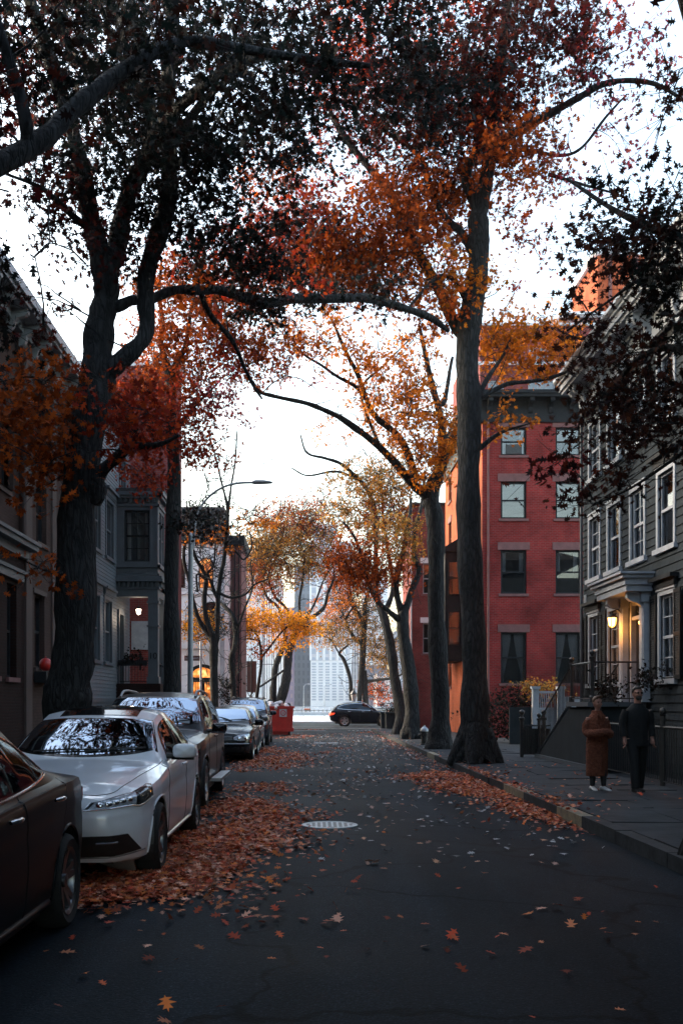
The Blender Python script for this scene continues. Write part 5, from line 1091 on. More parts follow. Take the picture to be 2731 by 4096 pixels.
def block(t, a, c, D):
    n, mrow = 6, 14; W = (c.x - a.x) / n; top = P(0, 1520, D).z; H = (top - 3) / mrow
    for i in range(n):
        for j in range(mrow):
            q = MB(); z = 2.5 + j * H; q.box(a.x + (i + .2) * W, a.x + (i + .82) * W, D - .25, D - .05, z + H * .25, z + H * (.82 if j < mrow - 1 else .95)); q.build('window', win, t)
    q = MB(); q.box(a.x + .3, c.x - .3, D - .3, D - .05, top + .6, a.z - 2); q.build('glass_wall', facade('office_facade', (.62, .60, .62), (.42, .46, .54), 3.1, 4.2, .62, .62), t)
    for k in range(n + 1): q = MB(); x = a.x + W * k; q.box(x - .5, x + .5, D - .8, D, top + .6, a.z); q.build('fin', wc, t)
tower('office_tower', 'white office tower with a grid of square windows seen past the street end', 713, 806, 1245, D, 30, wc, parts=block)
q_ = facade('blue_facade', (.10, .15, .21), (.07, .11, .16), 2.4, 4, .5, .6)
tower('dark_tower', 'dark blue glass tower just left of the white office tower', 676, 714, 1300, 520, 30, q_)
tower('purple_tower', 'dull purple tower with faint orange lights left of the dark blue tower', 640, 690, 1395, 560, 30, facade('purple_facade', (.20, .16, .26), (.30, .22, .26), 3, 4.5, .4, .5))
tower('striped_tower', 'white tower with thin vertical stripes behind the red brick houses on the left', 545, 600, 1270, 430, 30, facade('stripe_facade', (.16, .17, .19), (.13, .14, .16), 3, 4, .5, .8), parts=fins(22, wc, .28, .5))
tower('slab_tower', 'grey and white striped tower behind the leaning trunks on the left', 600, 648, 1330, 500, 30, facade('slab_facade', (.34, .38, .44), (.22, .26, .32), 3, 4, .5, .8), parts=fins(9, wc, .6, 1.2))
tower('ribbed_tower', 'dark tower with bright vertical ribs behind the trunks on the right', 836, 888, 1330, 540, 30, facade('ribbed_facade', (.16, .17, .22), (.26, .20, .22), 5, 4, .5, .5), parts=fins(11, wc, 1.0, 1.2, 22))
tower('stepped_block', 'low beige office block with dark window bands at the far right', 866, 920, 1548, 450, 30, facade('stepped_facade', (.58, .53, .52), (.14, .16, .2), 6, 3.4, .62, .5))
tower('grey_block', 'pale grey office tower between the white tower and the ribbed tower', 806, 836, 1400, 600, 30, facade('grey_facade', (.48, .46, .48), (.3, .32, .36), 3.4, 4, .6, .6), parts=fins(5, wc, .6, 1))
tower('tall_tower', 'tall hazy tower rising behind the white office tower', 722, 772, 1205, 640, 30, facade('tall_facade', (.6, .62, .66), (.4, .44, .5), 3.4, 4.4, .6, .6), parts=fins(7, wc, .8, 1))
tower('far_tower', 'hazy grey tower on the far right behind the trunks', 905, 960, 1450, 620, 30, facade('far_facade', (.45, .47, .52), (.3, .32, .37), 4, 4, .6, .6))
for i, (x0, x1, y) in enumerate(((700, 711, 1631), (664, 674, 1633), (850, 905, 1628))):
    a, c = P(x0, y, 200), P(x1, y, 200); t = thing('pier_shed', ('small white shed with an orange roof edge at the waterside', 'tiny grey waterside shed below the purple tower', 'long low pale pier building across the water')[i], 'shed', ((a.x + c.x) / 2, 200, 0)); q = MB(); q.box(a.x, c.x, 200, 206, 0, a.z); q.build('wall', M['white_stone'], t); q = MB(); q.box(a.x - .2, c.x + .2, 199.7, 206, a.z, a.z + .25); q.build('roof', M['brick_orange'] if i == 0 else M['steel'], t)
# ------------------------------------------------------------------ trees
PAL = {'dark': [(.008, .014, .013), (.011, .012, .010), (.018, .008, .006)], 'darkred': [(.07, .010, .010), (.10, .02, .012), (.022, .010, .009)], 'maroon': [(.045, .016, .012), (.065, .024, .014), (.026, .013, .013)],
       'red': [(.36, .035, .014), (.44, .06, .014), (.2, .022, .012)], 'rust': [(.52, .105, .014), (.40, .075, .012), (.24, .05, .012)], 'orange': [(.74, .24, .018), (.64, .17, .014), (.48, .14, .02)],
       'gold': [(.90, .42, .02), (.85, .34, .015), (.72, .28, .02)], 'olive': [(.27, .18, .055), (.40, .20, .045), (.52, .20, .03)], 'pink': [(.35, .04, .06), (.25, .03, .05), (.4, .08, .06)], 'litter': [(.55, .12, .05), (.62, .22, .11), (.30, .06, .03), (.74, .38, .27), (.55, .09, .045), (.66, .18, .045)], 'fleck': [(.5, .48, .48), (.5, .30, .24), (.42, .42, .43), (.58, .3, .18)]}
half_ = [(.05, .16), (.34, .24), (.12, .36), (.50, .60), (.13, .60), (.27, .90), (.06, .84)]
LOBED = np.array([(0, 0, 0)] + [(x, y, .10 * abs(x)) for x, y in half_] + [(0, 1.05, -.06)] + [(-x, y, .10 * abs(x)) for x, y in half_[::-1]]) - np.array((0, .5, 0))
KITE = np.array([(0, 0, 0), (.3, .5, .08), (0, 1, -.05), (-.3, .5, .08)]) - np.array((0, .5, 0))
STAR = np.array([(0, 0, 0), (.42, .3, .1), (.16, .5, .03), (.3, .9, .06), (0, .75, -.04), (-.3, .9, .06), (-.16, .5, .03), (-.42, .3, .1)]) - np.array((0, .5, 0))
def rot_mats(n, tilt=1.0, flat=None):
    yaw = nrg.uniform(0, 2 * np.pi, n)
    if flat is not None: th = np.abs(nrg.normal(0, flat, n))
    else: th = np.arccos(nrg.uniform(-1, 1, n)) * tilt
    ph = nrg.uniform(0, 2 * np.pi, n); cz, sz = np.cos(yaw), np.sin(yaw); o = np.zeros(n)
    Rz = np.stack([np.stack([cz, -sz, o], -1), np.stack([sz, cz, o], -1), np.stack([o, o, o + 1], -1)], -2)
    ax = np.stack([np.cos(ph), np.sin(ph), o], -1); c, s = np.cos(th), np.sin(th); x, y = ax[:, 0], ax[:, 1]
    Ra = np.stack([np.stack([c + x * x * (1 - c), x * y * (1 - c), y * s], -1), np.stack([x * y * (1 - c), c + y * y * (1 - c), -x * s], -1), np.stack([-y * s, x * s, c], -1)], -2)
    return Ra @ Rz
def leaf_mesh(name, pos, size, tint, tpl, parent, org, material, flat=None):
    n = len(pos); k = len(tpl); Rm = rot_mats(n, flat=flat)
    V = np.einsum('nij,kj->nki', Rm, tpl) * size[:, None, None] + (pos - np.array(org))[:, None, :]
    me = bpy.data.meshes.new(name); me.vertices.add(n * k); me.loops.add(n * k); me.polygons.add(n)
    me.vertices.foreach_set('co', V.reshape(-1).astype(np.float32)); me.loops.foreach_set('vertex_index', np.arange(n * k, dtype=np.int32))
    me.polygons.foreach_set('loop_start', np.arange(0, n * k, k, dtype=np.int32)); me.polygons.foreach_set('loop_total', np.full(n, k, dtype=np.int32))
    at = me.color_attributes.new('tint', 'FLOAT_COLOR', 'POINT'); C = np.ones((n, k, 4), np.float32); C[:, :, :3] = tint[:, None, :]; at.data.foreach_set('color', C.reshape(-1))
    me.materials.append(material); me.update(); me.validate()
    o = bpy.data.objects.new(name, me); col.objects.link(o)
    if parent: o.parent = parent
    return o
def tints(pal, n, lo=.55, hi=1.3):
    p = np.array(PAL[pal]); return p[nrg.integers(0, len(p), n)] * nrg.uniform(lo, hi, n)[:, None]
COV = {'dark': 2.1, 'darkred': 2.8, 'maroon': 2.0, 'olive': 2.6, 'gold': 2.8, 'red': 2.3, 'rust': 2.5, 'pink': 1.5, 'orange': 2.1}
def tree(name, label, limbs, blobs, bark='bark', group=None, lr=.32, tpl=None, sprigs=0, sprig_len=1.2, cat='tree', tw=1.0, seed=0):
    base = P(*limbs[0][0][:3]); base.z = .1 if not math.isnan(base.z) else 0
    t = thing(name, label, cat, base, 0, group); tb = MB(); nodes_ = []; rr = random.Random(seed)
    for li, l in enumerate(limbs):
        pts = [(*P(x, y, D), w / 2 / F * D) for x, y, D, w in l]; sp = spline(pts, 6); vs = []
        ph = [rr.uniform(0, 6) for _ in range(4)]
        for i, p in enumerate(sp):
            s = i / 6; r = max(p[3], .012); a = r * (.10 if li == 0 else .42) if i not in (0,) else 0
            vs.append(Vector((p[0] + a * math.sin(s * 2.1 + ph[0]), p[1] + a * math.sin(s * 1.7 + ph[1]), p[2])))
        rad = [max(p[3], .012) * (1 + .05 * math.sin(i * 1.3 + ph[2]) + .05 * math.sin(i * .53 + ph[3])) for i, p in enumerate(sp)]
        tb.tube(vs, rad, 14 if rad[0] > .12 else 8, jit=.05 if rad[0] > .1 else .03)
        nodes_ += [(v, r) for v, r in zip(vs, rad)]
        if li == 0 and rad[0] > .15:            # root flare
            for k in range(9):
                a = 2 * math.pi * k / 9 + rr.uniform(-.35, .35); d = Vector((math.cos(a), math.sin(a), 0)); q = rad[0] * rr.uniform(.7, 1.0) * rr.uniform(.75, 1.05)
                b0 = Vector((vs[0].x, vs[0].y, .1)); tb.tube([b0 + d * q * .35 + Vector((0, 0, q * 1.7)), b0 + d * q * .75 + Vector((0, 0, q * .7)), b0 + d * q * 1.05 + Vector((0, 0, q * .2)), b0 + d * q * 1.3 + Vector((0, 0, -.03))], [q * .44, q * .40, q * .3, q * .14], 7)
    tb.build('trunk', M[bark], t, smooth=1)
    NV = np.array([tuple(v) for v, r in nodes_ if v.z > 1.5]); PR = [None] * len(NV)
    twg = MB(); Lp, Ls, Lt = [], [], []
    cl = []
    for bl in blobs:
        if bl[0] == 'w': _, X, Y, Z, rx, ry, rz, n, s, pal = bl; c0, rad = np.array((X, Y, Z)), np.array((rx, ry, rz))
        else:
            cx, cy, rx, ry, D, dD, cov, s, pal = bl; c0 = np.array(P(cx, cy, D)); rad = np.array((rx / F * D, dD, ry / F * D)); n = COV.get(pal, 1.5) * cov * math.pi * rx * ry / (.22 * (s * F / D) ** 2)
        per = 34; nc = max(3, int(n / per))
        for _ in range(nc):
            d = nrg.normal(0, 1, 3); d /= np.linalg.norm(d); q = nrg.uniform(0, 1) ** .42; cl.append((c0 + rad * d * q, per, s, pal))
    if len(NV) == 0: NV = np.array([tuple(v) for v, r in nodes_])
    cl.sort(key=lambda c: np.min(np.linalg.norm(NV - c[0], axis=1)))
    org = np.array(base)
    for c, per, s, pal in cl:
        i = int(np.argmin(np.linalg.norm(NV - c, axis=1) + .25 * np.maximum(0, NV[:, 2] - c[2]))); a = NV[i]; dv = c - a; ln = np.linalg.norm(dv)
        k = max(3, min(7, int(ln / .35))); mid = a + dv * .5 + nrg.normal(0, .12 * ln, 3) + np.array((0, 0, .08 * ln)); pts = []
        for j in range(k + 1):
            u = j / k; pts.append((1 - u) ** 2 * a + 2 * u * (1 - u) * mid + u * u * c + (nrg.normal(0, .02 * ln, 3) if 0 < j < k else 0))
        r0 = min(.03, .006 + .008 * ln) * tw
        twg.tube(pts, np.linspace(r0, .004 * tw, k + 1), 4, cap=False); NV = np.vstack([NV, np.array(pts[1:])])
        R_ = lr * (s / .12) * (1.0 if tpl is not None else 1)
        nsub = 6; n = per
        for q_ in range(nsub):
            dd = nrg.normal(0, 1, 3) * np.array((1, 1, .65)); e = c + dd * R_ * .95 + np.array((0, 0, -.1 * R_)); m_ = (c + e) / 2 + nrg.normal(0, .04, 3); twg.tube([pts[-2], m_, e], [.0045 * tw, .0035 * tw, .002 * tw], 3, cap=False)
            kq = max(2, int(n / nsub * nrg.uniform(.5, 1.5))); u = nrg.uniform(.35, 1.1, kq)[:, None]
            Lp.append(m_ + (e - m_) * u + nrg.normal(0, .42 * s + .03, (kq, 3))); Ls.append(s * nrg.uniform(.5, 1.35, kq)); Lt.append(tints(pal, kq) * nrg.uniform(.7, 1.25))
    for _ in range(sprigs):       # bare winter twigs
        i = nrg.integers(0, len(NV)); a = NV[i]; d = nrg.normal(0, 1, 3); d[2] = abs(d[2]) * .8 + .2; d /= np.linalg.norm(d); L_ = sprig_len * nrg.uniform(.4, 1.2); pts = [a]
        for j in range(5): d = d + nrg.normal(0, .28, 3); d /= np.linalg.norm(d); pts.append(pts[-1] + d * L_ / 5)
        twg.tube(pts, np.linspace(.016, .005, 6) * tw, 4, cap=False); NV = np.vstack([NV, np.array(pts[1:])])
    if twg.v: twg.build('twigs', M[bark], t)
    if Lp: leaf_mesh('crown', np.vstack(Lp), np.concatenate(Ls), np.vstack(Lt), LOBED if tpl is None else tpl, t, org, M['leaf'])
    return t
RIGHT, LEFT = 'trees along the right kerb', 'trees along the left kerb'
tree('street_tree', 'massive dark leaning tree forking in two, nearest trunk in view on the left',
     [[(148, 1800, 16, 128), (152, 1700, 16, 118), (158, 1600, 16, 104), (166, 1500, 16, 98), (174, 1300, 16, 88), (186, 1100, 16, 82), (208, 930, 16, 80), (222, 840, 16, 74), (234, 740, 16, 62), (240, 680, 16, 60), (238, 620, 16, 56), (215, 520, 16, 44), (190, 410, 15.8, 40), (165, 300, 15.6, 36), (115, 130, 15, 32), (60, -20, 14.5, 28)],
      [(212, 900, 16, 60), (250, 860, 16, 46), (292, 825, 16, 40), (325, 770, 16, 37), (336, 690, 16, 38), (350, 600, 16, 42), (375, 480, 16, 40), (390, 350, 15.7, 38), (386, 200, 15.4, 36), (394, 80, 15, 32), (385, -60, 14.6, 28)],
      [(236, 640, 16, 50), (262, 560, 16.2, 44), (292, 470, 16.4, 40), (328, 380, 16.6, 36), (345, 290, 16.8, 32), (330, 120, 17, 24), (300, 0, 17, 20)],
      [(255, 708, 16, 26), (300, 688, 16.2, 25), (346, 688, 16.6, 23), (396, 668, 17, 22), (450, 666, 17.5, 22), (505, 664, 18, 21), (556, 684, 18.6, 22), (622, 698, 19.3, 23), (680, 684, 20, 23), (764, 684, 20.8, 22), (846, 686, 21.8, 20), (930, 708, 22.8, 17), (985, 728, 23.4, 16), (1030, 760, 23.8, 10)],
      [(216, 1150, 16, 40), (232, 1095, 16, 32), (262, 1055, 15.8, 26), (293, 1022, 15.6, 25), (322, 1026, 15.4, 20), (366, 1020, 15.2, 12), (410, 1000, 15, 6)],
      [(166, 1320, 16, 20), (110, 1312, 15.4, 7), (60, 1290, 15, 4)],
      [(460, 670, 17.6, 14), (490, 730, 18, 13), (530, 780, 18.4, 11), (560, 840, 19, 9), (585, 890, 19.5, 7), (600, 915, 19.8, 5)],
      [(380, 280, 15.5, 26), (450, 210, 14.5, 24), (530, 150, 13.6, 20), (640, 130, 13, 16), (760, 150, 12.6, 10)],
      [(390, 330, 15.7, 22), (440, 270, 15.5, 20), (490, 210, 15.2, 16), (560, 150, 15, 10)],
      [(215, 530, 16, 20), (150, 480, 15.5, 14), (90, 430, 15, 10), (20, 400, 14.6, 7)]],
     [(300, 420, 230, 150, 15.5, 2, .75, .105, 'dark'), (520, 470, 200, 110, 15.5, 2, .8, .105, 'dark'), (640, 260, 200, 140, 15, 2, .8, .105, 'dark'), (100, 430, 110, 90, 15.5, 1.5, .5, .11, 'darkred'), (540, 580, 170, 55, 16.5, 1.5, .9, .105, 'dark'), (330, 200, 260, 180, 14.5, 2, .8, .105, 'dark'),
      (250, 560, 110, 80, 15.5, 1.5, .35, .11, 'darkred'), (80, 930, 125, 100, 15.5, 1.2, 1.0, .13, 'rust'), (60, 1050, 110, 80, 15.2, 1.2, .8, .13, 'rust'), (300, 920, 90, 70, 15.2, 1.2, .7, .13, 'red'), (310, 1000, 110, 60, 15, 1, .6, .13, 'red'), (90, 700, 80, 60, 14.8, 1, .25, .11, 'darkred'), (600, 700, 120, 35, 18.5, .8, .6, .105, 'dark'), (100, 1300, 50, 30, 15, .4, .25, .13, 'rust'), ('w', -3, 13, 15.0, 4, 4, 1.6, 1400, .2, 'dark'), ('w', -6.5, 17, 15.2, 4, 4.5, 1.8, 3600, .2, 'dark'), ('w', -6.5, 24, 17.5, 4, 4, 2, 2600, .2, 'darkred'), ('w', -2, 20, 17.0, 4.5, 4, 2, 2800, .2, 'darkred'), (560, 600, 160, 50, 18.5, 1, .9, .13, 'red'), (760, 665, 170, 30, 20.6, .7, .7, .12, 'dark'), (420, 660, 120, 30, 17.2, .7, .5, .12, 'rust')], group=LEFT, seed=1, sprigs=110, sprig_len=1.6)  # overhead leaf masses added, mostly above view, to darken windscreens and street
tree('street_tree', 'tree whose thick dark bough arches in from the left over the top of the street',
     [[(-500, 2050, 7.6, 190), (-495, 1700, 7.6, 150), (-490, 1300, 7.6, 140), (-470, 900, 7.8, 130), (-420, 600, 8, 120), (-330, 480, 8.2, 90)],
      [(-420, 620, 8, 80), (-200, 500, 8.4, 60), (-40, 402, 8.8, 52), (60, 332, 9.2, 46), (130, 292, 9.5, 43), (196, 240, 9.8, 40), (262, 168, 10.1, 36), (340, 122, 10.4, 32), (440, 96, 10.8, 26), (560, 114, 11.2, 20), (700, 132, 11.6, 18), (850, 150, 12, 12)],
      [(60, 335, 9.2, 34), (40, 200, 9.1, 30), (0, 60, 9, 26), (-60, -80, 9, 22)], [(-470, 900, 7.8, 70), (-300, 200, 6.5, 55), (-100, -500, 4.5, 45), (300, -2500, 2.4, 60)]],
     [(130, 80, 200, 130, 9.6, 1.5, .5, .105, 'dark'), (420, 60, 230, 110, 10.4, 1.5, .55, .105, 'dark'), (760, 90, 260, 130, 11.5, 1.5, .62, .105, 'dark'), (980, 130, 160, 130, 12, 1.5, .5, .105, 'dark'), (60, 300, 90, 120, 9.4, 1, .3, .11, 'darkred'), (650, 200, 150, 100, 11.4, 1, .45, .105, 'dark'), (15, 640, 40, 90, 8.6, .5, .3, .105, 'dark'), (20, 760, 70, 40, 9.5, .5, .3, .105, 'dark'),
      ('w', -1.2, 4.5, 9.2, 4.2, 3.4, 1.6, 7000, .2, 'dark'), ('w', 0, 0, 9.0, 6, 4, 1.8, 9500, .22, 'dark'), ('w', -1, -7, 9.0, 6, 4.5, 2, 5000, .24, 'dark'), ('w', -2.4, 8, 8.8, 2.2, 2, 1, 700, .18, 'dark')], seed=2, sprigs=60, sprig_len=1.2)  # unseen crowns added over and behind the camera to shade the foreground
tree('street_tree', 'tree out of frame at right whose dark lobed leaves hang before the shingled house',
     [[(1650, 2000, 9.6, 150), (1650, 1600, 9.6, 120), (1655, 1200, 9.6, 110), (1660, 900, 9.6, 100), (1680, 500, 9.7, 80), (1640, 200, 9.8, 60), (1500, -300, 9, 45)],
      [(1660, 960, 9.6, 40), (1600, 830, 9.8, 26), (1520, 800, 10.2, 16), (1440, 850, 10.6, 10), (1380, 960, 11, 6)], [(1665, 700, 9.6, 36), (1580, 560, 10, 26), (1490, 520, 10.4, 17), (1390, 470, 10.8, 11), (1300, 410, 11.2, 7)],
      [(1600, 640, 9.9, 16), (1480, 640, 10.2, 10), (1400, 690, 10.5, 6), (1300, 760, 10.8, 4)], [(1620, 1000, 9.7, 14), (1540, 1060, 10, 9), (1450, 1120, 10.4, 5), (1360, 1160, 10.8, 3)], [(1660, 420, 9.7, 40), (1900, -400, 8, 40), (2000, -1500, 5, 45)]],
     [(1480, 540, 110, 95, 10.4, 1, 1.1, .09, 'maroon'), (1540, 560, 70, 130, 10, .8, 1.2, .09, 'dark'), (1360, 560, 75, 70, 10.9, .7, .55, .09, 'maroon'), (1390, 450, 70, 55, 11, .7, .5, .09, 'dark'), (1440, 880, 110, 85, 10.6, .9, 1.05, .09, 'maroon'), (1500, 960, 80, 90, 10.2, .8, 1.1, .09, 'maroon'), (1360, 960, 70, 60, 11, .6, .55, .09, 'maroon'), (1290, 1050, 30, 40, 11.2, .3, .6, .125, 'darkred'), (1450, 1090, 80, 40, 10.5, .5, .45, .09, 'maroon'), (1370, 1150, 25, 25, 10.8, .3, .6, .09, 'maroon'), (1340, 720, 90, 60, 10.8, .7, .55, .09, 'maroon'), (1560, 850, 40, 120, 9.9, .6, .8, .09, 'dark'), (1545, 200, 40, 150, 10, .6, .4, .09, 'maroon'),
      ('w', 3.6, 4, 9, 3, 3.5, 1.6, 5000, .2, 'dark'), ('w', 3, -4, 9.5, 4.5, 5, 2, 4500, .24, 'dark'), ('w', 3.4, 9, 10.2, 1.6, 1.6, 1.6, 500, .18, 'dark')], seed=3)  # last row: unseen leaf masses added to block sky from the near road
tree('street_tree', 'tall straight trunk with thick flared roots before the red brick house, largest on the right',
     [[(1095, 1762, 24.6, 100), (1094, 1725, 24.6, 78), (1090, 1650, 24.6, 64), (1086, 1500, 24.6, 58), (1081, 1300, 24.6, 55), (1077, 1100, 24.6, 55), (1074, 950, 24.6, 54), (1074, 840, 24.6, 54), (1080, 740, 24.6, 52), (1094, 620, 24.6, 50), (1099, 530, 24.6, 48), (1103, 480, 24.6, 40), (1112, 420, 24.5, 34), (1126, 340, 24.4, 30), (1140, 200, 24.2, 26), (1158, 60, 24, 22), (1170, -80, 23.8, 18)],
      [(1098, 500, 24.6, 34), (1080, 440, 24.6, 28), (1076, 390, 24.6, 24), (1098, 330, 24.7, 20), (1090, 220, 24.8, 16), (1060, 80, 25, 12)],
      [(1126, 350, 24.4, 22), (1160, 322, 24.2, 20), (1194, 298, 24, 20), (1259, 262, 23.6, 18), (1334, 222, 23.2, 16), (1384, 192, 23, 14), (1434, 184, 22.8, 12), (1509, 195, 22.4, 10), (1580, 235, 22, 8)],
      [(1090, 580, 24.6, 24), (1060, 540, 24.7, 17), (1029, 505, 24.8, 15), (999, 450, 25, 14), (969, 375, 25.2, 13), (930, 330, 25.4, 11), (884, 298, 25.6, 10), (814, 240, 26, 7)],
      [(1085, 790, 24.6, 36), (1050, 740, 24.8, 28), (1015, 690, 25, 24), (975, 610, 25.2, 22), (938, 530, 25.4, 20), (895, 445, 25.6, 18), (840, 380, 25.8, 16), (785, 300, 26, 13), (745, 230, 26.2, 10), (715, 190, 26.4, 7)],
      [(1096, 912, 24.6, 20), (1120, 902, 24.7, 12), (1167, 882, 25, 10), (1220, 876, 25.4, 9), (1270, 865, 25.8, 8), (1328, 843, 26.2, 5)], [(1100, 905, 24.6, 14), (1130, 855, 24.9, 10), (1155, 814, 25.2, 7), (1175, 770, 25.4, 5)], [(1098, 1030, 24.6, 14), (1125, 1010, 24.6, 10), (1160, 990, 24.7, 7), (1215, 972, 25, 4)],
      [(1130, 370, 24.4, 12), (1200, 345, 24, 9), (1284, 357, 23.6, 8), (1334, 338, 23.4, 7), (1390, 270, 23.2, 6), (1440, 215, 23, 4)], [(1260, 400, 23.8, 9), (1330, 420, 23.4, 7), (1400, 440, 23, 5)],
      [(1072, 700, 24.6, 18), (1040, 640, 24.2, 12), (1000, 640, 24, 9), (950, 690, 23.8, 7), (930, 720, 23.6, 5)]],
     [(900, 560, 190, 110, 25.5, 2.2, 1.0, .12, 'rust'), (1060, 640, 90, 60, 24.2, 1.5, .8, .12, 'orange'), (1000, 300, 200, 150, 25, 2.5, .8, .12, 'darkred'), (1190, 390, 120, 70, 24, 1.8, .9, .12, 'rust'), (1190, 790, 110, 80, 25.8, 1.5, .95, .12, 'orange'), (1260, 800, 70, 60, 26.2, 1.2, .8, .12, 'orange'), (960, 460, 150, 90, 25.5, 2, .8, .12, 'rust'), (1230, 130, 170, 130, 23.5, 2, .62, .12, 'darkred'), (1420, 140, 120, 90, 22.6, 1.5, .3, .12, 'pink'), (820, 650, 160, 45, 25.5, 1.5, 1.0, .12, 'rust'), (700, 540, 140, 80, 26, 1.8, .9, .12, 'red'), (760, 610, 150, 60, 26, 1.6, .9, .12, 'rust'), (1010, 120, 200, 110, 24.5, 2, .6, .12, 'dark'), (960, 220, 180, 110, 24.2, 2, .35, .12, 'dark'), (1120, 250, 120, 130, 24.3, 1.5, .5, .12, 'red'), (1200, 560, 70, 80, 24.4, 1.3, .22, .12, 'red'), (1300, 420, 90, 70, 23.6, 1.2, .25, .12, 'pink'), (1160, 970, 60, 30, 24.8, .6, .5, .12, 'orange'), (820, 200, 200, 120, 25.5, 2, .5, .12, 'red'), (650, 430, 120, 70, 26.4, 1.5, .5, .12, 'rust'), (620, 560, 130, 60, 26.4, 1.5, .8, .12, 'red'), (1010, 700, 70, 40, 24, 1, .8, .12, 'rust'), (720, 400, 110, 50, 26, 1.5, .25, .12, 'pink'), (1450, 300, 90, 60, 22.6, 1, .12, .12, 'pink'), ('w', 4, 17, 17.0, 5, 5, 2, 1800, .2, 'darkred'), ('w', 4, 27, 20.5, 5, 5, 2, 2600, .2, 'red')], group=RIGHT, sprigs=120, seed=4)  # last two leaf masses added high overhead to block sky light
tree('street_tree', 'second tree on the right kerb spreading long orange leaved limbs left across the street',
     [[(1010, 1730, 32, 72), (1010, 1690, 32, 52), (1009, 1600, 32, 43), (1004, 1450, 32, 40), (1002, 1300, 32, 38), (997, 1200, 32, 40), (990, 1140, 32, 40), (1004, 1095, 32, 30), (1014, 1060, 32, 25), (1017, 1010, 32, 22), (1010, 950, 32, 16), (990, 880, 32, 14), (977, 815, 32, 11), (964, 750, 32, 7)],
      [(992, 1160, 32, 34), (975, 1140, 32, 25), (955, 1120, 32, 21), (929, 1084, 31.8, 19), (876, 1033, 31.5, 16), (819, 986, 31.2, 15), (784, 960, 31, 13), (740, 940, 30.8, 11), (700, 925, 30.6, 10), (630, 910, 30.2, 9), (595, 898, 30, 8), (567, 855, 29.8, 7), (538, 785, 29.6, 6), (498, 740, 29.4, 5), (472, 680, 29.2, 4)],
      [(960, 1100, 32, 20), (940, 1050, 32, 17), (907, 998, 31.8, 15), (867, 960, 31.6, 13), (841, 915, 31.5, 12), (819, 860, 31.4, 10), (797, 811, 31.3, 9), (775, 763, 31.2, 7), (758, 730, 31, 5)], [(841, 917, 31.5, 9), (812, 886, 31.3, 8), (775, 864, 31, 7), (740, 840, 30.8, 6), (705, 820, 30.6, 5), (668, 789, 30.4, 4)], [(1016, 930, 32, 12), (1030, 868, 32.2, 9), (1040, 820, 32.3, 6)], [(876, 1033, 31.5, 9), (830, 900, 32, 6), (880, 840, 32, 4), (940, 780, 32, 3)]],
     [(935, 950, 110, 85, 31.5, 1.8, .75, .12, 'orange'), (985, 1060, 55, 60, 31.6, 1.2, 1.0, .12, 'orange'), (900, 880, 110, 70, 31.5, 1.6, .35, .12, 'orange'), (780, 800, 130, 70, 31, 1.5, .22, .12, 'orange'), (610, 800, 140, 70, 30, 1.5, .38, .12, 'rust'), (560, 730, 100, 60, 29.5, 1.5, .45, .12, 'rust'), (700, 760, 120, 50, 30.5, 1.3, .35, .12, 'orange'), (850, 840, 120, 60, 31.5, 1.3, .25, .12, 'orange'), (570, 850, 80, 50, 29.8, 1.2, .3, .12, 'rust'), (680, 860, 90, 40, 30.6, 1, .16, .12, 'pink'), (970, 790, 80, 60, 31.8, 1.2, .3, .12, 'orange'), (1020, 1010, 40, 70, 31.5, .8, .7, .12, 'orange')], group=RIGHT, sprigs=160, seed=5)
tree('street_tree', 'slim dark trunk behind the nearest left tree, its crown deep red',
     [[(393, 1720, 30, 50), (393, 1640, 30, 42), (394, 1500, 30, 36), (396, 1300, 30, 34), (398, 1150, 30, 31), (398, 1060, 30, 30), (394, 960, 30, 26), (390, 880, 30, 22), (382, 835, 30, 16), (370, 790, 30, 13), (372, 740, 30, 11), (366, 670, 30, 8), (372, 590, 30, 5)], [(392, 900, 30, 20), (402, 850, 30, 16), (412, 825, 30, 14), (425, 790, 30, 12), (436, 740, 30, 9), (444, 690, 30, 7), (470, 600, 30, 4)], [(397, 1000, 30, 12), (450, 930, 29.5, 7), (500, 880, 29, 4)]],
     [(300, 960, 80, 90, 29.5, 1.6, .85, .12, 'red'), (390, 830, 90, 120, 30, 1.8, .75, .12, 'rust'), (420, 960, 90, 100, 29.5, 1.6, .7, .12, 'red'), (470, 760, 120, 80, 29.5, 1.6, .6, .12, 'rust'), (510, 920, 70, 70, 29, 1.2, .45, .12, 'pink'), (500, 840, 80, 60, 29.4, 1.2, .4, .12, 'red'), (460, 1040, 70, 50, 29.4, 1.2, .4, .12, 'red'), (330, 1100, 60, 40, 29.6, 1, .7, .12, 'red'), (450, 1200, 70, 30, 29, 1, .7, .12, 'dark'), (420, 660, 120, 60, 29.5, 1.6, .8, .12, 'rust'), (560, 660, 100, 50, 29.2, 1.4, .5, .12, 'rust')], group=LEFT, sprigs=50, seed=6)
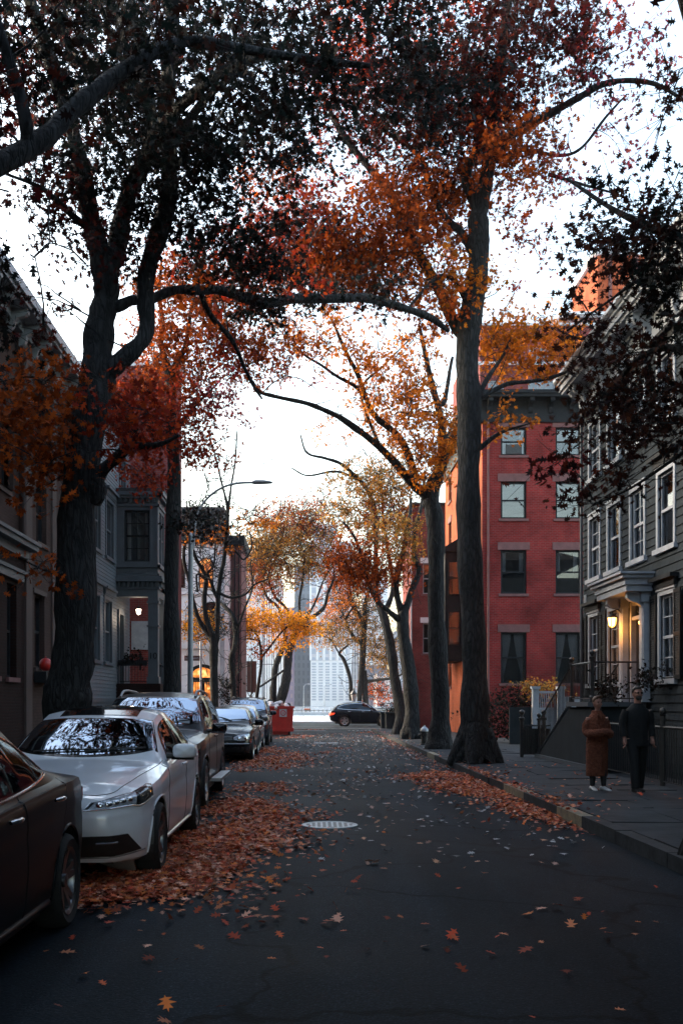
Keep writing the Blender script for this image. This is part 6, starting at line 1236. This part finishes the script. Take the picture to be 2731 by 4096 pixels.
tree('street_tree', 'bare many stemmed tree with twisting dark limbs beside the street light',
     [[(493, 1730, 43, 26), (493, 1607, 43, 19), (491, 1506, 43, 20), (489, 1470, 43, 19), (474, 1450, 43, 13), (457, 1424, 43, 11), (444, 1384, 43, 9), (436, 1341, 43, 8), (424, 1296, 43, 8), (422, 1262, 43, 7), (430, 1225, 43, 5), (428, 1150, 43, 3)], [(490, 1475, 43, 15), (476, 1418, 43, 12), (469, 1369, 43, 11), (470, 1323, 43, 10), (455, 1290, 43, 8), (444, 1265, 43, 7), (434, 1220, 43, 5)], [(491, 1480, 43, 14), (500, 1450, 43, 12), (502, 1378, 43, 11), (504, 1323, 43, 10), (515, 1287, 43, 9), (521, 1232, 43, 8), (521, 1170, 43, 7), (512, 1120, 43, 5), (498, 1060, 43, 4), (480, 1000, 43, 3)], [(500, 1375, 43, 9), (490, 1350, 43, 8), (480, 1329, 43, 6), (478, 1315, 43, 6), (491, 1300, 43, 5), (493, 1259, 43, 4), (498, 1225, 43, 3)], [(502, 1360, 43, 7), (530, 1373, 42.8, 6), (563, 1365, 42.6, 5), (585, 1343, 42.4, 4), (616, 1330, 42, 3)], [(521, 1230, 43, 6), (528, 1130, 43, 5), (540, 1060, 43, 4), (545, 990, 43, 3)], [(470, 1330, 43, 6), (452, 1320, 43, 5), (455, 1360, 43, 5)], [(520, 1250, 43, 6), (545, 1270, 43, 5), (560, 1285, 43, 4), (578, 1255, 43, 4), (574, 1220, 43, 3)]],
     [(470, 1190, 60, 35, 42.5, 1.2, .5, .12, 'dark'), (520, 1230, 40, 40, 42.5, 1, .2, .12, 'orange'), (590, 1190, 50, 40, 42, 1, .25, .12, 'orange'), (450, 1240, 40, 20, 42.5, 1, .4, .12, 'orange')], group=LEFT, sprigs=420, sprig_len=1.6, tw=1.1, seed=7)
tree('street_tree', 'snaking leafless trunk standing just right of the many stemmed tree',
     [[(537, 1720, 44, 16), (537, 1607, 44, 13), (534, 1552, 44, 12), (530, 1515, 44, 12), (540, 1479, 44, 12), (541, 1442, 44, 12), (534, 1415, 44, 11), (519, 1396, 44.2, 9), (506, 1384, 44.4, 7)], [(535, 1570, 44, 8), (519, 1580, 44, 6), (502, 1560, 44, 4)], [(541, 1450, 44, 7), (560, 1400, 44, 5), (580, 1350, 44, 4), (575, 1290, 44, 3)]], [], group=LEFT, sprigs=110, sprig_len=1.3, seed=8)
tree('street_tree', 'tree with a forked leaning trunk on the right, next beyond the fire hydrant',
     [[(942, 1700, 41, 52), (944, 1680, 41, 42), (945, 1639, 41, 36), (938, 1539, 41, 32), (927, 1450, 41, 29), (924, 1415, 41, 24), (936, 1385, 41, 16), (948, 1350, 41, 15), (962, 1312, 41, 14), (950, 1277, 41, 12), (952, 1240, 41, 11), (956, 1205, 41, 10), (968, 1158, 41, 8), (975, 1090, 41, 5)], [(922, 1420, 41, 20), (912, 1370, 41, 15), (914, 1320, 41, 14), (921, 1277, 41, 13), (932, 1235, 41, 11), (939, 1205, 41, 9), (942, 1145, 41, 6)], [(920, 1425, 41, 16), (885, 1400, 40.8, 12), (862, 1375, 40.6, 10), (842, 1321, 40.4, 9), (825, 1265, 40.2, 8), (808, 1224, 40, 7), (788, 1198, 39.8, 5)]],
     [(860, 1300, 100, 70, 40.4, 1.6, .9, .12, 'rust'), (800, 1280, 60, 50, 40, 1.2, .6, .12, 'rust'), (930, 1250, 50, 60, 40.6, 1.2, .4, .12, 'olive'), (900, 1220, 60, 50, 40.4, 1.2, .5, .12, 'olive')], group=RIGHT, sprigs=130, seed=9)
tree('street_tree', 'farthest big trunk on the right kerb, its bare arm reaching left into the white sky',
     [[(922, 1695, 46.7, 44), (922, 1670, 46.7, 34), (919, 1633, 46.7, 27), (908, 1567, 46.7, 24), (900, 1501, 46.7, 22), (887, 1444, 46.7, 21), (877, 1403, 46.7, 19), (868, 1380, 46.7, 14), (862, 1340, 46.7, 12), (863, 1259, 46.7, 11), (862, 1180, 46.7, 11), (845, 1130, 46.5, 10), (823, 1101, 46.3, 9), (784, 1066, 46, 8), (745, 1052, 45.6, 6), (705, 1040, 45.2, 5), (690, 1000, 45, 3)], [(823, 1101, 46.3, 8), (793, 1088, 46, 6), (762, 1083, 45.8, 5), (705, 1092, 45.4, 4), (670, 1075, 45, 3)], [(880, 1410, 46.7, 14), (895, 1385, 46.7, 12), (900, 1340, 46.9, 9), (890, 1260, 47, 8), (880, 1180, 47, 6), (875, 1100, 47, 4)]],
     [(830, 1130, 90, 70, 46, 1.8, .42, .12, 'olive'), (900, 1110, 70, 90, 46.6, 1.6, .5, .12, 'olive'), (800, 1180, 60, 40, 45.8, 1.2, .4, .12, 'olive'), (880, 1200, 60, 60, 46.4, 1.4, .5, .12, 'rust'), (770, 1000, 60, 50, 45.6, 1.2, .1, .12, 'orange')], group=RIGHT, sprigs=260, sprig_len=1.8, seed=10)
tree('park_tree', 'dark forked tree with a double trunk in the park just beyond the red dumpster',
     [[(629, 1660, 78, 17), (628, 1607, 78, 15), (627, 1580, 78, 15), (632, 1534, 78, 14), (645, 1500, 78, 13), (655, 1470, 78, 10), (648, 1430, 78, 8), (640, 1396, 78, 7), (615, 1375, 78, 6), (600, 1340, 78, 4)], [(646, 1660, 78, 26), (647, 1607, 78, 22), (653, 1561, 78, 21), (664, 1515, 78, 19), (674, 1470, 78, 16), (684, 1445, 78, 12), (700, 1426, 78, 9), (722, 1415, 78, 9), (743, 1394, 78, 8), (753, 1365, 78, 7), (763, 1340, 78, 6), (766, 1310, 78, 4), (760, 1260, 78, 3)], [(676, 1462, 78, 10), (690, 1425, 78, 7), (688, 1380, 78, 6), (694, 1330, 78, 5), (700, 1270, 78, 4)], [(674, 1425, 78, 8), (655, 1395, 78, 7), (630, 1370, 78, 6), (618, 1320, 78, 5), (640, 1270, 78, 3)], [(684, 1440, 78, 7), (720, 1390, 78, 5), (745, 1330, 78, 4), (765, 1300, 78, 3)], [(651, 1540, 78, 5), (610, 1570, 77, 5), (580, 1590, 76, 4), (570, 1615, 76, 4)]],
     [(690, 1240, 110, 80, 78, 4, .55, .16, 'olive'), (640, 1290, 80, 70, 78, 4, .5, .16, 'olive'), (660, 1200, 80, 50, 78, 4, .4, .16, 'rust'), (730, 1300, 50, 50, 78, 3, .35, .16, 'olive'), (610, 1330, 60, 60, 77, 3, .45, .16, 'rust'), (600, 1250, 60, 60, 77, 3, .4, .16, 'olive'), (720, 1200, 70, 70, 78, 3, .4, .16, 'rust'), (580, 1290, 40, 80, 76, 3, .35, .16, 'olive')], group='trees in the park beyond the cross street', sprigs=360, sprig_len=2.6, tpl=KITE, lr=.42, tw=1.8, seed=11)
tree('park_tree', 'dark twin trunked tree directly behind the crossing black SUV',
     [[(826, 1650, 84, 20), (826, 1607, 84, 13), (830, 1540, 84, 14), (834, 1480, 84, 15), (838, 1420, 84, 12), (838, 1390, 84, 10), (848, 1350, 84, 7), (856, 1300, 84, 4)], [(840, 1650, 84, 18), (842, 1607, 84, 13), (836, 1540, 84, 11)], [(833, 1430, 84, 10), (815, 1400, 84, 9), (806, 1380, 84, 8), (800, 1340, 84, 6), (785, 1320, 84, 4), (768, 1350, 84, 3)], [(832, 1480, 84, 9), (812, 1465, 84, 8), (798, 1440, 84, 7), (796, 1420, 84, 6), (810, 1395, 84, 4)], [(845, 1565, 84, 8), (870, 1562, 83, 7), (900, 1558, 82, 6), (925, 1548, 81, 4)], [(806, 1610, 84, 9), (802, 1560, 84, 9), (790, 1515, 84, 8), (780, 1500, 84, 6), (800, 1480, 84, 4)], [(780, 1505, 84, 4), (760, 1470, 84, 3), (740, 1460, 84, 2)]],
     [(780, 1390, 60, 60, 84, 3, .5, .16, 'orange'), (770, 1450, 60, 40, 84, 3, .5, .16, 'olive'), (850, 1430, 50, 90, 84, 3, .35, .16, 'olive'), (880, 1500, 50, 60, 85, 3, .4, .16, 'olive'), (800, 1330, 60, 40, 84, 3, .4, .16, 'rust'), (870, 1590, 40, 30, 86, 2, .5, .16, 'rust')], group='trees in the park beyond the cross street', sprigs=420, sprig_len=2.6, tpl=KITE, lr=.42, tw=1.8, seed=12)
tree('golden_tree', 'low spreading tree with vivid golden leaves behind the bare trunks on the left',
     [[(585, 1680, 66, 10), (590, 1600, 66, 8), (600, 1520, 66, 7), (590, 1460, 66, 5), (550, 1430, 66, 3)], [(600, 1510, 66, 5), (660, 1440, 66, 4), (710, 1440, 66, 3)], [(590, 1470, 66, 4), (520, 1460, 65, 3), (450, 1440, 63, 2)]],
     [(600, 1425, 110, 28, 66, 2, 1.0, .16, 'gold'), (690, 1440, 50, 30, 67, 2, .9, .16, 'gold'), (535, 1440, 60, 45, 65, 2, .8, .16, 'gold'), (455, 1435, 50, 50, 53.5, .8, .55, .14, 'gold'), (660, 1480, 40, 22, 67, 2, .5, .16, 'gold'), (560, 1490, 60, 30, 65, 2, .3, .16, 'rust')], tpl=KITE, lr=.36, tw=1.3, sprigs=60, seed=13)
# trees further right / left behind, softening the building line
tree('garden_bush', 'small leafy bush spilling around the base of the second snaking trunk', [[(520, 1680, 52, 4), (520, 1640, 52, 4)]], [(520, 1590, 18, 40, 52, .7, .8, .12, 'dark')], tpl=STAR, cat='bush', seed=14)
tree('hedge', 'clipped dark green hedge in the front garden of the red brick house', [[(1180, 1700, 38.5, 8), (1180, 1640, 38.5, 6)]],
     [('w', 7.6, 38.6, 1.15, .9, .6, 1.15, 1500, .11, 'dark'), ('w', 8.6, 38.8, 1.2, .9, .6, 1.2, 1500, .11, 'dark'), ('w', 9.4, 38.9, 1.1, .7, .6, 1.1, 900, .11, 'olive'), ('w', 8.4, 38.4, 2.25, 1.2, .5, .2, 500, .1, 'olive'), ('w', 6.7, 38.5, .9, .5, .6, .9, 700, .11, 'dark')], tpl=STAR, cat='hedge', seed=15)
tree('planter_bush', 'dark bush growing in the square corner planter', [[(905, 1660, 57.4, 5), (905, 1640, 57.4, 4)]], [('w', P(905, 1640, 57.4).x, 57.4, 1.35, .55, .45, .35, 700, .1, 'dark')], tpl=STAR, cat='bush', seed=16)
tree('porch_bush', 'leafy plant on the railing of the clapboard house porch', [[(322, 1540, 36.1, 4), (322, 1500, 36.1, 3)]], [('w', -6.35, 36.05, 3.25, .42, .12, .12, 260, .09, 'dark')], tpl=STAR, cat='plant', seed=17)
tree('stoop_plant', 'dark potted plants along the railing beside the lit front door', [[(1400, 1600, 22.2, 4), (1400, 1560, 22.2, 4)]], [('w', 6.75, 22.05, 1.95, .4, .12, .3, 260, .08, 'dark'), ('w', 7.0, 20.6, 2.0, .25, .6, .25, 300, .08, 'dark')], tpl=STAR, cat='plant', seed=18)
# ------------------------------------------------------------------ leaves on the ground
def litter(name, label, areas, seedsize=.072, kind='stuff', flat=.42, cat='leaves', pal='litter'):
    Pp, Ss, Tt = [], [], []
    for poly, n in areas:
        po = np.array(poly); lo, hi = po.min(0) - .9, po.max(0) + .9; k = 0; out = []
        cs = nrg.uniform(lo, hi, (40, 2))
        while k < n:
            q = nrg.uniform(lo, hi, (n, 2)); ins = np.zeros(len(q), bool); j = len(po) - 1
            jit = q + nrg.normal(0, 1, q.shape) * (np.abs(nrg.normal(0, .26, len(q)))[:, None])
            for i in range(len(po)):
                a, b = po[i], po[j]; cnd = ((a[1] > jit[:, 1]) != (b[1] > jit[:, 1])) & (jit[:, 0] < (b[0] - a[0]) * (jit[:, 1] - a[1]) / (b[1] - a[1] + 1e-9) + a[0]); ins ^= cnd; j = i
            ins &= (np.sin(q[:, 0] * 2.3 + 1.7 * np.sin(q[:, 1] * 1.1)) + np.sin(q[:, 1] * 1.9 + 2 * np.sin(q[:, 0] * 1.6)) + nrg.normal(0, 1.0, len(q))) > -.55
            ins &= np.hypot(q[:, 0] - .25, q[:, 1] - 12.75) > .42
            out.append(q[ins]); k += ins.sum()
        q = np.vstack(out)[:n]; z = np.where(np.abs(q[:, 0]) < 3.5, .04 - .0045 * q[:, 0] ** 2, .14) + nrg.uniform(.004, .035, n)
        Pp.append(np.c_[q, z]); Ss.append(seedsize * nrg.uniform(.45, 1.4, n)); Tt.append(tints(pal, n, .3, 1.35))
    p = np.vstack(Pp); o = leaf_mesh(name, p, np.concatenate(Ss), np.vstack(Tt), LOBED, None, (0, 0, 0), M['leaf_dry'], flat); tag(o, label, cat, kind=kind); return o
litter('fallen_leaves', 'drifts of brown and rust fallen leaves along both gutters', [
    ([(-3.2, 8.2), (-1.8, 7.75), (-.95, 7.95), (-.8, 8.8), (-.5, 9.6), (-.45, 10.8), (-.4, 12.7), (-.5, 14.2), (-.75, 15.5), (-1.3, 15.8), (-1.7, 12), (-1.9, 9)], 11500),
    ([(-1.2, 8.2), (.1, 8.8), (.3, 16), (-.6, 16)], 420), ([(-1.45, 15.6), (-.7, 15.5), (-.3, 17), (-.5, 19.5), (-1.4, 19.6)], 900), ([(-1.7, 22.5), (-.6, 23), (.1, 27), (-.2, 29.5), (-1.1, 33), (-1.5, 36), (-1.8, 30)], 4200), ([(.2, 30.5), (.7, 30.8), (.6, 32), (.3, 31.8)], 120), ([(-1.5, 43), (-.2, 43.5), (.2, 47), (-.8, 48)], 300), ([(.7, 33.5), (1.4, 33.8), (1.0, 35)], 90),
    ([(2.0, 21.8), (2.9, 23.2), (3.5, 22.5), (3.5, 12.6), (3.35, 12.2), (2.9, 15), (2.4, 18.5)], 6000), ([(-3.4, 27), (-3.3, 47), (-1.9, 47), (-1.9, 27)], 700), ([(3.4, 23), (3.5, 50), (3.2, 50), (3.1, 24)], 500), ([(-.7, 57), (1, 57), (1, 58.5), (-.7, 58.5)], 150), ([(2.4, 52), (3.4, 52), (3.6, 56), (2.8, 56)], 160), ([(3.8, 14), (6, 14), (6, 26), (3.8, 26)], 110)])
litter('scattered_leaves', 'small pale curled leaves scattered over the middle and far asphalt', [([(-.3, 9.5), (3.2, 9.5), (3.4, 16), (-.3, 16)], 200), ([(-.4, 16), (3.4, 16), (3.4, 50), (-1.2, 50)], 2300)], .08, flat=.4, pal='fleck')
litter('near_leaves', 'few brown lobed leaves lying on the dark asphalt nearest the camera', [([(-1.4, 4.2), (1.6, 4.2), (2.6, 9), (-.8, 9)], 85), ([(-1.6, 6.4), (-.6, 6.0), (-.2, 8.6), (-1.4, 8.2)], 70)], .085, flat=.4, pal='litter')
# ------------------------------------------------------------------ people
SKIN = mat('skin', (.30, .15, .11), .55, noise=9, c2=(.25, .12, .09)); HAIR = mat('hair', (.10, .045, .02), .5, noise=30, c2=(.05, .022, .01)); HAIR2 = mat('hair_dark', (.012, .010, .009), .5, noise=30, c2=(.02, .016, .014))
COAT = mat('teddy_coat', (.20, .06, .028), .95, noise=26, c2=(.10, .028, .014), bump=(70, 1, .03)); SHOE = mat('trainers', (.6, .6, .6), .6, noise=14, c2=(.4, .4, .4)); DARKCLOTH = mat('dark_cloth', (.006, .008, .010), .9, noise=8, c2=(.003, .004, .005), bump=(40, .4, .01)); TIGHTS = mat('tights', (.012, .012, .014), .8, noise=20, c2=(.018, .018, .02))
def loft(mb, rings, n=20, m=0, cap=True):
    vs = []
    for c, rx, ry in rings:
        for k in range(n): a = 2 * math.pi * k / n; vs.append((c[0] + rx * math.cos(a), c[1] + ry * math.sin(a), c[2]))
    fs = [(i * n + k, i * n + (k + 1) % n, (i + 1) * n + (k + 1) % n, (i + 1) * n + k) for i in range(len(rings) - 1) for k in range(n)]
    if cap: fs += [tuple(range(n)), tuple((len(rings) - 1) * n + k for k in range(n))]
    mb.add(vs, fs, m)
def head(mb, hx, hz, s, beard=False):        # faces -Y
    e = mb.ell; e((hx, 0, hz), (.074 * s, .092 * s, .112 * s), 18); e((hx, -.022 * s, hz - .055 * s), (.056 * s, .066 * s, .066 * s), 14)
    e((hx, -.096 * s, hz - .012 * s), (.012 * s, .018 * s, .028 * s), 8); e((hx, -.103 * s, hz - .03 * s), (.017 * s, .016 * s, .012 * s), 8)
    e((hx, -.083 * s, hz - .064 * s), (.026 * s, .012 * s, .008 * s), 8); e((hx, -.084 * s, hz - .074 * s), (.022 * s, .012 * s, .008 * s), 8); e((hx, -.082 * s, hz + .03 * s), (.05 * s, .014 * s, .01 * s), 8)
    for q in (1, -1): e((hx + q * .076 * s, .005 * s, hz - .012 * s), (.009 * s, .02 * s, .032 * s), 8); e((hx + q * .04 * s, -.07 * s, hz - .03 * s), (.022 * s, .022 * s, .02 * s), 8)
def hand(mb, wrist, d, up, s=1):
    wrist, d, up = Vector(wrist), Vector(d).normalized(), Vector(up).normalized(); sd = d.cross(up).normalized()
    mb.tube([wrist, wrist + d * .045 * s, wrist + d * .09 * s], [.026 * s, .036 * s, .034 * s], 10)
    for k, (o, l) in enumerate(((-.027, .062), (-.009, .074), (.009, .07), (.027, .055))):
        b0 = wrist + d * .085 * s + sd * o * s; mb.tube([b0, b0 + d * l * .45 * s - up * .006 * s, b0 + d * l * .8 * s - up * .022 * s, b0 + d * l * s - up * .042 * s], [.0095 * s, .009 * s, .0085 * s, .007 * s], 7)
    b0 = wrist + d * .03 * s - sd * .03 * s; mb.tube([b0, b0 + d * .03 * s - sd * .02 * s, b0 + d * .06 * s - sd * .024 * s - up * .01 * s], [.013 * s, .011 * s, .009 * s], 7)
def body_obj(mb, t, m, vox=.009):
    o = mb.build('body', m, t, smooth=3, local=True); md = o.modifiers.new('fuse', 'REMESH'); md.mode = 'VOXEL'; md.voxel_size = vox; md.use_smooth_shade = True; sm = o.modifiers.new('soften', 'SMOOTH'); sm.factor = .5; sm.iterations = 4; return o
def shoe(mb, x, y, s=1, toe=-1, lift=0, yaw=0):
    M_ = Matrix.Rotation(yaw, 3, 'Z')
    vs = []
    prof = [(.10, .034, .075), (.06, .04, .09), (.0, .042, .085), (-.07, .046, .058), (-.13, .046, .042), (-.17, .032, .03), (-.185, .01, .02)]
    for yy, hw, h in prof:
        for k in range(12):
            a = 2 * math.pi * k / 12; v = M_ @ Vector((hw * math.cos(a), yy, max(-h * .0, h * .5 + h * .5 * math.sin(a)))); vs.append((x + v.x, y + v.y, v.z + .0 + lift))
    fs = [(i * 12 + k, i * 12 + (k + 1) % 12, (i + 1) * 12 + (k + 1) % 12, (i + 1) * 12 + k) for i in range(6) for k in range(12)] + [tuple(range(12)), tuple(range(72, 84))]; mb.add(vs, fs)
# woman, arms folded, in a long fuzzy coat
K = .925
w = thing('person', 'person in a long fuzzy rust coat with folded arms and white trainers', 'person', (4.83, 16.75, .125), R(14)); w.scale = (K, K, K)
b = MB(); H = 1.50
loft(b, [((0, .01, .86), .15, .12), ((0, .01, 1.0), .13, .10), ((0, .01, 1.15), .15, .11), ((0, .01, 1.3), .16, .105), ((0, .01, 1.37), .10, .08), ((0, .01, 1.41), .055, .055), ((0, 0, 1.47), .048, .05), ((0, -.01, 1.53), .05, .055)])
for q, yo, kn in ((-1, .0, 0), (1, -.10, 0)):
    b.tube([(q * .08, .01, .9), (q * .085, -.01 + yo * .4, .5), (q * .085, .02 + yo * .8, .28), (q * .085, .03 + yo, .08)], [.095, .06, .055, .036], 12)
    b.tube([(q * .17, .01, 1.33), (q * .22, .03, 1.12), (q * .20, -.08, 1.02), (q * .05, -.19, 1.06)], [.05, .045, .042, .032], 10)
hand(b, (-.03, -.185, 1.055), (-1, .25, .05), (0, -1, .1), .95); hand(b, (.03, -.19, 1.07), (1, .3, .0), (0, -1, .2), .95)
head(b, 0.0, 1.60, 1.0); body_obj(b, w, SKIN)
c = MB(); N = 26
rg = [((0, .02, .27), .20, .15), ((0, .02, .5), .205, .155), ((0, .015, .75), .205, .16), ((0, .01, .95), .195, .155), ((0, .01, 1.1), .195, .15), ((0, .01, 1.22), .19, .14), ((0, .01, 1.30), .185, .12), ((0, .015, 1.36), .14, .105), ((0, .015, 1.41), .095, .09), ((0, .03, 1.45), .092, .085), ((0, .03, 1.455), .075, .07)]
loft(c, [((x, y, z), a * (1 + .02 * math.sin(z * 23)), d * (1 + .03 * math.cos(z * 17))) for (x, y, z), a, d in rg], N)
c.box(-.015, .0, -.162, -.14, .38, 1.2)
for q in (-1, 1):
    c.tube(spline([(q * .16, .02, 1.28), (q * .205, .03, 1.2), (q * .215, .02, 1.08), (q * .19, -.09, 1.03), (q * .08, -.195, 1.055), (q * -.04, -.21, 1.075)], 4), [.06, .062, .064, .066, .068, .069, .07, .07, .072, .072, .072, .072, .078, .076, .074, .072, .07, .068, .066, .064, .06][:21], 12)
    c.prism([(q * .02, 1.38), (q * .08, 1.38), (q * .08, 1.28), (q * .03, 1.18)], lambda a, z, t: (a, -.115 - t, z), 0, .03)
o = c.build('coat', COAT, w, smooth=3, local=True); md = o.modifiers.new('fuse', 'REMESH'); md.mode = 'VOXEL'; md.voxel_size = .012; md.use_smooth_shade = True
tx = bpy.data.textures.new('fuzz', 'CLOUDS'); tx.noise_scale = .03; dm = o.modifiers.new('fuzz', 'DISPLACE'); dm.texture = tx; dm.strength = .022; dm.mid_level = .4
l = MB()
for q, yo in ((-1, .0), (1, -.10)): l.tube([(q * .085, -.0 + yo * .4, .5), (q * .085, .02 + yo * .8, .28), (q * .085, .03 + yo, .09)], [.066, .06, .042], 12)
l.build('tights', TIGHTS, w, smooth=1, local=True)
for q, yo in ((-1, .02), (1, -.09)): s = MB(); shoe(s, q * .085, yo + .0, yaw=q * .15); s.build('shoe', SHOE, w, smooth=.9, local=True)
h = MB(); h.ell((0, .018, 1.625), (.083, .095, .105), 16); h.ell((0, .09, 1.66), (.045, .045, .045), 10); h.tube([(-.055, -.06, 1.70), (0, -.075, 1.712), (.055, -.06, 1.70)], .02, 8)
hm = h.build('hair', HAIR, w, smooth=3, local=True)
for v in hm.data.vertices:
    if v.co.y < -.03 and v.co.z < 1.665: v.co.y += .05
e = MB()
for q in (-1, 1): e.ell((q * .033, -.082, 1.608), (.014, .008, .008), 8)
e.build('eyes', M['black_gloss'], w, smooth=3, local=True)
# man in dark clothes beside her
m_ = thing('person', 'bearded person in dark clothes and glasses walking beside the rust coat', 'person', (5.42, 16.5, .125), R(6)); m_.scale = (.96, .96, .96)
b = MB()
loft(b, [((0, .01, .88), .16, .12), ((0, .01, 1.05), .15, .11), ((0, .01, 1.25), .18, .12), ((0, .01, 1.4), .19, .115), ((0, .01, 1.47), .11, .085), ((0, .0, 1.52), .06, .06), ((0, -.01, 1.62), .058, .06)])
for q, yo in ((-1, -.14), (1, .12)):
    b.tube([(q * .09, .01, .92), (q * .095, -.02 + yo * .5, .5), (q * .095, yo, .08)], [.10, .062, .04], 12)
    b.tube([(q * .21, .01, 1.41), (q * .26, .03, 1.15), (q * .25, -.04, .92)], [.055, .046, .032], 10); hand(b, (q * .25, -.045, .92), (0, -.25, -1), (-q, 0, 0), 1.08)
head(b, 0, 1.70, 1.04); body_obj(b, m_, SKIN)
c = MB(); loft(c, [((0, .01, .80), .19, .14), ((0, .01, 1.0), .18, .135), ((0, .01, 1.25), .205, .145), ((0, .01, 1.40), .215, .135), ((0, .01, 1.47), .14, .10), ((0, .005, 1.53), .085, .08)], 22)
for q in (-1, 1): c.tube([(q * .19, .01, 1.40), (q * .235, .02, 1.3), (q * .262, .03, 1.15), (q * .255, -.03, .95)], [.075, .07, .062, .05], 12)
c.build('jumper', DARKCLOTH, m_, smooth=1, local=True)
c = MB(); loft(c, [((0, .01, .78), .17, .13), ((0, .01, .92), .172, .132)], 20)
for q, yo in ((-1, -.14), (1, .12)): c.tube([(q * .09, .01, .90), (q * .095, -.02 + yo * .5, .5), (q * .095, yo + .01, .07)], [.112, .08, .07], 14)
c.build('trousers', DARKCLOTH, m_, smooth=1, local=True)
for q, yo in ((-1, -.14), (1, .12)): s = MB(); shoe(s, q * .095, yo); s.build('shoe', M['rubber'], m_, smooth=.9, local=True)
h = MB(); h.ell((0, .022, 1.735), (.088, .098, .10), 16); h.ell((0, -.035, 1.80), (.06, .06, .03), 10); hm = h.build('hair', HAIR2, m_, smooth=3, local=True)
for v in hm.data.vertices:
    if v.co.y < -.03 and v.co.z < 1.77: v.co.y += .05
h = MB(); h.ell((0, -.05, 1.625), (.055, .055, .05), 12); h.build('beard', HAIR2, m_, smooth=3, local=True)
g = MB()
for q in (-1, 1): g.lathe([(.02, -.003), (.02, .003)], (q * .034, -.104, 1.708), 'y', 16); g.tube([(q * .06, -.1, 1.712), (q * .085, .0, 1.715)], .003, 5)
g.tube([(-.01, -.106, 1.712), (.01, -.106, 1.712)], .003, 5); g.build('glasses', M['black_gloss'], m_, local=True)
# ------------------------------------------------------------------ light, sky, camera
w = bpy.data.worlds.new('World'); sc.world = w; w.use_nodes = True; nt = w.node_tree; bg = nt.nodes['Background']
sky = nt.nodes.new('ShaderNodeTexSky'); sky.sky_type = 'NISHITA'; sky.sun_disc = False
SUN_EL, SUN_AZ = R(24), R(-62)          # low veiled sun, ahead and to the left
sky.sun_elevation = SUN_EL; sky.sun_rotation = SUN_AZ; sky.air_density = 1.6; sky.dust_density = 4.0; sky.ozone_density = 2.0
hs = nt.nodes.new('ShaderNodeHueSaturation'); hs.inputs['Saturation'].default_value = .88; nt.links.new(sky.outputs[0], hs.inputs['Color'])
nt.links.new(hs.outputs[0], bg.inputs[0]); bg.inputs[1].default_value = .15
hz = MB(); hz.box(-700, 700, -45, 760, -1.2, 150); m = bpy.data.materials.new('haze'); m.use_nodes = True; n2 = m.node_tree; n2.nodes.clear()
vo = n2.nodes.new('ShaderNodeVolumePrincipled'); vo.inputs['Density'].default_value = .00014; vo.inputs['Color'].default_value = (.95, .95, .97, 1); vo.inputs['Anisotropy'].default_value = .2; oo = n2.nodes.new('ShaderNodeOutputMaterial'); n2.links.new(vo.outputs[0], oo.inputs['Volume'])
h = hz.build('haze', m); h['kind'] = 'stuff'; sc.cycles.volume_bounces = 0
l = bpy.data.lights.new('sun', 'SUN'); l.energy = .7; l.angle = R(14); l.color = (1, .90, .80); so = bpy.data.objects.new('sun', l); col.objects.link(so)
d = Vector((math.sin(SUN_AZ) * math.cos(SUN_EL), math.cos(SUN_AZ) * math.cos(SUN_EL), math.sin(SUN_EL))); so.rotation_euler = d.to_track_quat('Z', 'Y').to_euler(); so.location = d * 60
cd = bpy.data.cameras.new('camera'); cam = bpy.data.objects.new('camera', cd); col.objects.link(cam); sc.camera = cam
cam.location = (0, 0, CAM_H); cam.rotation_euler = (R(90), 0, 0); cd.sensor_fit = 'HORIZONTAL'; cd.sensor_width = 24; cd.lens = 24 * F / 1568
cd.shift_x = (784 - CX) / 1568; cd.shift_y = (CY - 1176) / 1568; cd.clip_end = 6000; cd.clip_start = .1
sc.view_settings.view_transform = 'Standard'; sc.view_settings.look = 'None'; sc.view_settings.exposure = 2.2; sc.view_settings.gamma = 1
sc.cycles.max_bounces = 6; sc.cycles.diffuse_bounces = 3; sc.cycles.glossy_bounces = 3; sc.cycles.transmission_bounces = 3; sc.cycles.transparent_max_bounces = 8
sc.cycles.use_denoising = True; sc.cycles.sample_clamp_indirect = 6; sc.cycles.caustics_reflective = False; sc.cycles.caustics_refractive = False
